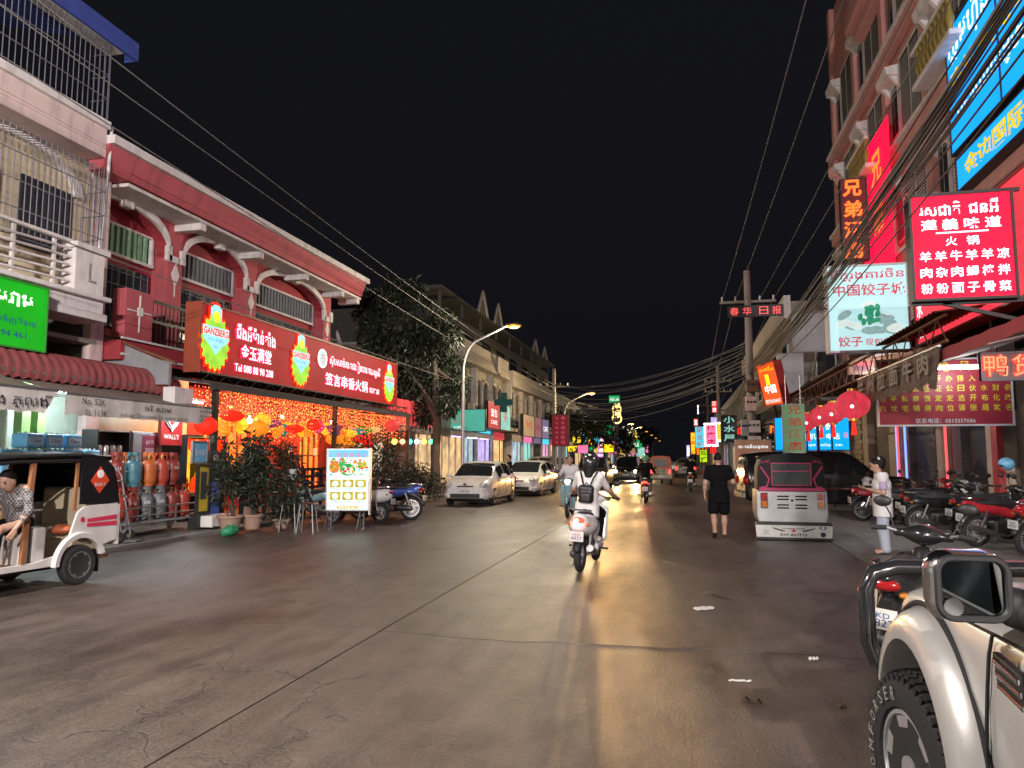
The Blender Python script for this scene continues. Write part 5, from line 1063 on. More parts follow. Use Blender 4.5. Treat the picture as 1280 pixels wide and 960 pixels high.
for k, y in enumerate((60.5, 66, 84, 90)):
    zz = 13.8; hh = 2.0 if k < 2 else 1.4; mb = MB()
    for (a, b) in (((y-1.6, zz), (y, zz+hh)), ((y, zz+hh), (y+1.6, zz))): mb.bar((-16.35, a[0], a[1]), (-16.35, b[0], b[1]), .14, .3)
    A(mb, 'gable_edge', 'trim_white', smooth=0)
    mb = MB(); mb.prism([(y-1.1,zz),(y+1.1,zz),(y,zz+hh-.3)], -16.6, -16.45, 'yz'); A(mb, 'gable', 'conc', smooth=0)
# ---------------- signs of the far left side
def fsign(nm, label, px0, py0, px1, py1, Y, face, lines=(), frame='frame_dark', depth=.25, rim=.04, group=None):
    a, b = aY(px0, py1, Y), aY(px1, py0, Y); return sign(nm, label, 'sign', a, XR, b.x-a.x, b.z-a.z, face, frame, depth, rim, [(l[0], l[1]*(b.x-a.x), l[2]*(b.z-a.z), l[3]*(b.x-a.x), l[4]*(b.z-a.z), *l[5:]) for l in lines], group=group)
def psign(nm, label, px0, px1, X, z0, z1, face, lines=(), frame='frame_dark', depth=.25, rim=.04, group=None):
    a, b = aX(px0, 520, X).y, aX(px1, 520, X).y
    if X < 0: bl, U, w = Vector((X, a, z0)), (0,1,0), b-a
    else: bl, U, w = Vector((X, max(a, b), z0)), (0,-1,0), abs(b-a)
    return sign(nm, label, 'sign', bl, U, w, z1-z0, face, frame, depth, rim, [(l[0], l[1]*w, l[2]*(z1-z0), l[3]*w, l[4]*(z1-z0), *l[5:]) for l in lines], group=group)
s = fsign('shop_sign', 'turquoise lit shop sign with a red chef face beside the tree trunk', 551, 511, 607, 540, 42, 'turq', (('ហាងបាយ', .38, .46, .3, .12, 'red_ink'), ('小龙坎', .38, .2, .18, .12, 'letter_white'), ('◯◯', .38, .68, .17, .22, 'red_ink')))
for k in range(5): letter(s, 'O', (.45+k*.27, 0, .17), .2, .2, 'ink', XR, ZU, off=.02)
psign('shop_sign', 'half red half mint sign on the white shophouse corner', 610, 625, -12.2, 3.5, 5.3, 'coral', (('面包', .5, .6, .5, .3, 'letter_white'), ('CAFE', .5, .25, .5, .15, 'letter_white')))
psign('shop_sign', 'mint panel sign right of the red cafe panel', 625.5, 638, -12.2, 3.5, 5.3, 'turq_pale', (('茶', .5, .55, .4, .4, 'red_ink'),))
psign('shop_sign', 'cream lit panel sign under the arched windows', 654, 668, -12.3, 3.3, 5.1, 'cream_lit', (('手机', .5, .55, .6, .35, 'red_ink'),))
psign('shop_sign', 'dusty pink panel sign next to the cream one', 668.5, 677, -12.3, 3.3, 5.1, 'dusty_pink', (('ទូរស័ព្ទ', .5, .5, .6, .3, 'banner_red'),))
psign('shop_sign', 'lilac panel sign beside the red banner', 677.5, 686, -12.3, 3.3, 5.1, 'lilac', (('CAFE', .5, .5, .6, .25, 'letter_white'),))
s = fsign('banner_sign', 'tall dark red hanging banner with pink lettering on the left side', 690, 518, 711, 558, 52, 'banner_red'); w = aY(711,518,52).x-aY(690,518,52).x; h = aY(690,518,52).z-aY(690,558,52).z
for k, ch in enumerate('青木阁中医馆'): letter(s, ch, (w*.66, 0, h*(.88-k*.15)), w*.24, h*.1, 'banner_text', XR, ZU)
for k, ch in enumerate('针灸推拿养生'): letter(s, ch, (w*.3, 0, h*(.88-k*.15)), w*.18, h*.08, 'banner_text', XR, ZU)
mb = MB(); mb.box(w*.4, w*.6, -.3, -.1, -2.7, 0); mb.build('post', 'cage_steel', s, smooth=0)
glow('cross_teal', '1c4a48', .5, False, 0)
p = aY(630,503,46); cs = thing('pharmacy_cross', 'dark teal pharmacy cross hanging on the white shophouse', 'sign', p); mb = MB(); mb.box(-.2, .2, -.1, .1, -.62, .62); mb.build('upright', 'cross_teal', cs, smooth=0); mb = MB(); mb.box(-.62, .62, -.105, .105, -.2, .2); mb.build('crossbar', 'cross_teal', cs, smooth=0)
def vsign(label, px0, py0, px1, py1, Y, face, txt, tm, group=None, **k):
    a, b = aY(px0, py1, Y), aY(px1, py0, Y); w, h = b.x-a.x, b.z-a.z; s = sign('vertical_sign', label, 'sign', a, XR, w, h, face, k.pop('frame', 'frame_dark'), .25, .04, group=group)
    n = len(txt)
    for i, ch in enumerate(txt): letter(s, ch, (w/2, 0, h*(1-(i+.5)/n)), w*.7, h/n*.75, tm, XR, ZU, bold=.02)
    mb = MB(); mb.box(w*.45, w*.55, -.2, -.1, -a.z, 0); mb.build('post', 'cage_steel', s, smooth=0); return s
vsign('orange vertical sign with yellow characters over a green foot, left side', 733.5, 536, 740, 557, 76, 'led_orange', '火锅串串', 'led_yellow'); fsign('shop_sign', 'small green lit sign at the foot of the orange vertical sign', 734, 557.5, 741, 563, 76.4, 'led_green')
vsign('pink vertical sign with white characters near the lit yellow shop', 747, 547, 755, 566, 84, 'led_pink', '美甲店', 'letter_white')
fsign('shop_sign', 'pale cyan lit sign behind the orange vertical sign', 727, 549, 734, 562, 82, 'led_cyan')
fsign('shop_sign', 'yellow neon characters sign under the orange vertical sign', 709, 556, 722, 566, 70, 'frame_dark', (('铜锣', .5, .5, .9, .8, 'led_yellow', .03),))
fsign('shop_sign', 'yellow neon characters sign left of the pink vertical sign', 715, 545, 727, 555, 74, 'frame_dark', (('湘菜', .5, .5, .9, .8, 'led_yellow', .03),))
s = fsign('tall_green_sign', 'green lit board high on a post in the far street', 761, 494, 775, 504, 92, 'led_green', (('中国城', .3, .5, .4, .4, 'letter_white'), ('24h', .75, .5, .3, .4, 'letter_white'))); mb = MB(); mb.box(.6, .75, -.2, -.05, -aY(761,504,92).z, 0); mb.build('post', 'cage_steel', s, smooth=0)
gf = thing('gold_figure_sign', 'golden neon figure sign under the high green board', 'sign', aY(771,516,93)); glow('neon_gold', (1,.7,.2), 3, False, 0)
mb = MB()
for (z, r_) in ((1.0,.32),(.45,.5),(-.15,.42),(-.75,.55)): mb.torus((0,0,z), r_, .09, 'y', 16, 6)
mb.build('neon_rings', 'neon_gold', gf); mb = MB(); mb.box(-.06, .06, .1, .2, -gf.location.z, 1.5); mb.build('post', 'cage_steel', gf, smooth=0)
fsign('shop_sign', 'larger green lit board lower in the far street', 790, 550, 800, 561, 120, 'led_green', (('饭店', .5, .5, .7, .5, 'letter_white'),)); fsign('shop_sign', 'white lit board with red mark beside the far green board', 785, 557, 794, 567, 116, 'cream_lit', (('K', .5, .5, .4, .6, 'red_ink'),)); fsign('shop_sign', 'pale far sign board right of the green boards', 797, 559, 806, 571, 126, 'turq_pale')
# trees down the street, left
def far_tree(label, px_, X, h, w, n, seed, size=.5, lit=0):
    p = aX(px_, 560, X); t = thing('street_tree', label, 'tree', (X, p.y, 0)); mb = MB(); mb.tube([(0,0,0),(.05,0,h*.3),(0,.1,h*.7)], [.16,.12,.05], 8); mb.build('trunk', 'bark', t)
    rr = random.Random(seed); bl = [((rr.uniform(-w,w)*.6, rr.uniform(-w,w)*.6, h*rr.uniform(.45,.92)), (w*.45, w*.45, h*.14), 1) for _ in range(12)]
    for k in range(4): mb = MB(); mb.tube([(0,0,h*.35), bl[k][0]], [.07,.02], 6); mb.build('limb', 'bark', t)
    fast(leafcloud(n, bl, size, seed=seed, droop=.3), 'crown', LEAF, t, 'stuff')
    return t
far_tree('street tree lit yellow from the shops in the far left row', 772, -8.6, 6.0, 3.0, 1500, 41); far_tree('dark tree right behind the red banner', 728, -9.8, 7.2, 3.6, 1800, 42); far_tree('dim tree beside the row of far street lamps', 806, -8.8, 9, 4, 1200, 43, .8)
# ================================================================== RIGHT SIDE
BX = 7.2
ho = thing('hotel_building', 'tall salmon coloured hotel with white louvred shutters on the right', 'building', (BX, 25, 0)); A = W_(ho)
def H(nm, m, x0, x1, y0, y1, z0, z1, par=None, bevel=0): mb = MB(); mb.box(x0, x1, y0, y1, z0, z1); return A(mb, nm, m, par, smooth=0, bevel=bevel)
HC = aX(1047,300,BX-.1).y; ZS = (4.4, 8.0, 11.5, 15.2, 19.0); y_near = 9.0
H('wall', 'wall_salmon', BX, 20, y_near, HC, 4.4, 22)
for z in ZS[1:4]: H('floor_band', 'wall_salmon', BX-.3, BX, y_near, HC+.3, z-.35, z+.1, bevel=.04); H('band_lip', 'trim_white', BX-.38, BX-.302, y_near, HC+.35, z+.02, z+.14)
H('cornice', 'wall_salmon', BX-1.0, BX, y_near, HC+.9, 15.25, 15.7, bevel=.08) if 0 else None
tp_ = aX(1065,15,BX-.7); H('top_cornice', 'wall_salmon', BX-.75, BX+2, y_near, tp_.y+1.2, tp_.z-.3, tp_.z+.35, bevel=.1); H('top_cornice_lip', 'wall_salmon', BX-.5, BX+2, y_near, tp_.y+.9, tp_.z-.75, tp_.z-.3, bevel=.06)
lg = aX(1036,210,BX-.6); H('ledge_cornice', 'wall_salmon', BX-.65, BX+2, HC-1.5, lg.y, lg.z-.5, lg.z, bevel=.1); H('ledge_cornice_lip', 'wall_salmon', BX-.4, BX+2, HC-1.5, lg.y-.3, lg.z-.9, lg.z-.5, bevel=.06)
yb_ = HC-.3; bay = 4.1; bi = 0
while yb_-bay > y_near:
    y0, y1 = yb_-bay, yb_
    H('pilaster', 'wall_salmon', BX-.22, BX, y1-.45, y1, 4.4, 22, bevel=.02)
    for fi, (z0, z1) in enumerate(((4.6, 7.5), (8.2, 11.0), (11.7, 14.7), (15.4, 18.5))):
        # louvred double shutter
        a, b = y0+.25, y0+2.35; sf_ = H('shutter_frame', 'trim_white', BX-.12, BX, a, b, z0+.15, z1-.25)
        mb = MB()
        for q in range(2):
            u0 = a+.12+q*(b-a-.1)/2; u1 = u0+(b-a)/2-.2; nz = int((z1-z0-.7)/.1)
            for k in range(nz):
                z = z0+.3+k*.1; mb.add([(BX-.152,u0,z),(BX-.152,u1,z),(BX-.13,u1,z+.075),(BX-.13,u0,z+.075)], [(0,1,2,3)])
        A(mb, 'louvre_slats', 'louvre', sf_, smooth=0, kind='stuff')
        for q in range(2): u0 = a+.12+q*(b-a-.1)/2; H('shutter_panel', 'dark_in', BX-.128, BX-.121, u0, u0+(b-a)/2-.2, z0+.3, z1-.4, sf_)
        # window with hood on brackets
        c, d = y0+2.75, y0+3.45; w = H('window', 'frame_white', BX-.08, BX, c, d, z0+.4, z1-.8); 
        for q in range(2): H('pane', 'glass_win', BX-.1, BX-.081, c+.06+q*(d-c)/2, c+(d-c)/2-.03+q*(d-c)/2, z0+.48, z1-.9, w)
        mb = MB(); mb.prism([(BX,z1-.75),(BX-.45,z1-.7),(BX-.5,z1-.45),(BX,z1-.35)], c-.25, d+.25, 'xz'); A(mb, 'window_hood', 'trim_white', w, smooth=0)
        for yy in (c-.2, d+.05): mb = MB(); mb.prism([(BX,z1-1.1),(BX-.15,z1-1.0),(BX-.35,z1-.72),(BX,z1-.76)], yy, yy+.15, 'xz'); A(mb, 'hood_bracket', 'trim_white', w, smooth=0)
        if fi == 2 and bi in (1, 3):
            H('balcony_slab', 'trim_white', BX-.85, BX, a-.3, b+.5, z0-.15, z0, bevel=.03); H('balcony_rail', 'trim_white', BX-.85, BX-.7, a-.3, b+.5, z0+.85, z0+.97, bevel=.02)
            for k in range(9): mb = MB(); mb.lathe([(.05,0),(.07,.08),(.11,.28),(.06,.5),(.05,.62),(.09,.75),(.06,.85)], (BX-.78, a-.2+k*.29, z0), n=10); A(mb, 'baluster', 'olive_gold' if mat('olive_gold', (.28,.20,.05), .5) else 0)
    yb_ -= bay; bi += 1
# blue billboard of the hotel side
glow('bill_blue', '0c8ee6', 1.7, True, .08, .8); glow('bill_white', (.85,.95,1), 1.5, False, 0); glow('bill_gold', 'f0d020', 1.0, False, .3, 8)
bx_ = BX-.55; c0 = aX(1181,45,bx_); c1 = aX(1190,197,bx_); zt_, zb_ = c0.z, c1.z; yl = c0.y; bw = 9.0; bh = zt_-zb_
bb = sign('billboard', 'huge bright blue billboard with white and yellow script on the hotel', 'billboard', (bx_, yl, zb_), (0,-1,0), bw, bh, 'bill_blue', 'frame_dark', .3, .05, lines=(('ក្រុមហ៊ុនយូអាន', 2.4, bh*.83, 4.4, .85, 'bill_white', .01), ('柬埔寨大酒店', 2.6, bh*.55, 4.8, .55, 'bill_gold', .03), ('ភោជនីយដ្ឋាន ចិន', 3.0, bh*.30, 5.0, .6, 'bill_white', .01), ('KTV', 7.4, bh*.6, 2, 1.2, 'bill_white', .03)))
for u in (2.95, 5.9): mb = MB(); mb.box(-.03, .012, -u-.015, -u+.015, .05, bh-.05); mb.build('seam', 'frame_dark', bb, smooth=0)
lz = aX(1192,215,bx_).z
b2 = sign('billboard_strip', 'narrow blue sign strip with yellow characters under the billboard', 'sign', (bx_-.02, yl-.3, zb_-1.0), (0,-1,0), 8.2, .8, 'bill_blue', 'frame_dark', .3, .03, lines=(('金边国际酒店火锅', 3.6, .4, 6.2, .5, 'bill_gold', .03),))
# hotel neon
glow('neon_orange', (1,.13,.02), 2.4, False, 0); mat('neon_back', (.10,.02,.025), .5); glow('cloth_red', 'e8103c', 1.5, True, .15)
vs = fsign('hotel_neon_sign', 'vertical hotel sign of orange neon characters on the salmon building', 1054, 222, 1083, 326, 27.5, 'neon_back', depth=.3); w = aY(1083,222,27.5).x-aY(1054,222,27.5).x; h = aY(1054,222,27.5).z-aY(1054,326,27.5).z
for k, ch in enumerate('兄弟酒店'): letter(vs, ch, (w/2, 0, h*(.86-k*.25)), w*.82, h*.2, 'neon_orange', XR, ZU, bold=.035, off=.05)
hp = thing('hotel_red_banner', 'red lit banner running along the hotel front behind the cables', 'banner', (BX-.5, 26, 8)); A2 = W_(hp)
ya, yb2 = aX(1078,260,BX-.5).y, aX(1116,260,BX-.5).y
mb = MB(); mb.box(BX-.52, BX-.5, yb2, ya, 7.6, 12.6); A2(mb, 'cloth', 'cloth_red', smooth=0)
for k, ch in enumerate('兄弟'): letter(hp, ch, Vector((-.03, (ya+yb2)/2-26-.4, 3.4-k*1.7)), 1.3, 1.1, 'neon_orange', (0,-1,0), ZU, bold=.03, off=.03)
# ---------------- ground floor shops
gs = thing('shop_row', 'row of ground floor shops with dark shutters and pale pillars behind the motorbikes', 'shops', (BX, 17, 0)); A3 = W_(gs)
def S(nm, m, x0, x1, y0, y1, z0, z1, par=None, bevel=0): mb = MB(); mb.box(x0, x1, y0, y1, z0, z1); return A3(mb, nm, m, par, smooth=0, bevel=bevel)
mat('pillar_beige', (.48,.38,.30), .7, dirt=.25); mat('shutter_brown', (.06,.045,.035), .5, dirt=.3); mat('curtain_yellow', (.6,.42,.10), .8); mat('tile_wall', (.35,.26,.16), .5, var=.4, vs=14)
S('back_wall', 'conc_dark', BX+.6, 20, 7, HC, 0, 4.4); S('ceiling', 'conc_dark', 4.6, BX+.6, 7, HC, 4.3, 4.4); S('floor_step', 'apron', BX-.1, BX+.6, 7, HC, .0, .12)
def Yx(px_, X=BX): return aX(px_, 600, X).y
for (pa, pb) in ((1086,1092), (1119,1131), (1244,1261), (1180,1186), (1058,1063)): S('pillar', 'pillar_beige', BX-.15, BX+.3, Yx(pb), Yx(pa), 0, 4.3, bevel=.01)
S('post', 'frame_red', BX-.3, BX-.16, Yx(1268), Yx(1260), 0, 4.3)
for k, (pa, pb) in enumerate(((1093,1118), (1144,1168), (1210,1243), (1270,1310))):
    a, b = Yx(pb), Yx(pa); sh2 = S('shutter', 'shutter_brown', BX+.1, BX+.2, a, b, .12, 4.0); n = 16
    for q in range(n): mb = MB(); z = .2+q*(3.8/n); mb.box(BX+.085, BX+.1, a+.03, b-.03, z, z+3.8/n-.03); A3(mb, 'slat', 'shutter_brown', sh2, smooth=0)
glow('lit_yellow', (1,.72,.2), .9, True, .4, 4); glow('lit_blue', (.25,.4,1), 1.4, False, 0); glow('lit_red', (1,.12,.12), 1.3, False, 0); mat('mosaic', (.12,.09,.10), .5, var=.6, vs=18)
S('lit_curtain', 'lit_yellow', BX+.2, BX+.24, Yx(1180), Yx(1169), .12, 3.6); S('mosaic_pillar', 'mosaic', BX-.1, BX+.3, Yx(1209), Yx(1197), 0, 4.2); S('dark_doorway', 'dark_in', BX+.2, BX+.3, Yx(1197), Yx(1186), 0, 4); S('mosaic_pillar', 'mosaic', BX-.1, BX+.3, Yx(1143), Yx(1136), 0, 4.2)
for (px_, m) in ((1133,'lit_red'), (1131.5,'lit_blue'), (1142.5,'lit_blue'), (1195,'lit_red')):
    mb = MB(); y = Yx(px_); mb.cyl((BX-.2, y, .9), (BX-.2, y, 3.0), .035, n=8); A3(mb, 'neon_strip', m)
n = 13
bw0, bw1 = Yx(1084), Yx(1066)
for r_ in range(16):
    for c_ in range(4):
        y = bw0+(bw1-bw0)*(c_+(.5 if r_ % 2 else 0))/4.5; mb = MB(); mb.box(BX-.12, BX-.02-.01*random.random(), y+.01, y+(bw1-bw0)/4.6-.01, .15+r_*.2, .33+r_*.2); A3(mb, 'stone_tile', 'tile_wall', smooth=0)
S('tile_backing', 'conc_dark', BX-.05, BX+.3, bw0, bw1, 0, 4.2)
S('lit_shopfront', 'shop_cool', BX+.3, BX+.4, Yx(1057), HC-2, .3, 3.0)
for k in range(6): mb = MB(); y = Yx(1057)+k*1.1; mb.box(BX+.22, BX+.3, y, y+.07, .2, 3.1); A3(mb, 'mullion', 'frame_grey', smooth=0)
# ---------------- perpendicular and hanging signs
glow('sq_red', 'dc0a32', 1.9, True, .1, 1.5); glow('sq_text', 'd8f4ff', 2.2, False, 0)
RY = 11.0; a = aY(1142,377,RY); b = aY(1262,236,RY); w, h = 1.29, b.z-a.z
rs = sign('square_red_sign', 'square bright red lightbox listing noodle dishes in white characters', 'sign', (a.x, RY, a.z), XR, w, h, 'sq_red', 'frame_dark', .22, .03)
def rt(tx, u0, u1, v, hh, bold=.01): letter(rs, tx, (w*(u0+u1)/2, 0, h*v), w*(u1-u0), h*hh, 'sq_text', XR, ZU, bold=bold)
rt('រសជាតិ', .1, .5, .855, .13, .02); rt('ជនអ៊ី', .58, .86, .86, .13, .02); rt('遵 義 味 道', .11, .88, .705, .105, .02)
mb = MB(); mb.box(w*.25, w*.75, -.03, -.012, h*.62, h*.63); mb.build('underline', 'sq_text', rs, smooth=0)
rt('火', .34, .45, .545, .085); rt('锅', .54, .66, .545, .085)
for k, ln in enumerate(('羊羊牛羊羊凉', '肉杂肉蝎棒拌', '粉粉面子骨菜')):
    for i, ch in enumerate(ln): rt(ch, .08+i*.148, .195+i*.148, .41-k*.15, .095, .015)
for (p_, q_) in (((0,.1,-.02), (w+.9,.1,-.02)), ((0,.1,h+.02), (w+3,.1,h+.02)), ((w*.3,.1,-.02), (w+1.6,.1,-.75))): mb = MB(); mb.bar(p_, q_, .05); mb.build('bracket_bar', 'frame_dark', rs, smooth=0)
WY = 16.0; a = aY(1036,441,WY); b = aY(1134,328,WY); w2, h2 = b.x-a.x, b.z-a.z
glow('dump_white', 'b4e0e2', 1.0, True, .06); glow('dump_red', 'd85068', .7, False, 0); glow('dump_green', '38a880', .6, False, .3, 12); glow('dump_grey', '9cc4c4', .6, False, .2, 8); glow('dump_cream', 'd8ece6', .85, False, .1, 8)
ws = sign('dumpling_sign', 'white lightbox with red characters and a heap of dumplings', 'sign', (a.x, WY, a.z), XR, w2, h2, 'dump_white', 'frame_grey', .3, .035)
def wt(tx, u0, u1, v, hh, m='dump_red', bold=.008): letter(ws, tx, (w2*(u0+u1)/2, 0, h2*v), w2*(u1-u0), h2*hh, m, XR, ZU, bold=bold)
wt('ទីក្រុងគាវចិន', .06, .95, .88, .14); wt('中国饺子城', .08, .96, .71, .14, bold=.015); wt('饺子', .12, .42, .12, .12, bold=.015); wt('现包的好', .45, .88, .11, .08)
rr = random.Random(9)
def blob(parent, c, ru, rv, m, off, ang=0, U=XR):
    mb = MB(); k = 16; pts = []
    for i in range(k):
        t_ = 2*PI*i/k; x, z = ru*math.cos(t_), rv*math.sin(t_)*(1 if math.sin(t_) > 0 else .55); pts.append((c[0]+x*math.cos(ang)-z*math.sin(ang), c[1]+x*math.sin(ang)+z*math.cos(ang)))
    Nn = Vector(U).cross(ZU); mb.add([Vector(U)*p+ZU*q+Nn*off for p, q in pts], [tuple(range(k))]); return mb.build('dumpling_print', m, parent, smooth=0)
for i in range(16):
    u, v = rr.uniform(.12,.9), rr.uniform(.22,.56); blob(ws, (w2*u, h2*v), w2*.1, h2*.055, 'dump_grey' if i % 2 else 'dump_cream', .003+i*.0004, rr.uniform(-.7,.7))
for i in range(14): blob(ws, (w2*(.5+rr.uniform(-.11,.11)), h2*(.42+rr.uniform(-.08,.08))), w2*.05, h2*.035, 'dump_green', .011+i*.0003, rr.uniform(-2,2))
# red fascia running toward the viewer
glow('fascia_pinkred', 'e03848', 1.2, True, .12, 1.2); FX2 = b.x+.06; fz0 = a.z+.05; fh = 1.75
fs = sign('dumpling_fascia', 'long pink red fascia beside the dumpling sign with vertical white characters', 'sign', (FX2, WY-.12, fz0), (0,-1,0), 6.0, fh, 'fascia_pinkred', 'frame_red', .3, .03)
for k, ch in enumerate('手工水饺'): letter(fs, ch, (0, -.32, fh*(.86-k*.235)), .34, fh*.18, 'bill_white', (0,-1,0), ZU, bold=.02)
blob(fs, (1.15, fh*.62), .42, .42, 'dump_cream', .01, 0, (0,-1,0)); 
for i in range(10): blob(fs, (1.15+rr.uniform(-.25,.25), fh*.62+rr.uniform(-.2,.25)), .12, .1, 'dump_grey' if i % 3 else 'dump_green', .013+i*.0004, rr.uniform(-2,2), (0,-1,0))
letter(fs, '牛肉面 羊肉粉', (0,-3.0,fh*.72), 2.2, .4, 'bill_white', (0,-1,0), ZU, bold=.02); letter(fs, '欢迎光临', (0,-3.0,fh*.3), 2.0, .3, 'dump_grey', (0,-1,0), ZU)
# steel canopy frame with truss
tr_ = thing('canopy_truss', 'rusty steel canopy truss over the parked bikes on the right', 'canopy', (4.0, 24, 3.5)); A4 = W_(tr_); TX = 4.0
t0, t1 = 12.4, 30.0
for z in (3.42, 3.82): mb = MB(); mb.tube([(TX,t0,z),(TX,t1,z)], .03, 6); A4(mb, 'chord', 'rust')
nn = 44
for i in range(nn): mb = MB(); y = t0+(t1-t0)*i/nn; d = (t1-t0)/nn; mb.tube([(TX,y,3.42+.4*(i%2)),(TX,y+d,3.82-.4*(i%2))], .012, 5); A4(mb, 'web', 'rust')
mb = MB()
for i in range(88): y = t0+(t1-t0)*i/88; d = (t1-t0)/88; mb.add([(TX-.15,y,3.86),(TX-.15,y+d/2,3.9),(TX-.15,y+d,3.86),(BX,y,4.25),(BX,y+d/2,4.29),(BX,y+d,4.25)], [(0,1,4,3),(1,2,5,4)])
A4(mb, 'roof_sheet', 'rust', smooth=0)
for y in (23.7, 29.8): mb = MB(); mb.box(TX-.04, TX+.04, y-.04, y+.04, 0, 3.42); A4(mb, 'post', 'rust', smooth=0)
# tattered brown awning
ta = thing('tattered_awning', 'faded brown awning with a torn lettered valance', 'awning', (TX-.1, 15, 3)); A5 = W_(ta); mat('canvas_faded', (.17,.12,.095), .9, var=.5, vs=5, dirt=.5); mat('canvas_red', (.33,.05,.06), .85, dirt=.3); mat('faded_ink', (.36,.32,.27), .9, bump=0)
ya, yb2 = aX(1072,470,TX-.1).y, aX(1175,445,TX-.1).y; n = 60; mb = MB(); rr = random.Random(3)
for i in range(n+1):
    y = ya+(yb2-ya)*i/n
    for j in range(4): f = j/3; mb.v.append((TX-.1-.05*f+.03*math.sin(i*1.7+j)*f, y, 3.36-.02*i/n-(.58+.05*math.sin(i*.9)+rr.uniform(-.03,.03)*(j == 3))*f))
for i in range(n):
    for j in range(3): k = i*4+j; mb.f.append((k, k+1, k+5, k+4)); mb.mi.append(0)
A5(mb, 'valance', 'canvas_faded', smooth=80)
mb = MB()
for i in range(n+1):
    y = ya+(yb2-ya)*i/n
    for j in range(5): f = j/4; mb.v.append((TX-.1+2.4*f, y, 3.36+.5*f-.06*math.sin(PI*f)))
for i in range(n):
    for j in range(4): k = i*5+j; mb.f.append((k, k+5, k+6, k+1)); mb.mi.append(0)
A5(mb, 'canvas', 'canvas_faded', smooth=80)
for k, ch in enumerate('兰州拉面牛肉'): letter(ta, ch, Vector((-.06, ya-15-.6-k*.85, .12)), .55, .36, 'faded_ink', (0,-1,0), ZU, off=.03, bold=.02)
mb = MB(); mb.tube([(TX-.1,ya,3.37),(TX-.1,yb2,3.35)], .025, 6); A5(mb, 'front_bar', 'steel')
ra = thing('red_awning', 'red canvas awning above the duck shop sign', 'awning', (4.1, 11, 3.4)); A5 = W_(ra); n = 40; mb = MB()
ya, yb2 = 13.2, 8.2
for i in range(n+1):
    y = ya+(yb2-ya)*i/n
    for (x, z) in ((3.95,3.12),(3.95,3.3),(4.6,3.5),(5.6,3.75),(6.6,3.95)): mb.v.append((x, y, z+.01*math.sin(i)))
for i in range(n):
    for j in range(4): k = i*5+j; mb.f.append((k, k+5, k+6, k+1)); mb.mi.append(0)
A5(mb, 'canvas', 'canvas_red', smooth=60)
for y in (ya-.1, (ya+yb2)/2, yb2+.1): mb = MB(); mb.tube([(3.98,y,3.26),(6.6,y,3.85)], .02, 6); A5(mb, 'rib', 'steel')
# red text board facing the street's length
mat('board_maroon', (.36,.03,.05), .45, dirt=.15); mat('gilt', (.8,.66,.06), .4)
TY = 17.0; a = aY(1098,533,TY); b = aY(1263,446,TY); w3, h3 = b.x-a.x, b.z-a.z
tb_ = sign('fortune_board', 'large maroon board with rows of gold characters and a phone number', 'sign', (a.x, TY, a.z), XR, w3, h3, 'board_maroon', 'frame_white', .1, .03)
def tt(tx, u, v, tw, th, m='gilt'): letter(tb_, tx, (w3*u, 0, h3*v), w3*tw, h3*th, m, XR, ZU, bold=.012)
for i, ch in enumerate('天命地风'): tt(ch, .2+i*.155 if i > 1 else .15+i*.15, .88, .075, .15)
for k, ln in enumerate(('安迁结开办择入风旺起', '寻祖公业证公日伙水财名', '点寻私商搬定定选开布化改', '穴坟宅铺房向位课张局煞名')):
    n = len(ln)
    for i, ch in enumerate(ln): tt(ch, .04+(i+12-n)*.084, .70-k*.145, .05, .095)
tt('联系电话：0315557686', .5, .075, .44, .075, 'ink_white')
for u in (.1, .5, .9): mb = MB(); mb.tube([(w3*u,.05,h3),(w3*u,.05,4.3-a.z)], .015, 5); mb.build('hanger', 'steel', tb_)
tl_ = thing('tube_lamp', 'lit white fluorescent tube above the maroon board', 'lamp', aY(1203,460,TY-.6)); mb = MB(); mb.cyl((-.56,0,0), (.56,0,0), .022, n=8); mb.build('tube', 'tube_white', tl_); point(tl_, (0,-.15,-.12), 36, (.88,.92,1), .1); mb = MB(); mb.box(-.6, .6, .0, .08, .03, .07); mb.build('batten', 'frame_white', tl_, smooth=0)
mb = MB(); mb.tube([(.3,.04,.05),(.3,.04,4.2-tl_.location.z)], .012, 5); mb.build('hanger', 'steel', tl_)
mat('duck_panel', (.36,.38,.42), .4); glow('duck_neon', (1,.05,.03), 3.0, True, 0); glow('duck_core', (1,.38,.16), 1.5, False, 0)
DY = 13.4; a = aY(1227,476,DY); ds = sign('duck_sign', 'grey panel with glowing red neon characters at the right edge', 'sign', a, XR, 1.35, .46, 'duck_panel', 'frame_grey', .1, .015)
for k, ch in enumerate('鸭货店'): letter(ds, ch, (.2+k*.42, 0, .24), .36, .36, 'duck_neon', XR, ZU, bold=.05, off=.03); letter(ds, ch, (.2+k*.42, 0, .24), .35, .35, 'duck_core', XR, ZU, bold=-.005, off=.06)
mb = MB(); mb.tube([(.2,.05,.46),(.2,.05,1.1)], .015, 5); mb.tube([(1.1,.05,.46),(1.1,.05,1.1)], .015, 5); mb.build('hanger', 'steel', ds)
vb = fsign('blue_neon_sign', 'narrow pale blue neon sign behind the maroon board', 1258, 474, 1268, 512, 17.6, 'frame_dark', (('5', .5, .5, .8, .8, 'lit_blue', .04),))
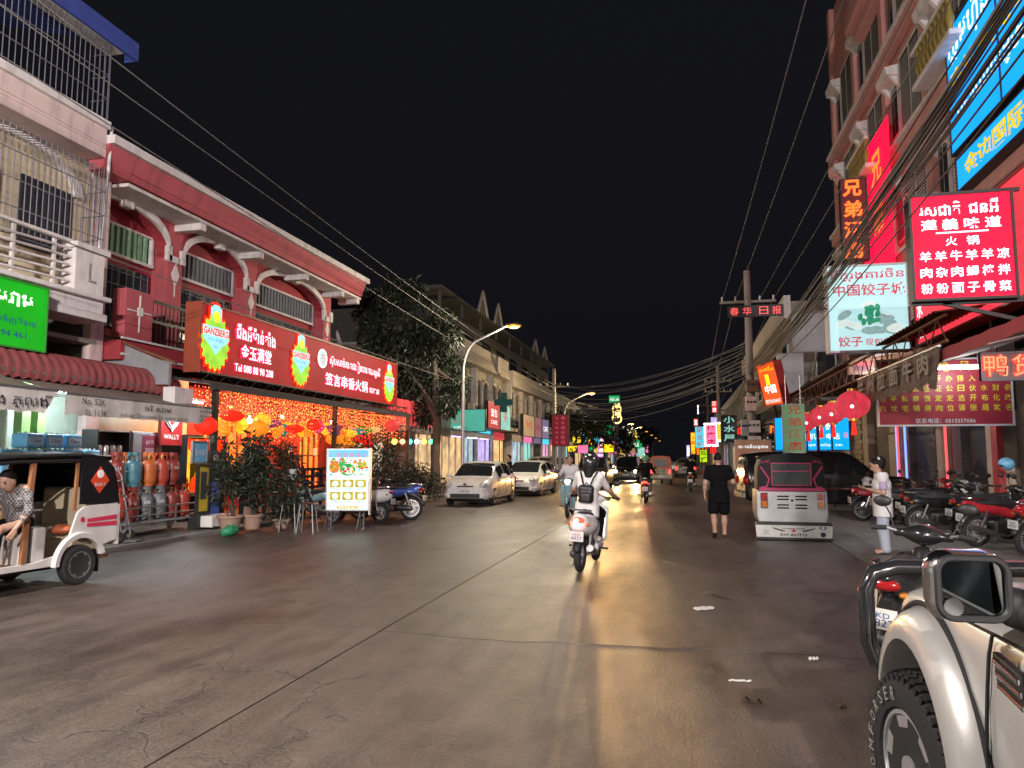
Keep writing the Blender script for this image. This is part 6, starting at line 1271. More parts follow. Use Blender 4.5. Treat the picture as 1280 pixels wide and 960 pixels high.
# blue shop sign, green banner, lanterns
a = aY(969,563,26); b = aY(1061,521,26); w4, h4 = b.x-a.x, b.z-a.z; glow('cyan_blue', '0a9cf0', 1.4, True, .08)
cs_ = sign('blue_shop_sign', 'bright cyan blue shop sign behind the hanging red lanterns', 'sign', (a.x, 26, a.z), XR, w4, h4, 'cyan_blue', 'frame_dark', .15, .02, lines=(('柬埔寨', w4*.6, h4*.75, w4*.45, h4*.3, 'bill_white', .02), ('手机卡 电话', w4*.62, h4*.42, w4*.5, h4*.18, 'bill_white'), ('សេវាកម្ម ទូរស័ព្ទ 24h', w4*.6, h4*.16, w4*.6, h4*.11, 'bill_white'), ('通', w4*.95, h4*.45, w4*.06, h4*.16, 'led_orange')))
for u in (.2, .42, .75): mb = MB(); mb.box(w4*u, w4*u+.05, -.07, -.02, -a.z+.02, h4); mb.build('post', 'frame_dark', cs_, smooth=0)
mat('banner_green', (.30,.42,.26), .8); glow('green_lit', '7fa878', .35, True, .15); glow('brick_txt', 'b05038', .5, False, 0)
a = aY(979,566,21); b = aY(1005,505,21); gbn = sign('green_banner', 'pale green vertical banner with four red brown hotel characters', 'banner', (a.x, 21, a.z), XR, b.x-a.x, b.z-a.z, 'green_lit', 'frame_grey', .05, .01)
for k, ch in enumerate('兄弟酒店'): letter(gbn, ch, ((b.x-a.x)*.55, 0, (b.z-a.z)*(.88-k*.245)), .36, .24, 'brick_txt', XR, ZU, bold=.02)
mb = MB(); mb.tube([((b.x-a.x)*.2,.03,b.z-a.z),((b.x-a.x)*.2,.03,3.85-a.z)], .012, 5); mb.tube([((b.x-a.x)*.85,.03,b.z-a.z),((b.x-a.x)*.85,.03,3.85-a.z)], .012, 5); mb.build('hanger', 'steel', gbn)
rsn = fsign('neon_word_sign', 'small red neon word sign left of the green banner', 961, 529, 978, 545, 27, 'frame_dark', (('鲜啤屋', .5, .5, .9, .7, 'neon_orange', .03),), depth=.1)
glow('lan_pinkred', 'c83446', 1.1, True, .2, 5)
for k, (px_, py_, X) in enumerate(((1010,527,3.62), (1026,520,3.62), (1041,516,3.62), (1066,506,3.55))):
    p = aX(px_, py_, X); t = thing('red_lantern', 'round red fabric lantern under the truss, %s from the left' % ('first', 'second', 'third', 'fourth')[k], 'lantern', p, 0, 'red lanterns under the truss'); R_ = (.27,.28,.29,.34)[k]
    mb = MB(); 
    pr_ = [(.1,-R_*.86)]
    for a_ in range(-60, 61, 10): pr_.append((R_*math.cos(rad(a_)), R_*.86*math.sin(rad(a_))))
    pr_.append((.1,R_*.86)); mb.lathe(pr_, n=24); mb.build('shade', 'lan_pinkred', t)
    for a_ in range(8): mb = MB(); mb.tube([(R_*1.005*math.cos(rad(q))*math.cos(a_*PI/4), R_*1.005*math.cos(rad(q))*math.sin(a_*PI/4), R_*.865*math.sin(rad(q))) for q in range(-60, 61, 20)], .006, 4); mb.build('rib', 'gold', t)
    
    for q in (-1, 1): mb = MB(); mb.cyl((0,0,q*R_), (0,0,q*R_*.84), .1, n=10); mb.build('ring', 'gold', t)
    mb = MB(); mb.tube([(0,0,-R_),(0,0,-R_-.3)], [.03,.06], 8); mb.build('tassel', 'lan_red', t); mb = MB(); mb.tube([(0,0,R_),(0,0,3.42-p.z)], .008, 4); mb.build('cord', 'cable', t)
    mb = MB(); mb.sph((-.08,-R_*.9,-.05), .04, 8, 6); mb.build('bulb', 'led_white', t)
mb = MB(); 
# brown edged sign under the dumpling board
psn = fsign('red_word_sign', 'small red character sign in a brown frame below the dumpling sign', 1062, 441, 1092, 468, 19, 'neon_back', (('美面馆', .5, .6, .7, .4, 'lit_red', .02),), frame='brown_paint', depth=.2, rim=.07)
# ---------------- utility pole with boxes, LED board, orange sign
PX, PY = 2.9, 32.6
mat('pole_conc', (.28,.26,.24), .85, dirt=.4)
def utility_pole(label, X, Y, h, arms=1, boxes=False):
    t = thing('utility_pole', label, 'utility pole', (X, Y, 0), 0, 'utility poles'); mb = MB(); mb.tube([(0,0,0),(0,0,h)], [.2,.13], 12); mb.build('pole', 'pole_conc', t)
    for k in range(arms):
        z = h-1.4-k*.9; mb = MB(); mb.box(-1.15, 1.15, -.05, .05, z, z+.1); ca_ = mb.build('crossarm', 'pole_conc', t, smooth=0)
        for x in (-1.05, -.5, .5, 1.05): mb = MB(); mb.lathe([(.03,0),(.05,.05),(.03,.1),(.05,.15),(.02,.2)], (x,0,z+.1), n=8); mb.build('insulator', 'white_paint', ca_)
    if boxes:
        for i, (x, z, w, hh, m) in enumerate(((.05,4.35,.5,.5,'brown_paint'),(-.02,3.55,.44,.6,'plaster_pink'),(.05,2.65,.52,.5,'trim_white'),(.07,1.95,.5,.55,'trim_white'),(-.3,2.5,.3,.7,'grey_panel'))):
            mb = MB(); mb.box(x-w/2, x+w/2, -.5, -.18, z, z+hh); bx2 = mb.build('meter_box', m, t, smooth=0, bevel=.015)
            for q in range(3): mb = MB(); mb.cyl((x-w*.3+q*w*.3, -.52, z+hh*.62), (x-w*.3+q*w*.3, -.5, z+hh*.62), .05, n=10); mb.build('meter_dial', 'frame_dark', bx2)
    return t
utility_pole('concrete utility pole with meter boxes beside the orange tilted sign', PX, PY, 9.6, 1, True); utility_pole('utility pole with crossarm farther down the right side', 3.2, 66, 9.5, 2); utility_pole('distant utility pole near the right row of signs', 3.4, 98, 9.5, 2); utility_pole('utility pole just behind the viewer on the right', 2.9, -4, 9.5, 1); utility_pole('dark utility pole above the red banner on the left side', -9.3, 55, 8.3, 1)
lb_ = thing('led_board', 'dark scrolling board with red light characters on the utility pole', 'sign', (PX-.7, PY-.3, 7.55)); mb = MB(); mb.box(-.15, 2.1, 0, .1, 0, .48); mb.build('case', 'frame_dark', lb_, smooth=0)
for k, ch in enumerate('春华日报'): letter(lb_, ch, (.12+k*.52+(.15 if k > 1 else 0), 0, .24), .36, .34, 'lit_red', XR, ZU, bold=.0)
glow('orange_sign', 'ff5a1e', 1.0, True, .15); a = aY(957,508,29.5); U_ = Vector((math.cos(rad(25)), 0, math.sin(rad(25)))); V_ = Vector((-math.sin(rad(17)), 0, math.cos(rad(17))))
aa = aY(957,508,29.5); U_ = (aY(973.5,496,29.5)-aa); V_ = (aY(947,459,29.5)-aa); U_ = Vector((.4,-1,0)).normalized(); V_ = Vector((-.2,-.08,1)); V_ = (V_-U_*V_.dot(U_)).normalized(); w5, h5 = 1.35, 1.62
osn = sign('orange_sign', 'tilted orange restaurant lightbox beside the utility pole', 'sign', aa, U_, w5, h5, 'orange_sign', 'frame_red', .3, .03, V=V_, lines=(('ភោជនីយ', w5*.5, h5*.85, w5*.75, h5*.1, 'led_yellow'), ('1', w5*.45, h5*.6, w5*.2, h5*.25, 'led_yellow', .04), ('中国', w5*.5, h5*.38, w5*.6, h5*.2, 'bill_white', .02), ('RESTAURANT', w5*.5, h5*.1, w5*.8, h5*.08, 'bill_white')))
mb = MB(); mb.bar(U_*w5*.5-ZU*.0, Vector((.6,.3,-1.2)), .06); mb.build('bracket_bar', 'frame_dark', osn, smooth=0)
for (x0, y0_, x1, y1_, Y, lab, nm) in ((974,441,1004,491,31,'plain grey sheet panel hung over the truss','lower'), (991,391,1034,440,34,'larger pale grey sheet panel behind the white dumpling sign','upper')):
    a, b = aY(x0, y1_, Y), aY(x1, y0_, Y); t = thing('sheet_panel', lab, 'panel', a, 0, 'grey sheet panels'); mb = MB(); mb.box(0, b.x-a.x, 0, .06, 0, b.z-a.z); mb.build('sheet', 'grey_panel', t, smooth=0, bevel=.01); mb = MB(); mb.box(-.02, b.x-a.x+.02, .061, .12, -.02, .03); mb.box((b.x-a.x)*.5, (b.x-a.x)*.5+.06, .061, .12, .03, b.z-a.z); mb.build('frame', 'frame_grey', t, smooth=0)
    mb = MB(); mb.bar(((b.x-a.x)*.7,.1,.1), (5.5-a.x,.6,3.9-a.z), .06); mb.build('strut', 'steel', t, smooth=0)
# ---------------- buildings farther on the right
ns = thing('grey_building', 'weathered grey concrete building beyond the utility pole', 'building', (5.0, 44, 0)); A6 = W_(ns)
def Nn_(nm, m, x0, x1, y0, y1, z0, z1, par=None): mb = MB(); mb.box(x0, x1, y0, y1, z0, z1); return A6(mb, nm, m, par, smooth=0)
Nn_('wall', 'conc', 5.2, 16, HC+1.5, 62, 0, 9.0); Nn_('parapet', 'trim_white', 4.9, 5.2, HC+1.5, 62, 8.2, 9.3); Nn_('balcony_slab', 'conc', 4.2, 5.2, HC+1.5, 62, 4.0, 4.25)
for k in range(6):
    y = HC+2.5+k*4; w = Nn_('window', 'frame_white', 5.1, 5.2, y, y+1.6, 5.2, 7.2); Nn_('pane', 'glass_win', 5.08, 5.1, y+.08, y+1.52, 5.3, 7.1, w); Nn_('shopfront', ('shop_warm','shutter','shop_cool')[k % 3], 5.1, 5.2, y-.5, y+2.6, .2, 2.8)
    Nn_('rail', 'cage_steel', 4.22, 4.26, y-.6, y+3.0, 5.05, 5.1)
for x in (6.2, 7.6, 9): w = Nn_('window', 'frame_white', x, x+.9, HC+1.42, HC+1.5, 5.2, 7.0); Nn_('pane', 'glass_win', x+.06, x+.84, HC+1.40, HC+1.42, 5.26, 6.94, w)
shophouses('dim far shophouse row on the right past the grey building', 6.0, 64, 130, 8.8, 6.6, ['shop_warm', 'shutter', 'shop_cool', 'shop_pink'], 1.0, 8, False); shophouses('last shophouse row on the right before the dark horizon', 6.5, 135, 330, 9.5, 13, ['shop_warm', 'shutter'], 1.0, 9, False)
shophouses('shophouse row on the right behind the viewer', 7.2, -40, 8.8, 8.8, 4.9, ['shutter', 'shop_cool', 'shop_warm'], 1.0, 10, False)
# far right LED signs
def ledsign(label, px0, py0, px1, py1, Y, face, txt, tm):
    s = vsign(label, px0, py0, px1, py1, Y, face, txt, tm); a, b = aY(px0, py1, Y), aY(px1, py0, Y); w, h = b.x-a.x, b.z-a.z
    for (x, z) in [(w*i/8, q) for i in range(9) for q in (0, h)]+[(q, h*i/8) for i in range(1, 8) for q in (0, w)]: mb = MB(); mb.sph((x,-.06,z), .09, 8, 6); mb.build('marquee_bulb', 'led_white', s)
ledsign('pink marquee sign framed with white bulbs far on the right', 881.5, 530, 896, 557, 62, 'led_pink', '按摩店', 'red_ink')
vsign('lime yellow vertical sign below the pink marquee sign', 874.5, 562, 884, 578, 66, 'led_lime', '烧烤', 'ink'); vsign('cyan striped sign left of the pink marquee sign', 869, 533, 880, 560, 74, 'led_cyan', '足浴城', 'red_ink'); vsign('orange sign at the left end of the right hand sign row', 863.5, 540, 869, 568, 84, 'led_orange', '网吧', 'led_yellow')
vsign('dark board with pale characters beside the pink marquee sign', 902, 519, 921, 553, 52, 'frame_dark', '小水屋', 'turq_pale'); vsign('small red sign high over the far right row', 889.5, 501, 896, 516, 80, 'led_red', '酒店', 'letter_white'); vsign('red square sign above the cyan striped sign', 867, 523, 872.5, 533, 90, 'led_red', '宾', 'letter_white'); vsign('thin white lit sign standing high on the far right', 871.5, 506, 873.5, 518, 88, 'led_white', '｜', 'letter_white'); vsign('violet sign at the far end of the right hand row', 858, 556, 862.5, 572, 100, 'shop_violet', '旅', 'letter_white')
vsign('white and gold striped lit column sign left of the dark board', 897, 527, 901, 553, 60, 'led_white', '｜', 'bill_gold')
a = aY(921,620,27); pb = sign('pale_poster_wall', 'pale salmon lit poster board behind the black car', 'sign', (1.85, 27.5, .3), XR, 1.25, 1.95, 'poster_salmon' if glow('poster_salmon', 'b88468', .4, True, .15) else 0, 'frame_grey', .1, .02, lines=(('ភោជនីយដ្ឋាន', .62, 1.7, 1.0, .16, 'bill_white'),))
# potted palm beside the pole
plant('street_bush', 'dark bush at the foot of the utility pole', Vector((3.4, 34.2, 0)), (.4,.5), 2, [((0,0,2.2),(.7,.7,.9),3), ((-.3,0,3.0),(.5,.5,.6),2), ((.3,.1,1.4),(.6,.6,.6),2)], 1600, .25, 55)
# ---------------- cables
def cables(nm, label, runs, r, m, parent=None):
    t = thing(nm, label, 'cable', (0,0,0)) 
    for (a, b, sag) in runs:
        a, b = Vector(a), Vector(b); mb = MB(); n = 18
        mb.tube([a.lerp(b, i/n)-Vector((0,0,sag*4*(i/n)*(1-i/n))) for i in range(n+1)], r, 5, False); mb.build('strand', m, t)
    return t
rr = random.Random(12); runs = []
for k in range(17): runs.append(((PX+rr.uniform(-.12,.2), PY, 5.2+rr.uniform(-.25,.35)), (2.72+rr.uniform(-.15,.12), -4, 6.0+rr.uniform(-.35,.45)), rr.uniform(.45,.95)))
cables('cable_bundle', 'thick bundle of sagging black cables along the right side', runs, .011, 'cable')
runs = [((PX+rr.uniform(-.1,.2), PY, 5.3+rr.uniform(-.2,.3)), (2.72+rr.uniform(-.12,.12), -4, 6.3+rr.uniform(-.2,.4)), rr.uniform(.4,.8)) for k in range(8)]
cables('grey_cable_bundle', 'pale grey cables strung above the black bundle on the right', runs, .010, 'cable_grey')
cables('power_line', 'thin high power lines running from the right pole to the top of the picture', [((PX+x, PY, 8.35), (3.1+x, -4, 9.1), .35) for x in (-1.05,-.5,.5,1.05)], .012, 'cable_grey')
cables('power_line', 'high power lines from the near to the next right hand pole', [((PX+x, PY, 8.35), (3.2+x, 66, 8.2), .5) for x in (-1.05,-.5,.5,1.05)]+[((PX+rr.uniform(-.1,.1), PY, 5.2+rr.uniform(-.3,.3)), (3.2, 66, 5.6+rr.uniform(-.3,.3)), rr.uniform(.5,1)) for k in range(10)], .02, 'cable')
cables('power_line', 'thin lines from the far right poles onward', [((3.2+x, 66, 8.2), (3.4+x, 98, 8.2), .5) for x in (-1.05,-.5,.5,1.05)]+[((3.4+x, 98, 8.2), (3.4+x, 200, 8.2), 1) for x in (-1.05,.5)], .02, 'cable')
e0 = aX(600,380,-9.0)
cables('overhead_wire', 'pale wires crossing the red shophouse towards the street tree', [(aX(105,0,-9.0)-Vector((0,12,-.2)), Vector((-9.2,55,7.0)), .5), (aX(137,65,-9.4)-Vector((0,10,0)), Vector((-9.3,55,6.8)), .4), (aX(137,120,-9.8)-Vector((0,10,0)), Vector((-9.3,55,6.2)), .4), (aX(200,338,-10.4)-Vector((0,7,0)), Vector((-9.3,55,5.2)), .3)], .012, 'cable_grey')
rr = random.Random(5); runs = []
for k in range(16): runs.append(((-9.3, 55+rr.uniform(-.2,.2), 7.2-k*.16+rr.uniform(-.1,.1)), (PX, PY+rr.uniform(-.2,.2), 6.6-k*.1), rr.uniform(.5,1.3)))
cables('crossing_cables', 'bunch of cables sagging across the street between the poles', runs, .017, 'cable_grey')
runs = [((-8.7, 56, 5.6), (3.2, 66, 6.0), .5), ((-8.7, 57, 5.2), (3.2, 66, 5.7), .8), ((-9, 85, 7.4), (3.3, 98, 7.6), 1.0), ((-9, 85, 7.0), (3.3, 98, 7.2), 1.3), ((-9.3, 55, 6.4), (3.2, 66, 7.2), 1.6)]
cables('crossing_cables', 'thin cables crossing the far street behind the nearer bunch', runs, .018, 'cable')

# bright LED lamp under the tattered awning and tube over the bikes
p = aY(1104,461,18.4); t = thing('led_lamp', 'bright white LED lamp hanging behind the tattered awning', 'lamp', p); mb = MB(); mb.sph((0,0,0), .09, 12, 8, (1.6,1,.6)); mb.build('lens', 'led_white', t); mb = MB(); mb.tube([(0,0,.05),(0,0,4.2-p.z)], .012, 5); mb.build('rod', 'steel', t); point(t, (0,0,-.16), 110, (.9,.93,1), .08)
t = thing('tube_lamp', 'fluorescent tube under the red awning nearest the viewer', 'lamp', (5.6, 10.4, 3.3)); mb = MB(); mb.cyl((0,-.6,0), (0,.6,0), .02, n=8); mb.build('tube', 'tube_white', t); mb = MB(); mb.box(-.04, .04, -.64, .64, .03, .09); mb.build('batten', 'frame_white', t, smooth=0); mb = MB(); mb.tube([(0,0,.09),(0,0,.42)], .012, 5); mb.build('rod', 'steel', t); point(t, (0,0,-.14), 80, (.92,.95,1), .1)
# tiny lit signs down both sides of the far street
rr = random.Random(44); fcs = [('led_red','red'),('led_cyan','cyan'),('led_orange','orange'),('led_pink','pink'),('led_lime','lime'),('led_green','green'),('shop_violet','violet'),('led_yellow','yellow')]
for k in range(26):
    sd = -1 if k % 2 else 1; Y = 68+k*5.0; m, cn_ = fcs[(k*3) % 8]; X = (-9.2-rr.uniform(0,1.6)) if sd < 0 else (3.9+rr.uniform(0,1.0)); z = rr.uniform(1.9,5.0); w, h = rr.uniform(1.1,2.2), rr.uniform(.8,2.8)
    s_ = sign('far_sign', 'tiny %s lit sign on the %s side, %s the %d metre mark of the far street' % (cn_, 'left' if sd < 0 else 'right', 'near', int(Y)), 'sign', (X-w/2, Y, z), XR, w, h, m, 'frame_dark', .2, .03, group='tiny far signs'); s_['label'] = 'tiny %s lit sign in the far %s hand row, %s' % (cn_, 'left' if sd < 0 else 'right', ('nearest','second','third','fourth','fifth','sixth','seventh','eighth','ninth','tenth','eleventh','twelfth','farthest')[k//2]+' of the tiny ones')
    mb = MB(); mb.box(w*.45, w*.55, -.18, -.08, -z, 0); mb.build('post', 'cage_steel', s_, smooth=0)
# ================================================================== VEHICLES
mat('car_white', (.72,.72,.70), .25, coat=.8, var=.05, bump=0, dirt=.08); mat('car_silver', (.42,.43,.44), .28, .5, coat=.7, var=.06, bump=0); mat('car_black', (.012,.012,.014), .2, coat=1, var=.1, bump=0); mat('car_dark', (.07,.065,.06), .3, coat=.7, var=.1, bump=0); mat('car_champagne', (.58,.58,.56), .34, .35, coat=.7, var=.08, vs=2, bump=.03, bs=120, dirt=.1)
mat('lamp_clear', (.55,.56,.58), .12, var=.1, bump=0, coat=1); mat('lamp_red', (.35,.01,.01), .2, bump=0, coat=1); mat('lamp_amber', (.55,.18,.02), .2, bump=0, coat=1); mat('plate', (.65,.65,.62), .5); mat('rim_alloy', (.68,.68,.69), .32, .7, dirt=.1)
glow('head_warm', (1,.80,.45), 55, False, 0); glow('head_white', (1,.95,.85), 55, False, 0); glow('tail_lit', (1,.05,.03), 3, False, 0); glow('tail_hot', (1,.10,.05), 1.6, False, 0); glow('tail_core', (1,.55,.4), 6, False, 0); glow('beacon', (.8,.25,.8), 3, False, 0)
def spot(parent, loc, e, col, aim=(1,0,-.05), size=70, r=.06):
    ld = bpy.data.lights.new('headlight_beam', 'SPOT'); ld.energy = e; ld.color = col; ld.spot_size = rad(size); ld.spot_blend = .8; ld.shadow_soft_size = r; o = bpy.data.objects.new('headlight_beam', ld); COL.objects.link(o); o.parent = parent; o.location = loc; o.rotation_euler = Vector(aim).to_track_quat('-Z', 'Y').to_euler(); return o
def wheel(parent, c, R, w, side, rim='rim_alloy', spokes=5, name='wheel'):
    """road wheel, axle along y, outer face toward side*y"""
    e = bpy.data.objects.new(name, None); COL.objects.link(e); e.parent = parent; e.location = c; e.empty_display_size = .1
    mb = MB(); r0 = R*.66; mb.lathe([(r0,-w*.42),(R*.8,-w*.5),(R*.94,-w*.46),(R,-w*.3),(R,w*.3),(R*.94,w*.46),(R*.8,w*.5),(r0,w*.42)], axis='y', n=28); mb.build('tyre', 'rubber', e)
    mb = MB(); s = side; mb.lathe([(r0*1.01,s*w*.2),(r0*1.01,s*w*.44),(r0*.93,s*w*.45),(r0*.88,s*w*.25),(r0*.3,s*w*.22),(r0*.3,s*w*.34),(0.01,s*w*.36)], axis='y', n=24); 
    for k in range(spokes):
        a = 2*PI*k/spokes; ca, sa = math.cos(a), math.sin(a); mb.bar((ca*r0*.2, s*w*.33, sa*r0*.2), (ca*r0*.93, s*w*.38, sa*r0*.93), r0*.22, w*.1, (0,1,0))
    mb.build('rim', rim, e); return e
def interp(keys, n):
    """smooth stations through key rows [x, ...]"""
    K = np.array(keys, float); t = np.linspace(K[0,0], K[-1,0], n); out = []
    for x in t:
        i = min(max(np.searchsorted(K[:,0], x)-1, 0), len(K)-2); f = (x-K[i,0])/(K[i+1,0]-K[i,0]); p0, p1 = K[i], K[i+1]; m0 = (K[min(i+1,len(K)-1)]-K[max(i-1,0)])/max(K[min(i+1,len(K)-1),0]-K[max(i-1,0),0],1e-6); j = i+1; m1 = (K[min(j+1,len(K)-1)]-K[max(j-1,0)])/max(K[min(j+1,len(K)-1),0]-K[max(j-1,0),0],1e-6); h = K[j,0]-K[i,0]
        hv = (2*f**3-3*f**2+1)*p0+(f**3-2*f**2+f)*h*m0+(-2*f**3+3*f**2)*p1+(f**3-f**2)*h*m1; li = p0*(1-f)+p1*f; out.append(hv*.6+li*.4)
    return out
def car(name, label, keys, paint, axles, R, glasses, loc, rz, cat='car', lamps='off', group=None, plate=True, tail=None, roof_rack=False, hl=(.62,.72,.17,.09), win=('w',)):
    """keys: x, z_low, z_belt, z_top, w_low, w_belt, w_top (half widths), rear to front; local forward +x"""
    t = thing(name, label, cat, loc, rz, group); st = interp(keys, 48)
    def ring(s):
        x, zl, zb, zt, wl, wb, wt = s; h = [(0,zl),(wl*.86,zl),(wl*.97,zl+.07),(wl,zl+(zb-zl)*.35),(wb*1.005,zl+(zb-zl)*.75),(wb,zb),(wb+(wt-wb)*.5,zb+(zt-zb)*.52),(wt,zb+(zt-zb)*.9),(wt*.86,zt-.012),(wt*.45,zt),(0,zt+.006)]
        return h
    full = []
    for s in st:
        h = ring(s); full.append([Vector((s[0], y, z)) for y, z in h]+[Vector((s[0], -y, z)) for y, z in h[-2:0:-1]])
    mb = MB(); mb.loft(full); body = mb.build('body', paint, t, smooth=35)
    cut = []
    for ax in axles:
        for sd in (-1, 1):
            wmax = max(k[4] for k in keys); c = MB(); c.cyl((ax, sd*(wmax-.26), R+.0), (ax, sd*(wmax+.3), R), R+.055, n=26); o = bpy.data.objects.new('c', c.mesh('c', 'black_plastic')); cut.append(o)
    COL.objects.unlink(body); boolean(body, cut); COL.objects.link(body)
    body.data.materials.clear(); body.data.materials.append(MATS[paint])
    X = np.array([s[0] for s in st])
    def row(x):
        i = min(max(np.searchsorted(X, x)-1, 0), len(st)-2); f = (x-X[i])/(X[i+1]-X[i]); return st[i]*(1-f)+st[i+1]*f
    def P(x, k):
        h = ring(row(x)); i = int(k); f = k-i; a = h[i]; b = h[min(i+1, len(h)-1)]; return Vector((x, a[0]*(1-f)+b[0]*f, a[1]*(1-f)+b[1]*f))
    def patch(nm, xs, ks, m, sd=1, off=.006, par=None):
        mb = MB(); g = []
        for x in xs: g.append([P(x, k) for k in ks])
        for i in range(len(xs)):
            for j in range(len(ks)):
                du = g[min(i+1,len(xs)-1)][j]-g[max(i-1,0)][j]; dv = g[i][min(j+1,len(ks)-1)]-g[i][max(j-1,0)]; n = du.cross(dv).normalized(); n = n if n.dot(Vector((0,1,.3))) > 0 else -n; p = g[i][j]+n*off; mb.v.append((p.x, sd*p.y, p.z))
        q = len(ks)
        for i in range(len(xs)-1):
            for j in range(q-1): a = i*q+j; mb.f.append((a, a+1, a+1+q, a+q)); mb.mi.append(0)
        return mb.build(nm, m, par or t, smooth=60)
    for (x0, x1, k0, k1) in glasses['side']:
        for sd in (-1, 1): patch('side_window', np.linspace(x0, x1, 7), np.linspace(k0, k1, 4), 'glass_dark', sd)
    for nm, (x0, x1) in glasses['ends'].items():
        xs = np.linspace(x0, x1, 9); mb = MB(); ks = [7.25, 8, 8.6, 9.4, 10]; q = []
        for x in xs:
            pts = [P(x, k) for k in ks]; ln = [Vector((p.x, p.y, p.z)) for p in pts]+[Vector((p.x, -p.y, p.z)) for p in pts[-2::-1]]; q.append(ln)
        nn = (1 if nm == 'windscreen' else -1)
        mb.loft([[p+Vector((nn*.008, 0, .008)) for p in r] for r in q], cap=False, closed=False); mb.build(nm, 'glass_dark', t, smooth=60)
    front, rear = keys[-1], keys[0]; xf, xr = front[0], rear[0]; W_f = max(k[4] for k in keys)
    for ax in axles:
        for sd in (-1, 1): wheel(t, (ax, sd*(W_f-.105), R), R, .2, sd)
    hx, hz, hw, hh = hl
    for sd in (-1, 1):
        lm = {'off': 'lamp_clear', 'on': 'head_warm', 'white': 'head_white'}[lamps]
        o = sdf_obj('headlight', 'lamp_clear', t, [('e', (xf-.16, sd*hx, hz), (.2, hw, hh))], .02, .01)
        if lamps != 'off': mb = MB(); mb.sph((xf+.05, sd*hx, hz), .085 if lamps == 'on' else .115, 10, 7, (.6,1.1,1)); mb.build('bulb', lm, o)
        sdf_obj('tail_light', tail or 'lamp_red', t, [('e', (xr+.06, sd*(W_f-.16), rear[2]-.05), (.12, .12, .17))], .02, .01)
        mb = MB(); ps = P(glasses['mirror'], 5.0); mb.tube([(ps.x, sd*(ps.y-.02), ps.z+.03), (ps.x, sd*(ps.y+.1), ps.z+.06)], .02, 6); o = mb.build('mirror_arm', 'black_plastic', t); sdf_obj('mirror', paint, o, [('b', (ps.x, sd*(ps.y+.16), ps.z+.1), (.05, .1, .07), .04)], .015, .01)
    mb = MB(); mb.box(xf-.06, xf+.012, -.52, .52, .28, .42); mb.build('lower_grille', 'black_plastic', t, smooth=0, bevel=.02)
    mb = MB(); mb.box(xf-.1, xf+.005, -.28, .28, hz-.06, hz-.02); mb.build('upper_grille', 'black_plastic', t, smooth=0, bevel=.008)
    sdf_obj('badge', 'chrome', t, [('e', (xf-.005, 0, hz+.03), (.03,.06,.04))], .01, .01)
    if plate:
        for x in (xf+.018, xr-.018): mb = MB(); z = .5 if x > 0 else .8; mb.box(x-.008, x+.008, -.2, .2, z-.06, z+.06); p = mb.build('number_plate', 'plate', t, smooth=0); sg = 1 if x > 0 else -1; letter(p, '2AB 4128', (x+.009*sg, 0, z), .32, .07, 'ink_blue', (0,sg,0), ZU, off=.002)
    mb = MB(); zl = min(k[1] for k in keys); mb.box(axles[0]-.3, axles[1]+.3, -.6, .6, zl-.06, zl+.02); mb.build('underbody', 'black_plastic', t, smooth=0)
    for x in glasses.get('doors', ()):
        for sd in (-1, 1): 
            h = [P(x, k) for k in np.linspace(2.2, 5.0, 8)]; mb = MB(); mb.tube([(p.x, sd*(p.y+.002), p.z) for p in h], .006, 4); mb.build('door_seam', 'black_plastic', t)
            ph = P(x-.25, 4.4); mb = MB(); mb.box(ph.x-.09, ph.x+.09, sd*ph.y, sd*(ph.y+.03), ph.z-.02, ph.z+.02); mb.build('door_handle', paint, t, smooth=0, bevel=.008)
    return t
HB = [(-2.2,.34,.80,.98,.62,.62,.50),(-2.08,.28,.88,1.16,.76,.74,.56),(-1.7,.2,.92,1.36,.83,.81,.60),(-1.0,.18,.93,1.47,.85,.84,.62),(-.2,.18,.92,1.49,.86,.85,.63),(.5,.18,.90,1.40,.86,.85,.62),(.95,.18,.89,1.16,.86,.84,.66),(1.25,.18,.86,.97,.86,.82,.70),(1.7,.2,.78,.87,.85,.78,.66),(2.05,.22,.66,.74,.80,.70,.56),(2.2,.28,.55,.62,.66,.60,.46)]
GHB = dict(side=[(-1.75,-1.15,5.35,6.7),(-1.05,-.12,5.15,6.85),(-.02,.78,5.15,6.7)], ends={'windscreen': (1.22,.42), 'rear_window': (-2.05,-1.5)}, mirror=.75, doors=(.85,-.08,-1.1))
c = G(583,640); 
car('parked_car', 'white hatchback parked facing the viewer beside the hedge', HB, 'car_white', (-1.32,1.36), .30, GHB, (-7.1, 26.2, 0), rad(-90), 'car', hl=(.60,.70,.13,.10), group='parked cars')
car('parked_car', 'second white hatchback parked right behind the first one', HB, 'car_white', (-1.32,1.36), .30, GHB, (-6.55, 32.3, 0), rad(-93), 'car', hl=(.60,.70,.13,.10), group='parked cars')
MV = [(-2.2,.3,.9,1.3,.7,.68,.55),(-2.1,.22,.98,1.58,.80,.78,.60),(-1.6,.2,1.0,1.66,.85,.84,.66),(0,.2,.98,1.68,.86,.85,.67),(.7,.2,.96,1.60,.86,.85,.65),(1.2,.2,.95,1.28,.86,.84,.66),(1.5,.2,.92,1.05,.85,.82,.68),(1.95,.24,.78,.88,.82,.76,.6),(2.15,.3,.6,.7,.7,.64,.5)]
GMV = dict(side=[(-1.95,-1.1,5.2,6.8),(-1.0,.05,5.15,6.85),(.15,1.0,5.15,6.7)], ends={'windscreen': (1.45,.72), 'rear_window': (-2.15,-1.85)}, mirror=.98, doors=(1.0,.1,-1.05))
car('parked_minivan', 'silver minivan parked across the pavement behind the white cars', MV, 'car_silver', (-1.3,1.35), .31, GMV, (-11.2, 60, .0), rad(178), 'minivan')
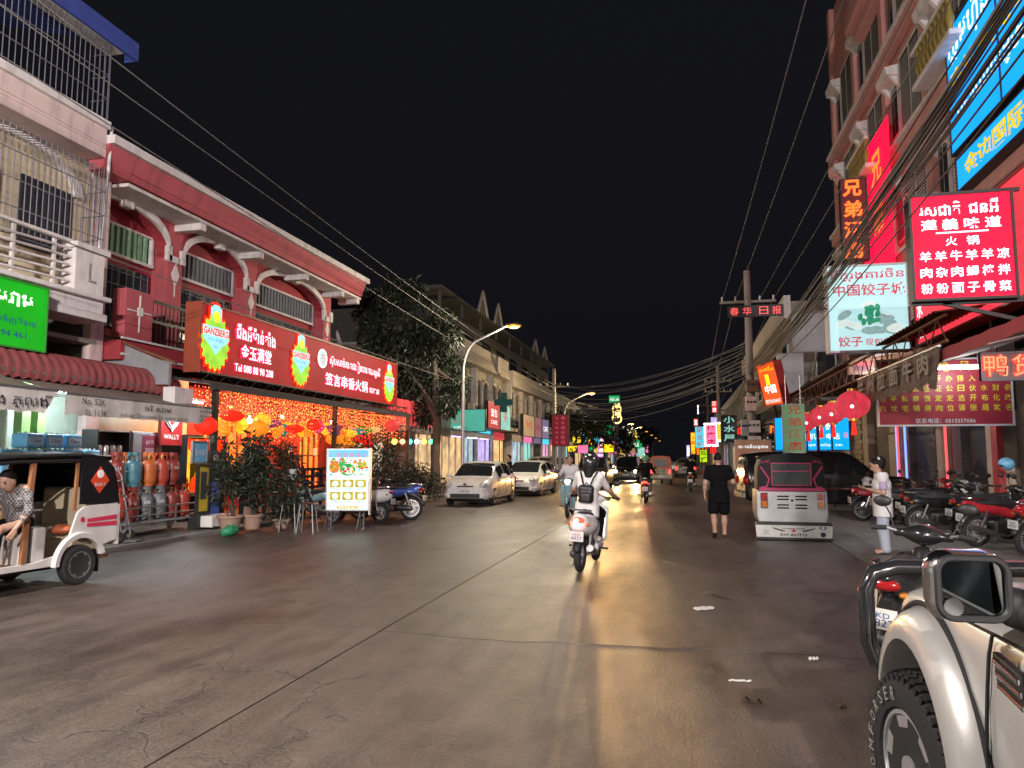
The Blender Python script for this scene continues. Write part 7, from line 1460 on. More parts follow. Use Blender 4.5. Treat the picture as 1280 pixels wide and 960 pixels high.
v1 = car('oncoming_van', 'dark van with blazing headlights coming up the middle of the street', MV, 'car_dark', (-1.3,1.35), .31, GMV, (-4.6, 40.2, 0), rad(-90), 'van', 'on', 'oncoming traffic', hl=(.66,.78,.14,.11))
mb = MB(); mb.box(-.15, .15, -.45, .45, 1.69, 1.78); mb.build('roof_light', 'beacon', v1, smooth=0, bevel=.03)
for sd in (-1, 1): spot(v1, (2.35, sd*.66, .78), 1200, (1,.54,.17), (1, 0, -.05), 38)
v2 = car('oncoming_van', 'second dark van just behind the first, headlights on', MV, 'car_black', (-1.3,1.35), .31, GMV, (-3.5, 50, 0), rad(-90), 'van', 'on', 'oncoming traffic')
for sd in (-1, 1): spot(v2, (2.35, sd*.62, .75), 1000, (1,.56,.19), (1, 0, -.05), 38)
v3 = car('oncoming_car', 'third vehicle in the oncoming line with white headlights', HB, 'car_dark', (-1.32,1.36), .30, GHB, (-3.2, 60, 0), rad(-90), 'car', 'white', 'oncoming traffic')
for sd in (-1, 1): spot(v3, (2.4, sd*.62, .72), 850, (1,.58,.22), (1, 0, -.05), 38)
car('oncoming_car', 'fourth small vehicle in the oncoming line far down the street', HB, 'car_silver', (-1.32,1.36), .30, GHB, (-3.0, 74, 0), rad(-90), 'car', 'white', 'oncoming traffic'); car('parked_car', 'dark car parked far down the left kerb', HB, 'car_dark', (-1.32,1.36), .30, GHB, (-7.6, 70, 0), rad(-90), 'car', 'off', 'parked cars')
far_c = None
for k, (x, y) in enumerate(((-4.6,86),)): far_c = car('oncoming_car', 'fifth vehicle in the oncoming line, headlights on', HB, ('car_dark','car_white','car_silver','car_black')[k], (-1.32,1.36), .30, GHB, (x, y, 0), rad(-90), 'car', 'white', 'oncoming traffic')
for k, (x, y) in enumerate(((-5.3,68),(-3.0,92),(-4.8,100),(-3.2,108),(-4.6,118),(-2.8,128),(-4.4,142),(-3.0,156),(-4.6,172))): dup(far_c, (x, y, 0), rad(-90), 'far oncoming vehicle with lit headlights, %s of the far ones' % ('nearest','second','third','fourth','fifth','sixth','seventh','eighth','farthest')[k], 'oncoming traffic', {'car_dark': ('car_white','car_black','car_silver')[k % 3]})
for k, (x, y) in enumerate(((.3,62), (-.6,84), (.4,110))): car('departing_car', ('nearest','middle','farthest')[k]+' of the cars driving away down the right lane', HB, ('car_dark','car_silver','car_white')[k], (-1.32,1.36), .30, GHB, (x, y, 0), rad(90), 'car', 'off', 'departing traffic', tail='tail_lit')
SV = [(-2.4,.42,1.0,1.5,.80,.78,.62),(-2.3,.36,1.08,1.72,.88,.86,.66),(-1.6,.32,1.1,1.82,.92,.9,.7),(0,.32,1.08,1.83,.93,.91,.7),(.6,.32,1.07,1.74,.93,.91,.69),(1.1,.32,1.06,1.34,.93,.90,.74),(1.4,.32,1.05,1.14,.92,.88,.78),(2.1,.36,.98,1.06,.9,.84,.74),(2.36,.42,.78,.86,.82,.76,.64)]
GSV = dict(side=[(-2.1,-1.1,5.2,6.9),(-1.0,.1,5.15,6.9),(.2,.9,5.15,6.75)], ends={'windscreen': (1.36,.62), 'rear_window': (-2.34,-2.15)}, mirror=.92, doors=(1.0,.15,-1.0))
bs_v = car('parked_suv', 'black SUV parked nose towards the shops on the right', SV, 'car_black', (-1.4,1.45), .37, GSV, (4.15, 24.0, 0), rad(4), 'car', 'off', 'parked cars')
mb = MB(); mb.box(-2.5, -2.38, -.85, .85, .42, .62); mb.build('rear_bumper', 'chrome', bs_v, smooth=0, bevel=.03)
for sd in (-1, 1): mb = MB(); mb.box(-1.0, 1.05, sd*.925, sd*.955, .70, .76); mb.build('side_moulding', 'chrome', bs_v, smooth=0, bevel=.008)
# ---------------- silver jeep beside the viewer
mat('tyre_ink', (.30,.29,.27), .7, bump=0)
def jeep():
    t = thing('silver_jeep', 'big champagne silver off-road jeep with flared wheel arch at the right edge', 'car', (0,0,0)); PA = 'car_champagne'
    WX, WY, WZ, R = .875, 3.45, .375, .38     # front left wheel: outer face x, axle y, height, radius
    def ring(y, zl, zs, zt, xs, xt):   # left half section from sill to hood centre line (x = 1.85)
        return [(1.85,zl),(xs+.10,zl),(xs+.02,zl+.05),(xs,zl+(zs-zl)*.3),(xs-.012,zl+(zs-zl)*.62),(xs-.006,zs-.12),(xs+.004,zs-.045),(xs+.03,zs-.004),(xs+.09,zs+.022),(xs+.16,zs+.035),(xs+.30,zs+.05),(xt,zt),(1.85,zt+.012)]
    keys = [(-.75,.5,1.08,1.12,1.04,1.5),(0,.46,1.09,1.13,1.0,1.5),(1.5,.45,1.09,1.13,.985,1.5),(2.3,.45,1.085,1.13,.98,1.5),(2.75,.45,1.075,1.12,.985,1.5),(3.3,.46,1.075,1.13,.985,1.5),(3.75,.48,1.045,1.10,.99,1.5),(3.96,.52,1.0,1.06,1.01,1.5),(4.06,.56,.93,.98,1.06,1.5),(4.10,.6,.82,.87,1.14,1.55)]
    st = interp(keys, 44); rings = []
    for s in st:
        h = ring(*s); rings.append([Vector((x, s[0], z)) for x, z in h]+[Vector((3.7-x, s[0], z)) for x, z in h[-2:0:-1]])
    mb = MB(); mb.loft(rings); body = mb.build('body', PA, t, smooth=30)
    cut = []
    for yy in (WY, .62):
        for sd in (0, 1):
            x0, x1 = (.7, 1.35) if not sd else (2.35, 3.1); c = MB(); c.cyl((x0, yy, WZ+.05), (x1, yy, WZ+.05), R+.14, n=40); cut.append(bpy.data.objects.new('c', c.mesh('c', 'black_plastic')))
    COL.objects.unlink(body); boolean(body, cut); COL.objects.link(body); body.data.materials.clear(); body.data.materials.append(MATS[PA])
    # wheel arch flare: swept lip
    for (yy, sx) in ((WY, 0), (.62, 0), (WY, 1), (.62, 1)):
        prof = [(.05,.105),(.0,.098),(-.055,.07),(-.088,.03),(-.10,-.015),(-.10,-.045),(-.07,-.055),(.06,-.05)]; rings = []
        for k in range(33):
            a = rad(24+k*(178/32)); ca, sa = math.cos(a), math.sin(a); rr_ = R+.145
            g = 1.0+.25*max(0, -ca)*0
            rings.append([Vector((.985+dx if not sx else 3.7-.985-dx, yy+ca*(rr_+dr*g), WZ+.03+sa*(rr_+dr*g)*1.0)) for dx, dr in prof])
        mb = MB(); mb.loft(rings); mb.build('arch_flare', PA, t, smooth=60)
        mb = MB(); mb.tube([Vector((.985-.01 if not sx else 3.7-.975, yy+math.cos(rad(24+k*5.56))*(R+.252), WZ+.03+math.sin(rad(24+k*5.56))*(R+.252))) for k in range(33)], .011, 6); mb.build('flare_seal', 'rubber', t)
    mb = MB(); mb.cyl((1.05,WY,WZ), (1.6,WY,WZ), R+.1, n=30); mb.build('wheel_well', 'dark_in', t); mb = MB(); mb.cyl((2.2,WY,WZ), (2.65,WY,WZ), R+.1, n=30); mb.build('wheel_well', 'dark_in', t)
    # wheels with blocky tread
    for (x, yy, s) in ((WX,WY,-1), (WX,.62,-1), (3.7-WX,WY,1), (3.7-WX,.62,1)):
        e = bpy.data.objects.new('wheel', None); COL.objects.link(e); e.parent = t; e.location = (x, yy, WZ-.005); e.rotation_euler = (0, 0, rad(9) if yy == WY else 0); w = .26; q = -s
        mb = MB(); r0 = R*.60; mb.lathe([(r0,q*.01),(r0*1.06,q*-.012),(R*.75,q*-.02),(R*.9,q*-.004),(R*.955,q*.02),(R*.965,q*.05),(R*.965,q*(w-.05)),(R*.9,q*w),(r0,q*(w-.02))], axis='x', n=48); ty = mb.build('tyre', 'rubber', e, smooth=30)
        mb = MB()
        for k in range(44):
            a = 2*PI*k/44
            for j in range(5):
                aa = a+(.5 if j % 2 else 0)*2*PI/44; xx = q*(.03+j*.047); Rm = Matrix.Rotation(aa, 4, 'X'); lw = .019 if j in (0, 4) else .016
                mb.box(xx-.018, xx+.018, -lw, lw, R*.95, R+.004-(.008 if j in (0,4) else 0), Rm)
            Rm = Matrix.Rotation(a, 4, 'X'); mb.box(q*-.004, q*.03, -.012, .012, R*.88, R*.965, Rm)
        mb.build('tread_blocks', 'rubber', ty, smooth=0, kind='stuff')
        mb = MB(); mb.lathe([(r0*1.01,q*.03),(r0*1.02,q*.0),(r0*.95,q*-.002),(r0*.90,q*.03),(r0*.88,q*.10),(.02,q*.12)], axis='x', n=40); rm_ = mb.build('rim', 'rim_alloy', e, smooth=30)
        for k in range(6):
            a = 2*PI*k/6+.25; ca, sa = math.cos(a), math.sin(a); tn = Vector((0,-sa,ca)); d = Vector((0,ca,sa)); mb = MB()
            mb.add([d*r0*.16+tn*.03+Vector((q*.015,0,0)), d*r0*.16-tn*.03+Vector((q*.015,0,0)), d*r0*.93-tn*.055+Vector((q*.008,0,0)), d*r0*.93+tn*.055+Vector((q*.008,0,0)), d*r0*.16+tn*.04+Vector((q*.07,0,0)), d*r0*.16-tn*.04+Vector((q*.07,0,0)), d*r0*.93-tn*.07+Vector((q*.07,0,0)), d*r0*.93+tn*.07+Vector((q*.07,0,0))], [(0,1,2,3),(0,4,5,1),(1,5,6,2),(2,6,7,3),(3,7,4,0)]); mb.build('spoke', 'rim_alloy', rm_, smooth=0, bevel=.006)
        mb = MB(); mb.cyl((q*.0,0,0), (q*.1,0,0), .055, .07, 18); mb.build('hub_cap', 'rim_alloy', rm_)
        if s == -1 and yy == WY:
            tx = 'COMFORSER'; n = len(tx)
            for i, ch in enumerate(tx):
                a = rad(-28+i*13.5); Um = Vector((0, math.sin(a), -math.cos(a))); Vm = Vector((0, math.cos(a), math.sin(a)))
                Um = Vector((0, -math.sin(a), math.cos(a))); o = letter(e, ch, Vm*R*.775+Vector((-.026,0,0)), (.032 if ch != 'M' else .04), .052, 'tyre_ink', Um, Vm, off=0)
    # front bumper bar
    mb = MB(); mb.tube([(.93,4.12,.62),(.90,4.14,.72),(.90,4.15,.98),(.94,4.16,1.06),(1.05,4.17,1.09),(1.85,4.2,1.10),(2.65,4.17,1.09),(2.77,4.15,1.02),(2.8,4.14,.7)], .04, 10); mb.build('bull_bar', 'black_bar' if mat('black_bar', (.02,.02,.022), .15, .2, coat=.6, bump=0) else 0, t)
    sdf_obj('front_bumper', PA, t, [('b', (1.85,4.06,.62), (.9,.1,.13), .08)], .025, .02); sdf_obj('fog_lamp', 'lamp_clear', t, [('e',(1.1,4.15,.62),(.09,.05,.07))], .012, .01)
    sdf_obj('headlight', 'lamp_clear', t, [('e', (1.17,3.97,.90), (.15,.1,.085))], .012, .01); sdf_obj('headlight', 'lamp_clear', t, [('e', (2.53,3.97,.90), (.15,.1,.085))], .012, .01); mb = MB(); mb.box(1.36, 2.34, 4.05, 4.11, .78, .95); mb.build('grille', 'chrome', t, smooth=0, bevel=.01)
    # mud flap, door seam, sill moulding
    mb = MB(); mb.prism([(3.0,.12),(3.04,.12),(3.04,.52),(3.0,.52)], .93, 1.15, 'yz'); mb.build('mud_flap', 'rubber', t, smooth=0)
    seam = [(.9805,2.78,1.07),(.972,2.795,1.0),(.964,2.8,.9),(.966,2.83,.78),(.97,2.86,.66),(.975,2.84,.55),(.982,2.80,.48)]
    mb = MB(); mb.tube(seam, .0065, 6); mb.build('door_seam', 'rubber', t)
    mb = MB(); mb.tube([(.985,2.3,1.086),(.985,2.78,1.073),(.999,3.3,1.047),(1.013,3.7,1.005)], .004, 5); mb.build('hood_seam', 'rubber', t)
    sdf_obj('sill_moulding', PA, t, [('b', (.955,2.0,.55), (.035,.78,.07), .03)], .02, .01)
    # side vent badge
    vt = MB(); yv, zv = 2.60, .97; vt.prism([(yv+.105,zv+.065),(yv-.085,zv+.045),(yv-.125,zv-.06),(yv+.075,zv-.035)], .948, .972, 'yz'); vb_ = vt.build('side_vent', 'black_plastic', t, smooth=0, bevel=.006)
    for k in range(3): mb = MB(); z = zv+.035-k*.035; y0 = yv+.085-k*.012; mb.prism([(y0,z+.014),(y0-.175,z-.004),(y0-.18,z-.02),(y0-.005,z-.002)], .940, .949, 'yz'); mb.build('vent_fin', 'chrome', vb_, smooth=0, bevel=.003)
    # cab: pillars, glass, roof
    mb = MB(); cab = []
    for (y, z, x) in ((2.45,1.10,1.02),(1.75,1.80,1.20),(1.6,1.84,1.22),(-.5,1.86,1.22),(-.72,1.80,1.2),(-.78,1.1,1.04)): cab.append((y, z, x))
    for sd in (0, 1):
        f = (lambda x: x) if not sd else (lambda x: 3.7-x)
        for (a, b, w) in ((0,1,.07), (3,5,.12)): mb = MB(); mb.bar((f(cab[a][2]+.03),cab[a][0],cab[a][1]), (f(cab[b][2]),cab[b][0],cab[b][1]), w, w); mb.build('pillar', PA, t, smooth=0, bevel=.015)
        mb = MB(); mb.bar((f(1.03),1.0,1.1), (f(1.21),.95,1.82), .09, .06); mb.build('pillar', 'black_plastic', t, smooth=0)
        mb = MB(); mb.add([(f(1.03),2.3,1.12),(f(1.03),-.7,1.12),(f(1.21),-.6,1.8),(f(1.21),1.72,1.8)], [(0,1,2,3)]); mb.build('side_window', 'glass_dark', t, smooth=0)
        mb = MB(); mb.box(f(.985), f(1.01), -.7, 2.35, 1.085, 1.115); mb.build('window_seal', 'rubber', t, smooth=0)
    mb = MB(); mb.add([(1.1,2.42,1.12),(2.6,2.42,1.12),(2.47,1.74,1.8),(1.23,1.74,1.8)], [(0,1,2,3)]); mb.build('windscreen', 'glass_dark', t, smooth=0)
    sdf_obj('roof', PA, t, [('b', (1.85,.5,1.84), (.68,1.25,.05), .05)], .04, .02); mb = MB(); mb.add([(1.1,-.78,1.12),(2.6,-.78,1.12),(2.47,-.7,1.8),(1.23,-.7,1.8)], [(0,3,2,1)]); mb.build('rear_window', 'glass_dark', t, smooth=0)
    # door mirror: chrome shell opening toward the viewer
    my = 2.6; cx, cz = .868, 1.245
    mi = sdf_obj('mirror_shell', 'chrome', t, [('b', (cx,my+.06,cz), (.118,.075,.112), .07), ('e', (cx-.005,my+.12,cz+.01), (.09,.06,.085))], .007, .03, sub=[('b', (cx,my-.035,cz), (.104,.045,.098), .05)])
    mb = MB(); rr_ = .045
    pts = []
    for (sx, sz, a0) in ((1,1,0), (-1,1,90), (-1,-1,180), (1,-1,270)):
        for k in range(6): a = rad(a0+k*18); pts.append((cx+sx*(.098-rr_)+rr_*math.cos(a), cz+sz*(.092-rr_)+rr_*math.sin(a)))
    k = len(pts); mb.add([(x, my-.002, z) for x, z in pts], [tuple(range(k))]); mb.build('mirror_glass', 'mirror' if mat('mirror', (.55,.6,.62), .03, 1, var=0, bump=0) else 0, mi, smooth=0)
    mb = MB(); ring_ = [Vector((x, my-.012, z)) for x, z in pts]; mb.tube(ring_+[ring_[0]], .011, 6); mb.build('mirror_bezel', 'black_plastic', mi)
    mb = MB(); mb.cyl((cx-.058,my-.006,cz-.058), (cx-.058,my-.016,cz-.058), .030, .028, 20); mb.build('blind_spot_mirror', 'chrome', mi)
    sdf_obj('mirror_arm', 'black_plastic', mi, [('b', (1.0,my+.05,cz-.06), (.05,.05,.055), .03), ('c', (.98,my+.05,cz-.05), (1.05,my+.0,cz-.09), .045, .06)], .012, .03)
    return t
jeep()
# ---------------- motorbikes (local forward +x)
for nm, c, mt_ in (('bk_black', (.015,.015,.017), 0), ('bk_red', (.42,.02,.03), 0), ('bk_white', (.8,.8,.8), 0), ('bk_blue', (.05,.09,.36), 0), ('bk_green', (.05,.28,.12), 0), ('bk_grey', (.14,.15,.16), .2), ('bk_teal', (.22,.38,.42), 0), ('bk_orange', (.5,.15,.03), 0), ('bk_body', (.25,.25,.25), 0)): mat(nm, c, .25, mt_, coat=.9, var=.08, bump=0)
mat('seat_vinyl', (.02,.02,.022), .55, bump=.25, bs=120); mat('engine', (.10,.10,.105), .45, .7, dirt=.3); mat('exhaust', (.42,.42,.43), .28, .95, dirt=.15)
def bwheel(t, x, R, w, spokes, mrim='rim_alloy'):
    e = bpy.data.objects.new('wheel', None); COL.objects.link(e); e.parent = t; e.location = (x, 0, R)
    mb = MB(); mb.torus((0,0,0), R-w*.5, w*.5, 'y', 30, 10, 1.05); mb.build('tyre', 'rubber', e)
    mb = MB(); mb.torus((0,0,0), R-w*1.02, .016, 'y', 30, 6, 1.3); mb.cyl((0,-.05,0), (0,.05,0), .045, n=12)
    for k in range(spokes):
        a = 2*PI*k/spokes; mb.bar((math.cos(a)*.03,0,math.sin(a)*.03), (math.cos(a)*(R-w),0,math.sin(a)*(R-w)), .012 if spokes > 8 else .045, .012 if spokes > 8 else .02, (0,1,0))
    mb.build('rim', mrim, e); return e
def motorbike(style, label, group=None):
    t = thing('motorbike' if style != 'scooter' else 'scooter', label, 'motorbike', (0,0,0), 0, group); B_ = 'bk_body'
    sc = style == 'scooter'; R = .25 if sc else .29; wb = .62 if sc else .64
    bwheel(t, -wb, R, .10 if sc else .085, 5 if (sc or style == 'sport') else 20); fw = bwheel(t, wb+.02, R, .09 if sc else .075, 5 if (sc or style == 'sport') else 20)
    if sc:
        sdf_obj('rear_cowl', B_, t, [('c',(-.78,0,.72),(-.1,0,.62),.13,.17),('e',(-.47,0,.66),(.44,.205,.17)),('c',(-.1,0,.55),(.05,0,.34),.15,.12)], .014, .06, sub=[('b',(-.6,0,.2),(.45,.3,.26),.05)])
        sdf_obj('floorboard', B_, t, [('b',(.16,0,.30),(.26,.16,.06),.04)], .014, .03); sdf_obj('leg_shield', B_, t, [('c',(.38,0,.36),(.50,0,.88),.12,.10),('b',(.43,0,.62),(.05,.21,.27),.05,Matrix.Rotation(rad(12),3,'Y'))], .014, .05)
    else:
        sdf_obj('rear_cowl', B_, t, [('c',(-.86,0,.80),(-.35,0,.70),.055,.11),('c',(-.35,0,.70),(.05,0,.60),.11,.09),('e',(-.42,0,.70),(.4,.13,.09))], .013, .05)
        sdf_obj('centre_frame', 'bk_black', t, [('c',(-.05,0,.62),(.28,0,.52),.08,.07),('c',(.28,0,.52),(.46,0,.82),.07,.09)], .014, .05)
        sdf_obj('leg_shield', B_, t, [('b',(.40,.14,.55),(.10,.03,.26),.03,Matrix.Rotation(rad(14),3,'Y')),('b',(.40,-.14,.55),(.10,.03,.26),.03,Matrix.Rotation(rad(14),3,'Y')),('c',(.46,-.12,.75),(.46,.12,.75),.10,.10)], .013, .04)
    sdf_obj('engine', 'engine', t, [('b',(-.1,0,.34),(.22,.11,.12),.04),('c',(-.1,.07,.32),(-wb,.1,R),.08,.06),('b',(.08,0,.36),(.08,.07,.08),.03)], .016, .03)
    sdf_obj('seat', 'seat_vinyl', t, [('c',(-.66,0,.845 if not sc else .80),(-.3,0,.82 if not sc else .79),.07,.085),('c',(-.3,0,.80 if not sc else .78),(.12,0,.76),.10,.085),('e',(-.25,0,.80),(.4,.14,.06))], .013, .05, cuts=[((0,0,.70),(0,0,-1))])
    mb = MB(); mb.tube([(-.55,.12,.88),(-.8,.12,.9),(-.88,.06,.9),(-.88,-.06,.9),(-.8,-.12,.9),(-.55,-.12,.88)], .013, 6); mb.build('grab_rail', 'chrome', t)
    for s in (-1, 1): mb = MB(); mb.tube([(.46,s*.075,.82),(wb+.02,s*.075,R)], .022, 8); mb.build('fork_leg', 'steel', t)
    sdf_obj('front_fender', B_, t, [('c',(wb+.02+(R+.03)*math.cos(rad(a)),0,R+(R+.03)*math.sin(rad(a))),(wb+.02+(R+.03)*math.cos(rad(a+30)),0,R+(R+.03)*math.sin(rad(a+30))),.045,.045) for a in (40,70,100)], .012, .03)
    sdf_obj('rear_fender', 'black_plastic', t, [('c',(-wb-(R+.03)*math.cos(rad(a)),0,R+(R+.03)*math.sin(rad(a))),(-wb-(R+.03)*math.cos(rad(a+30)),0,R+(R+.03)*math.sin(rad(a+30))),.05,.05) for a in (20,50)]+[('c',(-wb-.12,0,.6),(-wb+.05,0,.66),.07,.08)], .014, .04)
    hb = sdf_obj('handlebar_cover', B_ if sc else 'bk_black', t, [('e',(.46,0,1.0),(.12,.13,.09)),('c',(.44,-.2,1.0),(.44,.2,1.0),.035,.035)], .012, .05)
    sdf_obj('headlight', 'lamp_clear', t, [('e',(.55,0,.98),(.06,.1,.07))], .012, .01)
    for s in (-1, 1):
        mb = MB(); mb.tube([(.44,s*.15,1.0),(.40,s*.26,1.03),(.37,s*.36,1.02)], .013, 6); mb.build('handlebar', 'steel', t)
        mb = MB(); mb.tube([(.385,s*.27,1.03),(.355,s*.39,1.02)], .021, 8); mb.build('grip', 'rubber', t)
        mb = MB(); mb.tube([(.41,s*.22,1.03),(.46,s*.3,1.02),(.44,s*.38,1.01)], .006, 5); mb.build('brake_lever', 'chrome', t)
        mb = MB(); mb.tube([(.42,s*.22,1.03),(.46,s*.26,1.14),(.42,s*.30,1.22)], .007, 5); ms = mb.build('mirror_stalk', 'black_plastic', t); sdf_obj('mirror', 'black_plastic', ms, [('e',(.42,s*.32,1.25),(.025,.075,.05))], .012, .01)
        sdf_obj('turn_signal', 'lamp_amber', t, [('e',(-.84,s*.12,.70),(.03,.045,.025))], .012, .01)
        mb = MB(); mb.tube([(-.02,s*.1,.29),(-.02,s*.3,.29)], .016, 6); mb.build('foot_peg', 'rubber', t)
        mb = MB(); mb.tube([(-wb,s*.11,R),(-.5,s*.12,.66)], .03, 8); mb.build('shock_absorber', 'chrome', t)
    sdf_obj('tail_light', 'lamp_red', t, [('e',(-.88 if not sc else -.9,0,.76),(.04,.10,.045))], .012, .01)
    mb = MB(); mb.box(-.97, -.96, -.1, .1, .47, .61); pl = mb.build('number_plate', 'plate', t, smooth=0); letter(pl, '1KD', (-.971,0,.565), .11, .035, 'ink_blue', (0,-1,0), ZU, off=.002); letter(pl, '4827', (-.971,0,.515), .16, .05, 'ink_blue', (0,-1,0), ZU, off=.002)
    mb = MB(); mb.bar((-.962,0,.58), (-.8,0,.64), .08, .015); mb.build('plate_bracket', 'black_plastic', t, smooth=0)
    mb = MB(); mb.tube([(.12,-.08,.26),(-.1,-.14,.22),(-.35,-.17,.26)], .02, 8); mb.tube([(-.35,-.17,.26),(-.5,-.175,.29),(-.85,-.18,.38)], [.03,.055,.05], 12); mb.build('exhaust', 'exhaust', t)
    mb = MB(); mb.tube([(-.05,.1,.25),(-.12,.22,.0)], .012, 6); mb.build('side_stand', 'steel', t)
    return t
scp = motorbike('scooter', 'prototype scooter'); unp = motorbike('underbone', 'prototype underbone')
def bike(proto, label, loc, hd, color, group, lean=.06, s=1.0, extra=None):
    sw_ = {'bk_body': color}; sw_.update(extra or {}); o = dup(proto, loc, hd, label, group, sw_); o.rotation_euler = (lean, 0, hd); o.scale = (s, s, s); return o
GR = 'motorbikes parked on the right'
bike(unp, 'black underbone motorbike parked just beyond the silver jeep bull bar', Vector((1.70,6.55,0)), rad(64), 'bk_black', GR, .08)
bike(unp, 'red tailed motorbike hidden partly by the woman with the phone', Vector((5.15,20.9,.004)), rad(8), 'bk_red', GR, .07)
bike(unp, 'black motorbike with big silver exhaust right of the woman', Vector((5.75,19.0,.004)), rad(14), 'bk_black', GR, .07)
bike(scp, 'green and white scooter standing behind the black motorbikes', Vector((6.5,21.2,.004)), rad(16), 'bk_green', GR, .07)
bike(unp, 'black motorbike with fat rear tyre left of the red one', Vector((5.85,15.6,.004)), rad(20), 'bk_red', GR, .07, 1.0)
bike(unp, 'bright red motorbike at the right edge of the picture', Vector((6.15,14.2,.004)), rad(22), 'bk_red', GR, .07)
bike(scp, 'grey scooter with rounded front behind the bikes by the mosaic pillar', Vector((6.6,18.2,.004)), rad(120), 'bk_grey', GR, .07); bike(scp, 'dark scooter with a blue helmet hung on it by the red post', Vector((6.75,16.4,.004)), rad(130), 'bk_black', GR, .07); bike(scp, 'white scooter parked farthest left of the right hand bikes', Vector((5.6,23.0,.004)), rad(195), 'bk_white', GR, .07)
bike(unp, 'black motorbike parked beyond the black SUV', Vector((4.4,37,0)), rad(-150), 'bk_black', GR, .07); bike(scp, 'grey scooter parked under the lime sign', Vector((4.4,42,0)), rad(-160), 'bk_grey', GR, .07); bike(unp, 'red motorbike among the far bikes on the right', Vector((4.5,46,0)), rad(-150), 'bk_red', GR, .07); bike(scp, 'black scooter farthest in the row of right hand bikes', Vector((4.4,50,0)), rad(-155), 'bk_black', GR, .07)
for k, (pr_, x, y, a, c, nm) in enumerate(((unp,5.5,17.6,12,'bk_black','black motorbike squeezed between the exhaust bike and the red bikes'), (unp,5.45,20.0,10,'bk_grey','grey motorbike directly behind the black exhaust bike'), (scp,6.3,20.2,20,'bk_white','white scooter nose to the shutters behind the grey motorbike'), (unp,6.1,16.9,18,'bk_black','black motorbike with low seat beside the fat tyred one'), (unp,6.35,13.1,24,'bk_black','black motorbike just past the bright red one at the right edge'), (scp,6.5,22.3,14,'bk_red','red scooter at the left end behind the woman'))): bike(pr_, nm, Vector((x,y,.004)), rad(a), c, GR, .07)
hm = thing('helmet', 'blue open face helmet on the dark scooter by the red post', 'helmet', aX(1258,580,6.45)); sdf_obj('shell', 'pack_blue', hm, [('e',(0,0,0),(.15,.13,.13))], .012, .01, sub=[('b',(-.12,0,-.1),(.1,.09,.08),.03)])
GL = 'motorbikes parked on the left'
b_ = bike(unp, 'blue sport motorbike parked at the hedge right of the menu board', G(500,650)+Vector((-.4,0,0)), rad(188), 'bk_blue', GL, .08, 1.05)
bike(scp, 'white scooter parked behind the lit menu board', Vector((-8.0,17.6,0)), rad(172), 'bk_white', GL, .08); bike(scp, 'black scooter between the menu board and the blue motorbike', Vector((-7.75,19.4,0)), rad(165), 'bk_black', GL, .08); bike(unp, 'teal motorbike deep behind the menu board near the terrace', Vector((-9.0,17.2,0)), rad(160), 'bk_teal', GL, .08)
# ridden bikes
SR = G(724,715); RIDE = Vector((SR.x+.05, SR.y+.62, 0))
wsct = bike(scp, 'white scooter ridden away by the woman with the black backpack', RIDE, rad(86), 'bk_white', 'ridden motorbikes', .0, 1.0, {'lamp_red': 'tail_hot'})
wsct.rotation_euler = (.05, 0, rad(86))
mb = MB(); mb.sph((-.94,.02,.755), .035, 10, 7, (.5,1.2,.9)); mb.build('lit_lamp', 'tail_core', wsct); point(wsct, (-1.02,0,.755), 3, (1,.12,.08), .04, 'tail_glow')
OB = bike(scp, 'pale scooter coming towards the viewer left of the backpack rider', Vector((-3.05,20.6,0)), rad(-88), 'bk_teal', 'ridden motorbikes', .0); OB.rotation_euler = (0,0,rad(-88))
mb = MB(); mb.sph((.60,0,.98), .055, 10, 7, (.5,1.3,1)); mb.build('lit_lamp', 'head_white', OB); spot(OB, (.7,0,.98), 40, (1,.9,.7), (1,0,-.1), 60)
B3 = bike(unp, 'dark motorbike with a red tail light riding away in the middle distance', G(807,630)+Vector((0,.6,0)), rad(90), 'bk_black', 'ridden motorbikes', .0, 1.0, {'lamp_red': 'tail_lit'}); B3.rotation_euler = (0,0,rad(90)); point(B3, (-.98,0,.77), 10, (1,.06,.05), .04, 'tail_glow')
B4 = bike(unp, 'black motorbike ridden by the person in dark clothes near the right kerb', G(864,615)+Vector((0,.6,0)), rad(88), 'bk_black', 'ridden motorbikes', .0); B4.rotation_euler = (0,0,rad(88))
B5 = bike(scp, 'scooter with headlight on beside the second oncoming van', Vector((-2.4,53,0)), rad(-90), 'bk_grey', 'ridden motorbikes', .0); B5.rotation_euler = (0,0,rad(-90)); mb = MB(); mb.sph((.6,0,.98), .07, 10, 7); mb.build('lit_lamp', 'head_white', B5)
for p_ in (scp, unp): rm(p_)
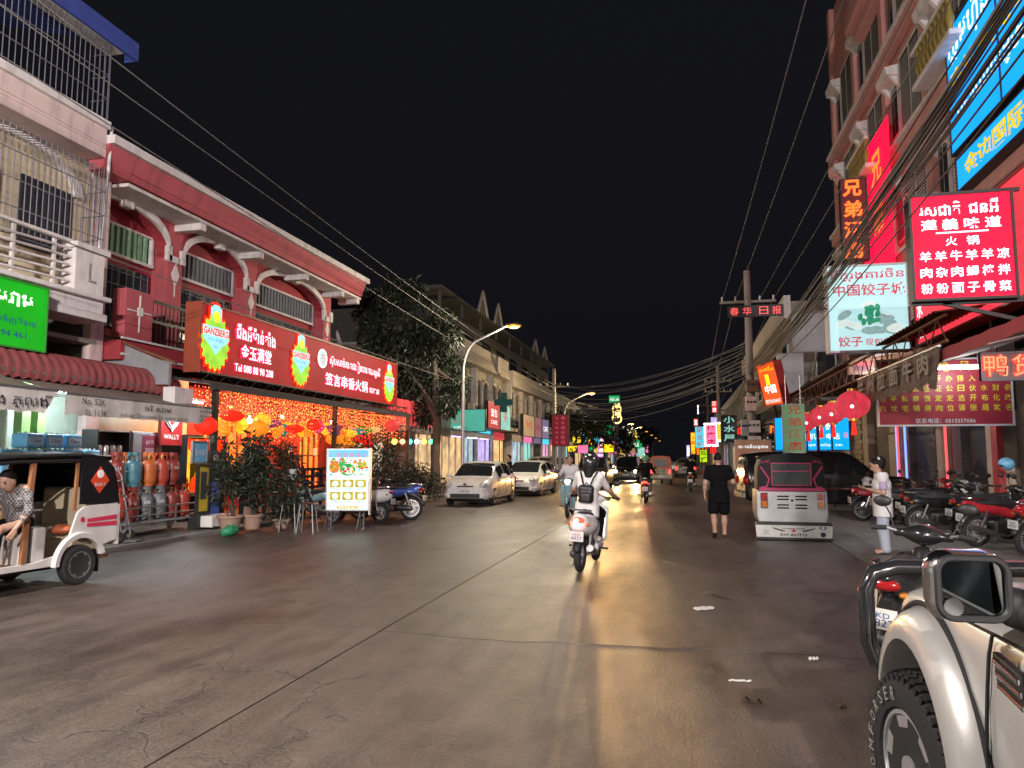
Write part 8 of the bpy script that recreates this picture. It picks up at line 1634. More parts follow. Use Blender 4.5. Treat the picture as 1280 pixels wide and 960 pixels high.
# ---------------- tuk-tuks (local forward +x)
mat('tuk_white', (.62,.60,.58), .35, coat=.4, dirt=.2); mat('tuk_black', (.006,.006,.008), .6, bump=.15, bs=12, spec=.25); mat('tuk_brown', (.28,.12,.05), .6, var=.3); mat('tuk_pink', (.42,.04,.12), .6); mat('tuk_cream', (.50,.42,.30), .6); mat('tuk_orange', (.50,.13,.05), .5, dirt=.2); mat('vinyl_clear', (.03,.04,.045), .2, var=.3, bump=.1, bs=8); mat('tuk_grey', (.66,.68,.68), .35, coat=.4, dirt=.15)
def tuk_left():
    t = thing('tuk_tuk', 'white and black three wheeled tuk-tuk at the left edge with open side', 'tuk-tuk', (-8.3, 8.35, 0), rad(-95)); W2 = .62
    # lower body side panels with arch cut-out: profile in x,z
    side = [(-.62,.52),(-.62,.98),(-.6,1.03),(-.05,1.0),(.05,.93),(.16,.62),(.30,.42),(.62,.36),(1.6,.36),(1.6,.28),(.4,.28),(.33,.28)]
    arc = [(.0+.33*math.cos(rad(a)), .27+.34*math.sin(rad(a))) for a in range(5, 150, 12)]
    for s in (-1, 1):
        mb = MB(); mb.prism(side+arc+[(-.5,.50)], s*W2, s*(W2-.03), 'xz'); mb.build('side_panel', 'tuk_white', t, smooth=0, bevel=.008)
        mb = MB(); mb.loft([[Vector((.0+(.33+d)*math.cos(rad(a)), s*(W2+o), .27+(.34+d)*math.sin(rad(a)))) for d, o in ((-.01,-.02),(-.01,.05),(.05,.055),(.07,.0))] for a in range(0, 176, 11)]); mb.build('wheel_arch', 'tuk_white', t, smooth=50)
        wheel(t, (0, s*(W2-.03), .255), .255, .14, s, 'rim_dark' if mat('rim_dark', (.25,.25,.26), .45, .6, dirt=.3) else 0, 6)
        # pillars and canopy side
        mb = MB(); mb.prism([(-.62,1.0),(-.56,1.32),(-.5,1.5),(-.33,1.66),(.02,1.68),(.02,1.03)], s*(W2-.0), s*(W2-.02), 'xz'); mb.build('canopy_side', 'tuk_black', t, smooth=0)
        mb = MB(); mb.bar((.78,s*(W2-.02),.36), (.70,s*(W2-.02),1.6), .055, .05); mb.build('pillar', 'tuk_brown', t, smooth=0)
        mb = MB(); mb.bar((.08,s*(W2-.03),.95), (.06,s*(W2-.03),1.62), .04, .03); mb.build('pillar', 'tuk_brown', t, smooth=0)
        mb = MB(); mb.tube([(.05,s*(W2+.0),1.6),(.9,s*(W2+.0),1.585),(1.75,s*(W2-.03),1.53)], .022, 8); mb.build('roof_rail', 'black_paint', t)
        mb = MB(); mb.tube([(1.72,s*.5,1.5),(1.95,s*.42,.9)], .02, 8); mb.build('front_pillar', 'black_paint', t)
    if 1:
        s = 1   # the side the photo shows (left of the vehicle)
        mb = MB(); mb.prism([(-.42,1.33),(-.27,1.16),(-.12,1.33),(-.27,1.52)], s*(W2+.002), s*(W2+.006), 'xz'); st_ = mb.build('diamond_sticker', 'sticker_orange' if mat('sticker_orange', (.6,.06,.02), .5) else 0, t, smooth=0)
        mb = MB(); mb.lathe([(.055,.0),(.055,.003)], (-.27,s*(W2+.0065),1.42), 'y', 18); mb.lathe([(.03,.003),(.03,.005)], (-.27,s*(W2+.0065),1.42), 'y', 14); mb.build('pin_mark', 'ink_white', st_)
        letter(st_, 'Book it', (-.27,s*(W2+.008),1.285), .17, .05, 'ink_white', (-1,0,0), ZU, off=.002)
        for k in range(2): mb = MB(); mb.prism([(-.58,.86-k*.085),(-.1,.835-k*.06),(-.1,.79-k*.06),(-.58,.80-k*.085)], s*(W2+.001), s*(W2+.005), 'xz'); mb.build('red_stripe', 'sticker_red' if mat('sticker_red', (.55,.03,.08), .5) else 0, t, smooth=0)
        mb = MB(); mb.lathe([(.035,0),(.035,.003)], (-.03,s*(W2+.002),.83), 'y', 16); mb.build('round_mark', 'sticker_red', t)
    # rear, floor, seats, roof
    mb = MB(); mb.box(-.63, -.60, -W2, W2, .45, 1.0); mb.build('rear_panel', 'tuk_white', t, smooth=0); mb = MB(); mb.prism([(-.62,1.0),(-.59,1.0),(-.53,1.32),(-.47,1.5),(-.5,1.5),(-.56,1.32)], -W2, W2, 'xz'); mb.build('rear_canopy', 'tuk_black', t, smooth=0)
    mb = MB(); mb.box(-.5, 1.9, -W2+.04, W2-.04, .29, .33); mb.build('floor', 'tuk_brown', t, smooth=0)
    roof = []
    for (x, z, w) in ((-.52,1.5,.60),(-.4,1.64,.62),(-.2,1.70,.63),(.3,1.70,.63),(1.0,1.675,.62),(1.7,1.60,.56),(1.95,1.5,.5)):
        roof.append([Vector((x, w*math.cos(a), z+.055*math.sin(a)-.04)) for a in [PI*k/10 for k in range(11)]]+[Vector((x, -w*.95, z-.07)), Vector((x, w*.95, z-.07))])
    mb = MB(); mb.loft(roof); mb.build('roof', 'tuk_black', t, smooth=50)
    sdf_obj('passenger_seat', 'tuk_cream', t, [('b',(-.28,0,.62),(.25,.52,.09),.06),('b',(-.44,0,.95),(.07,.52,.28),.05)], .025, .03); mb = MB(); mb.box(-.5, .0, -.5, .5, .33, .55); mb.build('seat_box', 'tuk_cream', t, smooth=0)
    o = sdf_obj('orange_cushion', 'tuk_orange', t, [('e',(.02,.3,.70),(.12,.18,.07))], .02, .02)
    mb = MB(); mb.box(.66, .70, -W2+.05, W2-.08, .33, .85); mb.build('partition', 'tuk_white', t, smooth=0); mb = MB(); mb.tube([(.68,-.57,1.0),(.68,.57,1.0)], .018, 6); mb.build('partition_rail', 'steel', t)
    mb = MB(); mb.box(.45, .62, .2, .58, .33, .78); mb.build('side_box', 'tuk_white', t, smooth=0, bevel=.03); sdf_obj('driver_seat', 'seat_vinyl', t, [('b',(1.0,0,.66),(.14,.28,.07),.05)], .02, .02); mb = MB(); mb.box(.9, 1.26, -.25, .25, .33, .6); mb.build('driver_seat_box', 'tuk_black', t, smooth=0)
    sdf_obj('front_cowl', 'tuk_white', t, [('b',(1.88,0,.72),(.08,.4,.36),.06),('e',(1.95,0,.85),(.14,.25,.2))], .025, .05); mb = MB(); mb.add([(1.9,-.45,1.05),(1.9,.45,1.05),(1.75,.48,1.52),(1.75,-.48,1.52)], [(0,1,2,3)]); mb.build('windscreen', 'vinyl_clear', t, smooth=0)
    wheel(t, (1.75, 0, .255), .255, .12, 1, 'rim_dark', 6); mb = MB(); mb.tube([(1.75,0,.26),(1.7,0,.9),(1.55,0,1.0)], .03, 8); mb.tube([(1.52,-.32,1.02),(1.55,0,1.0),(1.52,.32,1.02)], .016, 6); mb.build('steering', 'black_paint', t)
    mb = MB(); mb.prism([(-.34,.12),(-.31,.12),(-.31,.42),(-.34,.42)], W2-.16, W2-.02, 'xz'); mb.build('mud_flap', 'rubber', t, smooth=0); mb = MB(); mb.tube([(0,-.5,.26),(0,.5,.26)], .04, 8); mb.build('axle', 'engine', t); mb = MB(); mb.box(.1, 1.7, -.3, .3, .2, .29); mb.build('chassis', 'black_paint', t, smooth=0)
    return t
tuk_left()
def tuk_rear(label, loc, rz, trim, bodyc, canopy, text=True, lit=False, s=1.0):
    """enclosed passenger tuk-tuk, the back of it faces the viewer; local forward +x, rear face at x=0"""
    t = thing('tuk_tuk', label, 'tuk-tuk', loc, rz); W2 = .64
    sec = []
    for (x, w0, w1) in ((0,.62,.50),(.05,.64,.53),(1.3,.64,.53),(1.35,.62,.5)):
        sec.append([Vector((x, y, z)) for y, z in ((-w0,.95),(-w0*1.0,1.2),(-w0*.97,1.45),(-w0*.88,1.60),(-w0*.6,1.68),(0,1.71),(w0*.6,1.68),(w0*.88,1.60),(w0*.97,1.45),(w0*1.0,1.2),(w0,.95))])
    mb = MB(); mb.loft(sec); mb.build('canopy', canopy, t, smooth=40)
    bd = []
    for (x, w0) in ((.0,.60),(.04,.66),(1.3,.68),(1.5,.6)): bd.append([Vector((x, y, z)) for y, z in ((-w0*.96,.33),(-w0*1.02,.5),(-w0,.97),(w0,.97),(w0*1.02,.5),(w0*.96,.33))])
    mb = MB(); mb.loft(bd); mb.build('body', bodyc, t, smooth=40, bevel=.015)
    mb = MB(); mb.box(-.02, .0, -.62, .62, .965, 1.03); mb.build('trim_band', trim, t, smooth=0)
    mb = MB(); mb.box(-.014, -.004, -.37, .37, 1.08, 1.52); rw_ = mb.build('rear_window', 'vinyl_clear', t, smooth=0)
    for (a, b) in (((-.37,1.08),(.37,1.08)), ((-.37,1.52),(.37,1.52)), ((-.37,1.08),(-.37,1.52)), ((.37,1.08),(.37,1.52)), ((-.37,1.36),(.37,1.36))): mb = MB(); mb.bar((-.02,a[0],a[1]), (-.02,b[0],b[1]), .014, .02); mb.build('window_piping', trim, rw_, smooth=0)
    for sd in (-1, 1):
        mb = MB(); mb.tube([(-.005,sd*.58,1.03),(-.005,sd*.47,1.05),(-.005,sd*.42,1.2),(-.005,sd*.58,1.45)], .02, 6); mb.build('curved_piping', trim, t); mb = MB(); mb.tube([(-.008,sd*.40,1.53),(-.008,sd*.55,1.56),(-.008,sd*.40,1.58),(-.008,sd*.57,1.52)], .009, 5); mb.build('corner_piping', trim, t)
        mb = MB(); mb.box(-.035, -.002, sd*.53-.07, sd*.53+.07, .62, .93); lp = mb.build('lamp_cluster', 'chrome', t, smooth=0, bevel=.01)
        for k in range(2): mb = MB(); mb.box(-.05, -.036, sd*.53-.055, sd*.53+.055, .64+k*.145, .77+k*.145); mb.build('lens', ('lamp_amber' if k == 0 else 'lamp_red') if not lit else 'tail_lit', lp, smooth=0, bevel=.008)
        wheel(t, (.35, sd*.58, .235), .235, .13, sd, 'rim_dark', 6)
    for r_ in range(4):
        for c_ in (-1, 1): mb = MB(); z = .86-r_*.06-(.05 if r_ > 1 else 0); mb.box(-.012, -.002, c_*.17-.11, c_*.17+.11, z-.014, z+.014); mb.build('vent_slot', 'dark_in', t, smooth=0, bevel=.004)
    mb = MB(); mb.box(-.014, -.002, -.36, .36, .55, .92) if 0 else mb.cyl((-.02,0,.78),(0,0,.78),.025,n=10); mb.build('latch', 'black_plastic', t)
    if text:
        mb = MB(); mb.prism([(-.70,.06),(.70,.06),(.72,.30),(-.72,.30)], -.12, -.09, 'yz'); bp_ = mb.build('bumper_board', 'plate', t, smooth=0, bevel=.006)
        mb = MB(); mb.prism([(-.72,.02),(.72,.02),(.72,.06),(-.72,.06)], -.13, -.02, 'yz'); mb.prism([(-.72,.30),(.72,.30),(.70,.36),(-.70,.36)], -.13, .0, 'yz'); mb.build('bumper_frame', 'black_plastic', t, smooth=0)
        UL = Vector((0,-1,0))
        letter(bp_, 'KH AUTO', (-.121,0,.115), .5, .055, 'ink', UL, ZU, off=.002, bold=.03); letter(bp_, 'POWER STAR', (-.121,0,.235), .42, .03, 'ink', UL, ZU, off=.002, bold=.02); letter(bp_, '★', (-.121,0,.2), .12, .09, 'ink_red', UL, ZU, off=.003); letter(bp_, '✈', (-.121,.52,.15), .1, .1, 'ink', UL, ZU, off=.002)
        for (y, z, r_) in ((-.54,.22,.05), (-.585,.26,.022), (-.495,.26,.022), (-.54,.13,.05)): mb = MB(); mb.cyl((-.124,y,z), (-.121,y,z), r_, n=14); mb.build('panda_mark', 'ink' if r_ < .04 or z < .2 else 'ink_white', bp_)
        for y in (-.56, -.52): mb = MB(); mb.cyl((-.127,y,.225), (-.125,y,.225), .014, n=10); mb.build('panda_mark', 'ink', bp_)
        for sd in (-1, 1): mb = MB(); mb.prism([(sd*.14,.19),(sd*.42,.26),(sd*.36,.22),(sd*.2,.175)], -.123, -.1205, 'yz'); mb.build('wing_mark', 'ink', bp_, smooth=0)
    else:
        mb = MB(); mb.box(-.1, 0, -.6, .6, .3, .38); mb.build('bumper', 'black_plastic', t, smooth=0); mb = MB(); mb.box(-.03, -.01, -.18, .18, .42, .55); mb.build('number_plate', 'plate', t, smooth=0)
    # front cab
    sdf_obj('front_cowl', bodyc, t, [('b',(2.2,0,.7),(.12,.42,.34),.08)], .03, .05); mb = MB(); mb.box(1.3, 2.3, -.5, .5, .3, .36); mb.build('floor', 'black_paint', t, smooth=0); mb = MB(); mb.box(1.3, 2.2, -.55, .55, 1.62, 1.67); mb.build('cab_roof', canopy, t, smooth=0, bevel=.02)
    for sd in (-1, 1): mb = MB(); mb.tube([(2.2,sd*.5,.95),(2.1,sd*.52,1.63)], .02, 6); mb.build('cab_pillar', 'black_paint', t)
    wheel(t, (2.1, 0, .235), .235, .12, 1, 'rim_dark', 6); t.scale = (s, s, s); return t
tk = tuk_rear('white tuk-tuk with pink piped black canopy and lettered bumper board, seen from behind', G(993,676)+Vector((0,.12,0)), rad(88), 'tuk_pink', 'tuk_grey', 'tuk_black')
tuk_rear('orange canopied tuk-tuk driving away in the middle of the street', G(826,606), rad(90), 'tuk_orange', 'tuk_cream', 'tuk_orange', False, True)
# ================================================================== PEOPLE
mat('skin', (.46,.28,.20), .5, var=.1, bump=.05); mat('hair', (.010,.008,.007), .6, bump=.5, bs=60, spec=.2); mat('cloth_white', (.68,.67,.66), .85, var=.12, vs=7, bump=.3, bs=14); mat('cloth_black', (.005,.005,.006), .9, bump=.4, bs=16, spec=.15); mat('cloth_lilac', (.42,.33,.50), .85, bump=.3, bs=14); mat('cloth_bluegrey', (.40,.44,.52), .85, var=.15, bump=.35, bs=12); mat('cloth_grey', (.16,.16,.17), .85, var=.3, vs=12, bump=.3, bs=14); mat('cloth_teal', (.16,.25,.27), .85, bump=.3, bs=14); mat('cloth_brown', (.20,.10,.06), .85, bump=.3, bs=14); mat('helmet_black', (.015,.015,.016), .2, coat=1, bump=0); mat('phone', (.02,.02,.02), .2); mat('eye_dark', (.02,.015,.012), .2, bump=0); mat('lip', (.35,.10,.09), .5, bump=0); mat('sole', (.03,.03,.03), .7)
def check_mat():
    m = mat('cloth_check', (.17,.17,.18), .85, bump=.3, bs=14); N = m.node_tree.nodes; L = m.node_tree.links; c = N.new('ShaderNodeTexChecker'); c.inputs['Scale'].default_value = 38; c.inputs[1].default_value = (.05,.05,.055,1); c.inputs[2].default_value = (.24,.23,.23,1); tc = N.new('ShaderNodeTexCoord'); L.new(tc.outputs['Object'], c.inputs[0]); L.new(c.outputs[0], N['Principled BSDF'].inputs['Base Color'])
check_mat()
def V3(p): return np.array(p, float)
def hand(w, d, up, side, curl=35, ln=1.0):
    """palm, four unequal bent fingers and a thumb leaving the side of the palm; d along the hand, up = back of the hand"""
    d = V3(d)/np.linalg.norm(d); up = V3(up); up = up-d*(up@d); up /= np.linalg.norm(up); s = np.cross(up, d)*side; w = V3(w); P = []
    for k in range(4): o = s*(.027-.018*k); P.append(('c', w+o*.6, w+d*.085*ln+o, .012, .011))
    for k, L in enumerate((.068,.078,.072,.056)):
        o = s*(.029-.0193*k); b = w+d*.088*ln+o; c1, c2 = rad(curl*.55), rad(curl*1.4); d1 = d*math.cos(c1)-up*math.sin(c1); d2 = d*math.cos(c2)-up*math.sin(c2); m = b+d1*L*.55; P.append(('c', b, m, .0088, .008)); P.append(('c', m, m+d2*L*.5, .008, .0065))
    tb = w+d*.028+s*.026; td = (d*.62+s*.62-up*.35); td /= np.linalg.norm(td); m = tb+td*.04; P.append(('c', tb, m, .011, .0095)); td2 = d*.9+s*.15-up*.35; td2 /= np.linalg.norm(td2); P.append(('c', m, m+td2*.034, .0092, .007)); return P
def person(label, loc, rz, J, top, bottom, hair, shoes=None, group=None, res=.014, girth=1.0, sleeve=.62, hem=None, leg_end=1.0, curl=(40,40), face=True, topw=.0, hd=(1,0,0), legw=.0, scale=1.0):
    """J: joints in the person's frame (faces +x): pelvis chest neck head; per side L/R: sh el wr hip kn an toe, hand direction hdL/hdR"""
    t = thing('person', label, 'person', loc, rz, group); g = girth
    pe, ch, ne, he = (V3(J[k]) for k in ('pelvis','chest','neck','head')); P = []
    ax = (ch-pe); ax /= np.linalg.norm(ax)
    def tors(inf=0): return [('c', pe+[0,-.055,0], pe+[0,.055,0], .112*g+inf, .112*g+inf), ('c', (pe*.5+ch*.5)+[0,-.05,0], (pe*.5+ch*.5)+[0,.05,0], .095*g+inf, .095*g+inf), ('c', ch+[0,-.075,0], ch+[0,.075,0], .105*g+inf, .105*g+inf), ('c', (pe+ch)/2, ch, .10*g+inf, .115*g+inf), ('c', pe, (pe+ch)/2, .115*g+inf, .10*g+inf), ('c', V3(J['shL'])+[0,-.02,0], V3(J['shR'])+[0,.02,0], .062*g+inf, .062*g+inf)]
    P += tors(); P.append(('c', (ne*.8+ch*.2), he-[0,0,.05], .052, .05))
    for s in 'LR':
        sh, el, wr = (V3(J[k+s]) for k in ('sh','el','wr')); P += [('c', sh, el, .05*g, .038*g), ('c', el, el*.6+wr*.4, .038*g, .036*g), ('c', el*.6+wr*.4, wr, .036*g, .025)]
        hp, kn, an, to = (V3(J[k+s]) for k in ('hip','kn','an','toe')); P += [('c', hp, kn, .085*g, .055*g), ('c', kn, kn*.6+an*.4, .053*g, .052*g), ('c', kn*.6+an*.4, an, .052*g, .034), ('c', an, to, .036, .026), ('c', an, an+(an-to)*.22+[0,0,-.02], .034, .03)]
    hd = V3(hd)/np.linalg.norm(hd); hs = np.cross([0,0,1], hd); hs /= np.linalg.norm(hs); hu = np.cross(hd, hs); Rm = np.stack([hd, hs, hu], 1)
    def hp_(x, y, z): return he+hd*x+hs*y+hu*z
    P += [('e', he+hu*.012, (.098,.076,.108), Rm), ('c', hp_(.03,0,-.075), hp_(.045,0,-.06), .05, .045), ('c', hp_(.088,0,.01), hp_(.105,0,-.018), .012, .016), ('e', hp_(.0,.078,-.01), (.02,.012,.032), Rm), ('e', hp_(.0,-.078,-.01), (.02,.012,.032), Rm)]
    mb = MB(); sdf_mb(mb, P, res, .035)
    for s, q, c in (('L', 1, curl[0]), ('R', -1, curl[1])): wr = V3(J['wr'+s]); sdf_mb(mb, [('c', wr-V3(J['hd'+s])*.03, wr, .026, .022)]+hand(wr, J['hd'+s], J.get('up'+s, (0,q,.3)), J.get('th'+s, q), c), .0065, .009)
    mb.build('body', 'skin', t, smooth=80)
    if face:
        for q in (-1, 1): mb = MB(); mb.sph(hp_(.086,q*.032,.018), .012, 8, 6); mb.build('eye', 'eye_dark', t); mb = MB(); mb.tube([hp_(.094,q*.015,.04), hp_(.092,q*.035,.045), hp_(.082,q*.05,.04)], .0045, 4); mb.build('eyebrow', 'hair', t)
        mb = MB(); mb.tube([hp_(.088,-.024,-.052), hp_(.096,0,-.05), hp_(.088,.024,-.052)], [.004,.007,.004], 6); mb.build('mouth', 'lip', t)
    # clothing: the same figure grown a little and cut cleanly at hem, cuffs and neckline
    C = tors(.016+topw); cuts = []
    for s in 'LR':
        sh, el, wr = (V3(J[k+s]) for k in ('sh','el','wr')); e = sh+(el-sh)*min(sleeve*1.0, 1.0)
        C.append(('c', sh, e, .064*g+topw*.6, (.06-.008*sleeve)*g+topw*.5))
        if sleeve > 1: C.append(('c', el, el+(wr-el)*(sleeve-1), .05*g, .042*g))
    if hem is None: hem = -.10
    hz = pe+ax*hem
    if hem < -.12: C.append(('c', pe+[0,-.06,0], hz+[0,-.07,0], .125*g+topw, .13*g+topw)); C.append(('c', pe+[0,.06,0], hz+[0,.07,0], .125*g+topw, .13*g+topw))
    cuts = [(hz, -ax), (ne+ax*.0+[0,0,.03], ax)]
    mb = MB(); sdf_mb(mb, C, res, .03, cuts); mb.build('top', top, t, smooth=80)
    C = [('c', pe+[0,-.06,0], pe+[0,.06,0], .124*g, .124*g), ('c', pe, pe+ax*.1, .122*g, .108*g)]; cuts = [(pe+ax*.1, ax)]
    for s in 'LR':
        hp, kn, an = (V3(J[k+s]) for k in ('hip','kn','an')); C.append(('c', hp, hp+(kn-hp)*min(leg_end*2, 1), .099*g+legw*.4, (.099-.029*min(leg_end*2,1))*g+legw))
        if leg_end > .5: f = (leg_end-.5)*2; C.append(('c', kn, kn+(an-kn)*f, .070*g+legw, (.070-.018*f)*g+legw)); 
    mb = MB(); sdf_mb(mb, C, res, .025, cuts); mb.build('trousers' if leg_end > .7 else 'shorts', bottom, t, smooth=80)
    for s in 'LR':
        an, to = V3(J['an'+s]), V3(J['toe'+s])
        if shoes: mb = MB(); sdf_mb(mb, [('c', an-[0,0,.015], to, .045, .037), ('c', an+(an-to)*.2-[0,0,.03], an, .038, .042)], .012, .02); mb.build('shoe', shoes, t, smooth=80)
        else: mb = MB(); d = (to-an); d /= np.linalg.norm(d); mb.bar(an-d*.06-V3([0,0,.052]), to+d*.03-V3([0,0,.03]), .085, .018); mb.build('sandal', 'sole', t, smooth=0, bevel=.006)
    # hair
    if hair == 'short': H_ = [('e', hp_(-.012,0,.03), (.106,.086,.108), Rm)]; cu = [(hp_(.035,0,.06), hd*.75-hu*.55), (hp_(0,0,-.03), -hu)]
    elif hair == 'long': H_ = [('e', hp_(-.012,0,.025), (.108,.088,.11), Rm), ('c', hp_(-.07,0,-.02), hp_(-.11,0,-.3), .085, .07), ('c', hp_(-.06,.05,-.02), hp_(-.10,.06,-.3), .05, .045), ('c', hp_(-.06,-.05,-.02), hp_(-.10,-.06,-.3), .05, .045)]; cu = [(hp_(.03,0,.05), hd*.8-hu*.5)]
    elif hair == 'bun': H_ = [('e', hp_(-.012,0,.025), (.108,.088,.108), Rm), ('e', hp_(-.115,0,.05), (.06,.06,.065), Rm), ('c', hp_(-.05,0,-.03), hp_(-.08,0,-.01), .075, .07)]; cu = [(hp_(.04,0,.05), hd*.8-hu*.5)]
    if hair: mb = MB(); sdf_mb(mb, H_, .01, .03, cu); mb.build('hair', 'hair', t, smooth=80)
    t.scale = (scale,)*3
    t['_h'] = 1; del t['_h']; return t, hp_
def J_ride(dx=0):
    return dict(pelvis=(-.25,0,.92), chest=(-.18,0,1.24), neck=(-.14,0,1.42), head=(-.09,0,1.565), shL=(-.16,.165,1.36), shR=(-.16,-.165,1.36), elL=(.03,.27,1.15), elR=(.03,-.27,1.15), wrL=(.27,.335,1.06), wrR=(.27,-.335,1.06), hdL=(.95,.12,-.25), hdR=(.95,-.12,-.25), upL=(.2,0,1), upR=(.2,0,1), hipL=(-.22,.085,.90), hipR=(-.22,-.085,.90), knL=(.17,.15,.80), knR=(.17,-.15,.80), anL=(.12,.13,.43), anR=(.12,-.13,.43), toeL=(.27,.14,.395), toeR=(.27,-.14,.395))
def helmet(t, hp_, m='helmet_black', visor=True):
    c = hp_(-.005,0,.035); mb = MB(); sdf_mb(mb, [('e', c, (.142,.122,.135)), ('c', hp_(-.06,0,-.02), hp_(-.05,0,-.05), .105, .10)], .012, .04, [(hp_(0,0,-.06), (0,0,-1)), (hp_(.075,0,-.01), (.85,0,-.5))]); h = mb.build('helmet', m, t, smooth=80)
    mb = MB(); n = 10
    for k in range(n+1): a = rad(-60+120*k/n); mb.v += [tuple(c+V3([.142*math.cos(a), .128*math.sin(a), z])) for z in (.035,.06)]
    for k in range(n): mb.f.append((2*k, 2*k+1, 2*k+3, 2*k+2)); mb.mi.append(0)
    mb.build('peak', 'black_plastic', h, smooth=80)
    for (y, z) in ((.05,.07), (-.06,.05), (.0,.1)): mb = MB(); p = c+V3([-.118 if abs(y) < .03 else -.112, y, z-.02]); mb.sph(p, .02, 8, 6, (.5,1.3,.7)); mb.build('sticker', 'ink_white', h)
# woman on the white scooter
wr_, hp_ = person('person in white T-shirt and helmet with a small black backpack riding the white scooter', wsct.location.copy(), 0, J_ride(), 'cloth_white', 'cloth_black', 'long', 'cloth_white', 'riders', .013, .94, .75, -.16, face=False); wr_.rotation_euler = wsct.rotation_euler.copy(); helmet(wr_, hp_)
bpk = thing('backpack', 'small black leather backpack on the back of the scooter rider', 'backpack', wsct.location.copy()); bpk.rotation_euler = wsct.rotation_euler.copy()
mat('leather_black', (.012,.012,.013), .4, bump=.3, bs=80)
mb = MB(); sdf_mb(mb, [('b', (-.375,0,1.10), (.06,.115,.135), .05), ('b', (-.43,0,1.05), (.03,.085,.07), .03)], .011, .02); mb.build('bag', 'leather_black', bpk, smooth=80)
for s in (-1, 1): mb = MB(); mb.tube([(-.335,s*.05,1.22),(-.305,s*.085,1.33),(-.22,s*.125,1.425),(-.12,s*.125,1.41),(-.065,s*.12,1.3),(-.12,s*.135,1.08),(-.30,s*.11,1.0)], .013, 6); mb.build('strap', 'leather_black', bpk)
mb = MB(); mb.tube([(-.36,-.03,1.235),(-.37,0,1.27),(-.36,.03,1.235)], .008, 6); mb.build('handle', 'leather_black', bpk)
# oncoming rider
o1, hp_ = person('person in a white shirt with dark hair riding the oncoming pale scooter', OB.location.copy(), 0, J_ride(), 'cloth_white', 'cloth_teal', 'bun', 'cloth_black', 'riders', .015, .96, 1.3, -.12); o1.rotation_euler = OB.rotation_euler.copy()
o2, hp_ = person('person in dark clothes and helmet on the motorbike with red tail light', B3.location.copy(), 0, J_ride(), 'cloth_black', 'cloth_grey', None, 'cloth_black', 'riders', .018, 1.02, 1.6, -.12, face=False); o2.rotation_euler = B3.rotation_euler.copy(); helmet(o2, hp_, 'bk_green')
o3, hp_ = person('person all in black on the motorbike near the right kerb', B4.location.copy(), 0, J_ride(), 'cloth_black', 'cloth_black', 'short', 'cloth_black', 'riders', .018, 1.05, .7, -.12, face=False); o3.rotation_euler = B4.rotation_euler.copy()
o4, hp_ = person('tiny dark rider on the far scooter beside the vans', B5.location.copy(), 0, J_ride(), 'cloth_grey', 'cloth_black', None, 'cloth_black', 'riders', .022, 1.0, 1.2, -.12); o4.rotation_euler = B5.rotation_euler.copy(); helmet(o4, hp_, 'bk_red')
# man in black walking away
Jm = dict(pelvis=(0,0,.90), chest=(.01,0,1.24), neck=(.02,0,1.45), head=(.045,0,1.605), shL=(0,.195,1.39), shR=(0,-.195,1.39), elL=(-.03,.27,1.11), elR=(-.02,-.29,1.13), wrL=(.02,.285,.87), wrR=(.20,-.22,1.20), hdL=(.15,.02,-1), hdR=(.75,.35,.5), upL=(0,1,0), upR=(0,-1,.2), hipL=(0,.095,.87), hipR=(0,-.095,.87), knL=(-.02,.115,.48), knR=(.06,-.105,.47), anL=(-.24,.115,.13), anR=(.05,-.10,.075), toeL=(-.12,.12,.045), toeR=(.20,-.11,.045))
mn, hp_ = person('man in black T-shirt and black shorts walking away beside the tuk-tuk', G(900,671), rad(92), Jm, 'cloth_black', 'cloth_black', 'short', None, 'pedestrians', .012, 1.10, .62, -.2, .40, face=False, topw=.012, legw=.035)
ph = thing('phone', 'phone in the raised hand of the man in black', 'phone', mn.location.copy(), rad(92)); mb = MB(); mb.box(.29, .30, -.22, -.15, 1.2, 1.34); mb.build('case', 'phone', ph, smooth=0, bevel=.004)
# woman looking at her phone
Jw = dict(pelvis=(0,0,.86), chest=(.0,0,1.17), neck=(.02,0,1.36), head=(.065,0,1.50), shL=(.0,.165,1.31), shR=(0,-.165,1.31), elL=(-.01,.21,1.04), elR=(.0,-.21,1.05), wrL=(.22,.10,1.10), wrR=(.22,-.08,1.09), hdL=(.85,-.35,.2), hdR=(.9,.3,.15), upL=(0,.2,-1), upR=(0,-.2,-1), thL=-1, thR=1, hipL=(0,.085,.83), hipR=(0,-.085,.83), knL=(.02,.095,.46), knR=(0,-.095,.46), anL=(-.02,.10,.08), anR=(-.03,-.10,.08), toeL=(.13,.12,.04), toeR=(.12,-.12,.04))
wp = G(1106,693); pw, hp_ = person('woman in white sleeveless smock and lilac sleeves looking at her phone', wp, rad(172), Jw, 'cloth_white', 'cloth_bluegrey', 'bun', None, 'pedestrians', .012, .92, .25, -.22, .97, (30,30), hd=(.88,0,-.42), topw=.03, legw=.03)
for s in 'LR':
    sh, el = V3(Jw['sh'+s]), V3(Jw['el'+s]); mb = MB(); sdf_mb(mb, [('c', sh, sh+(el-sh)*.82, .07, .062)], .012, .02, [(sh+(el-sh)*.8, (el-sh)/np.linalg.norm(el-sh))]); mb.build('sleeve', 'cloth_lilac', pw, smooth=80)
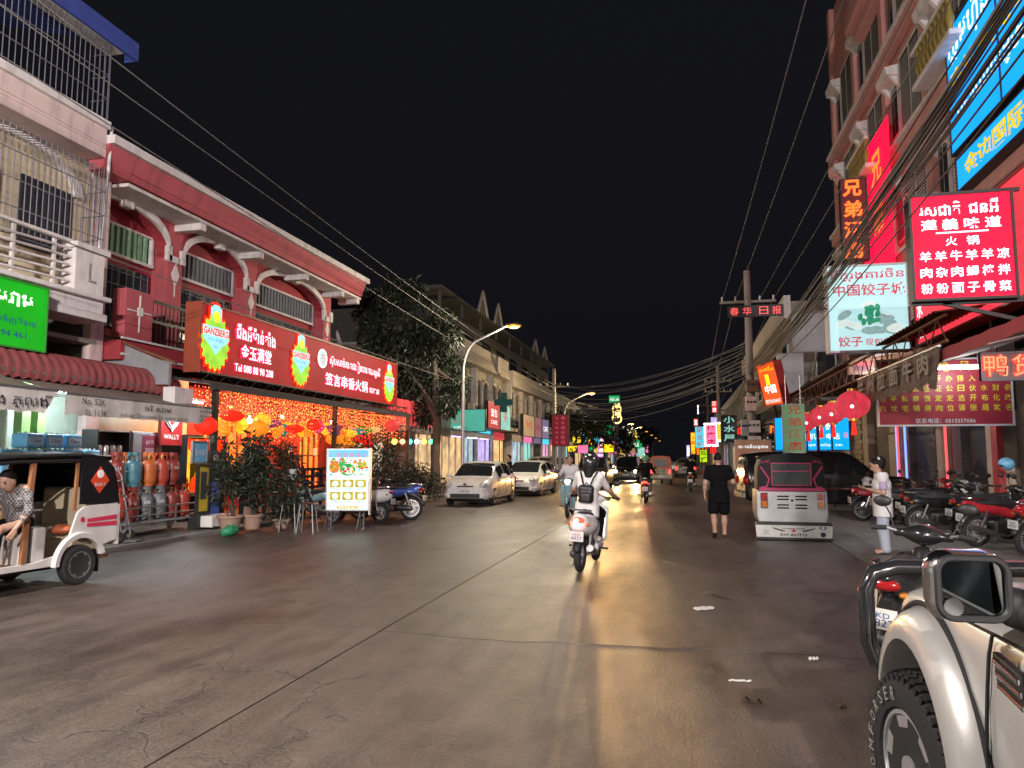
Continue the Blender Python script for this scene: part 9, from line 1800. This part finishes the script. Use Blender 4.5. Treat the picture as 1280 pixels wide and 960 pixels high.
mb = MB(); sdf_mb(mb, [('e', hp_(-.085,0,.085), (.03,.075,.035))], .01, .01); mb.build('hair_clip', 'cloth_white', pw, smooth=80)
ph = thing('phone', 'phone held by the woman in the white smock', 'phone', wp, rad(172)); mb = MB(); mb.box(.285, .36, -.055, .06, 1.135, 1.147, Matrix.Translation((.3,0,1.14))@Matrix.Rotation(rad(-35),4,'Y')@Matrix.Translation((-.3,0,-1.14))); mb.build('case', 'phone', ph, smooth=0, bevel=.004)
# tuk-tuk driver, man at the cars, far pedestrian
Jd = dict(pelvis=(1.04,0.05,.84), chest=(1.16,.12,1.13), neck=(1.24,.16,1.27), head=(1.34,.20,1.36), shL=(1.16,.31,1.25), shR=(1.22,-.03,1.25), elL=(1.22,.42,1.0), elR=(1.40,-.05,1.02), wrL=(1.36,.40,.80), wrR=(1.50,.12,.98), hdL=(.5,0,-.8), hdR=(.6,.5,-.3), hipL=(1.06,.15,.80), hipR=(1.06,-.05,.80), knL=(1.45,.22,.78), knR=(1.45,-.10,.78), anL=(1.48,.22,.40), anR=(1.48,-.1,.40), toeL=(1.62,.24,.36), toeR=(1.62,-.1,.36))
person('driver in a grey checked shirt leaning forward inside the left tuk-tuk', (-8.02,8.77,0), rad(-95), Jd, 'cloth_check', 'cloth_black', 'short', None, None, .014, 1.0, 1.5, -.1, 1.0, hd=(.8,.2,-.5))
Js = dict(Jm); Js.update(knL=(.0,.1,.48), anL=(-.02,.11,.08), toeL=(.12,.13,.045), knR=(.0,-.1,.48), anR=(-.02,-.11,.08), toeR=(.12,-.13,.045), elR=(-.02,-.26,1.12), wrR=(.05,-.27,.86), hdR=(.1,0,-1))
person('man in dark clothes standing between the two parked white cars', (-6.75,29.15,0), rad(200), Js, 'cloth_black', 'cloth_grey', 'short', 'cloth_black', 'pedestrians', .018, 1.05, .7, -.15, .97)
person('person in brown standing in front of the silver minivan', aX(690,590,-9.8)-Vector((0,0,aX(690,590,-9.8).z)), rad(-80), Js, 'cloth_brown', 'cloth_brown', 'long', 'cloth_black', 'pedestrians', .022, 1.0, .9, -.15, .97)
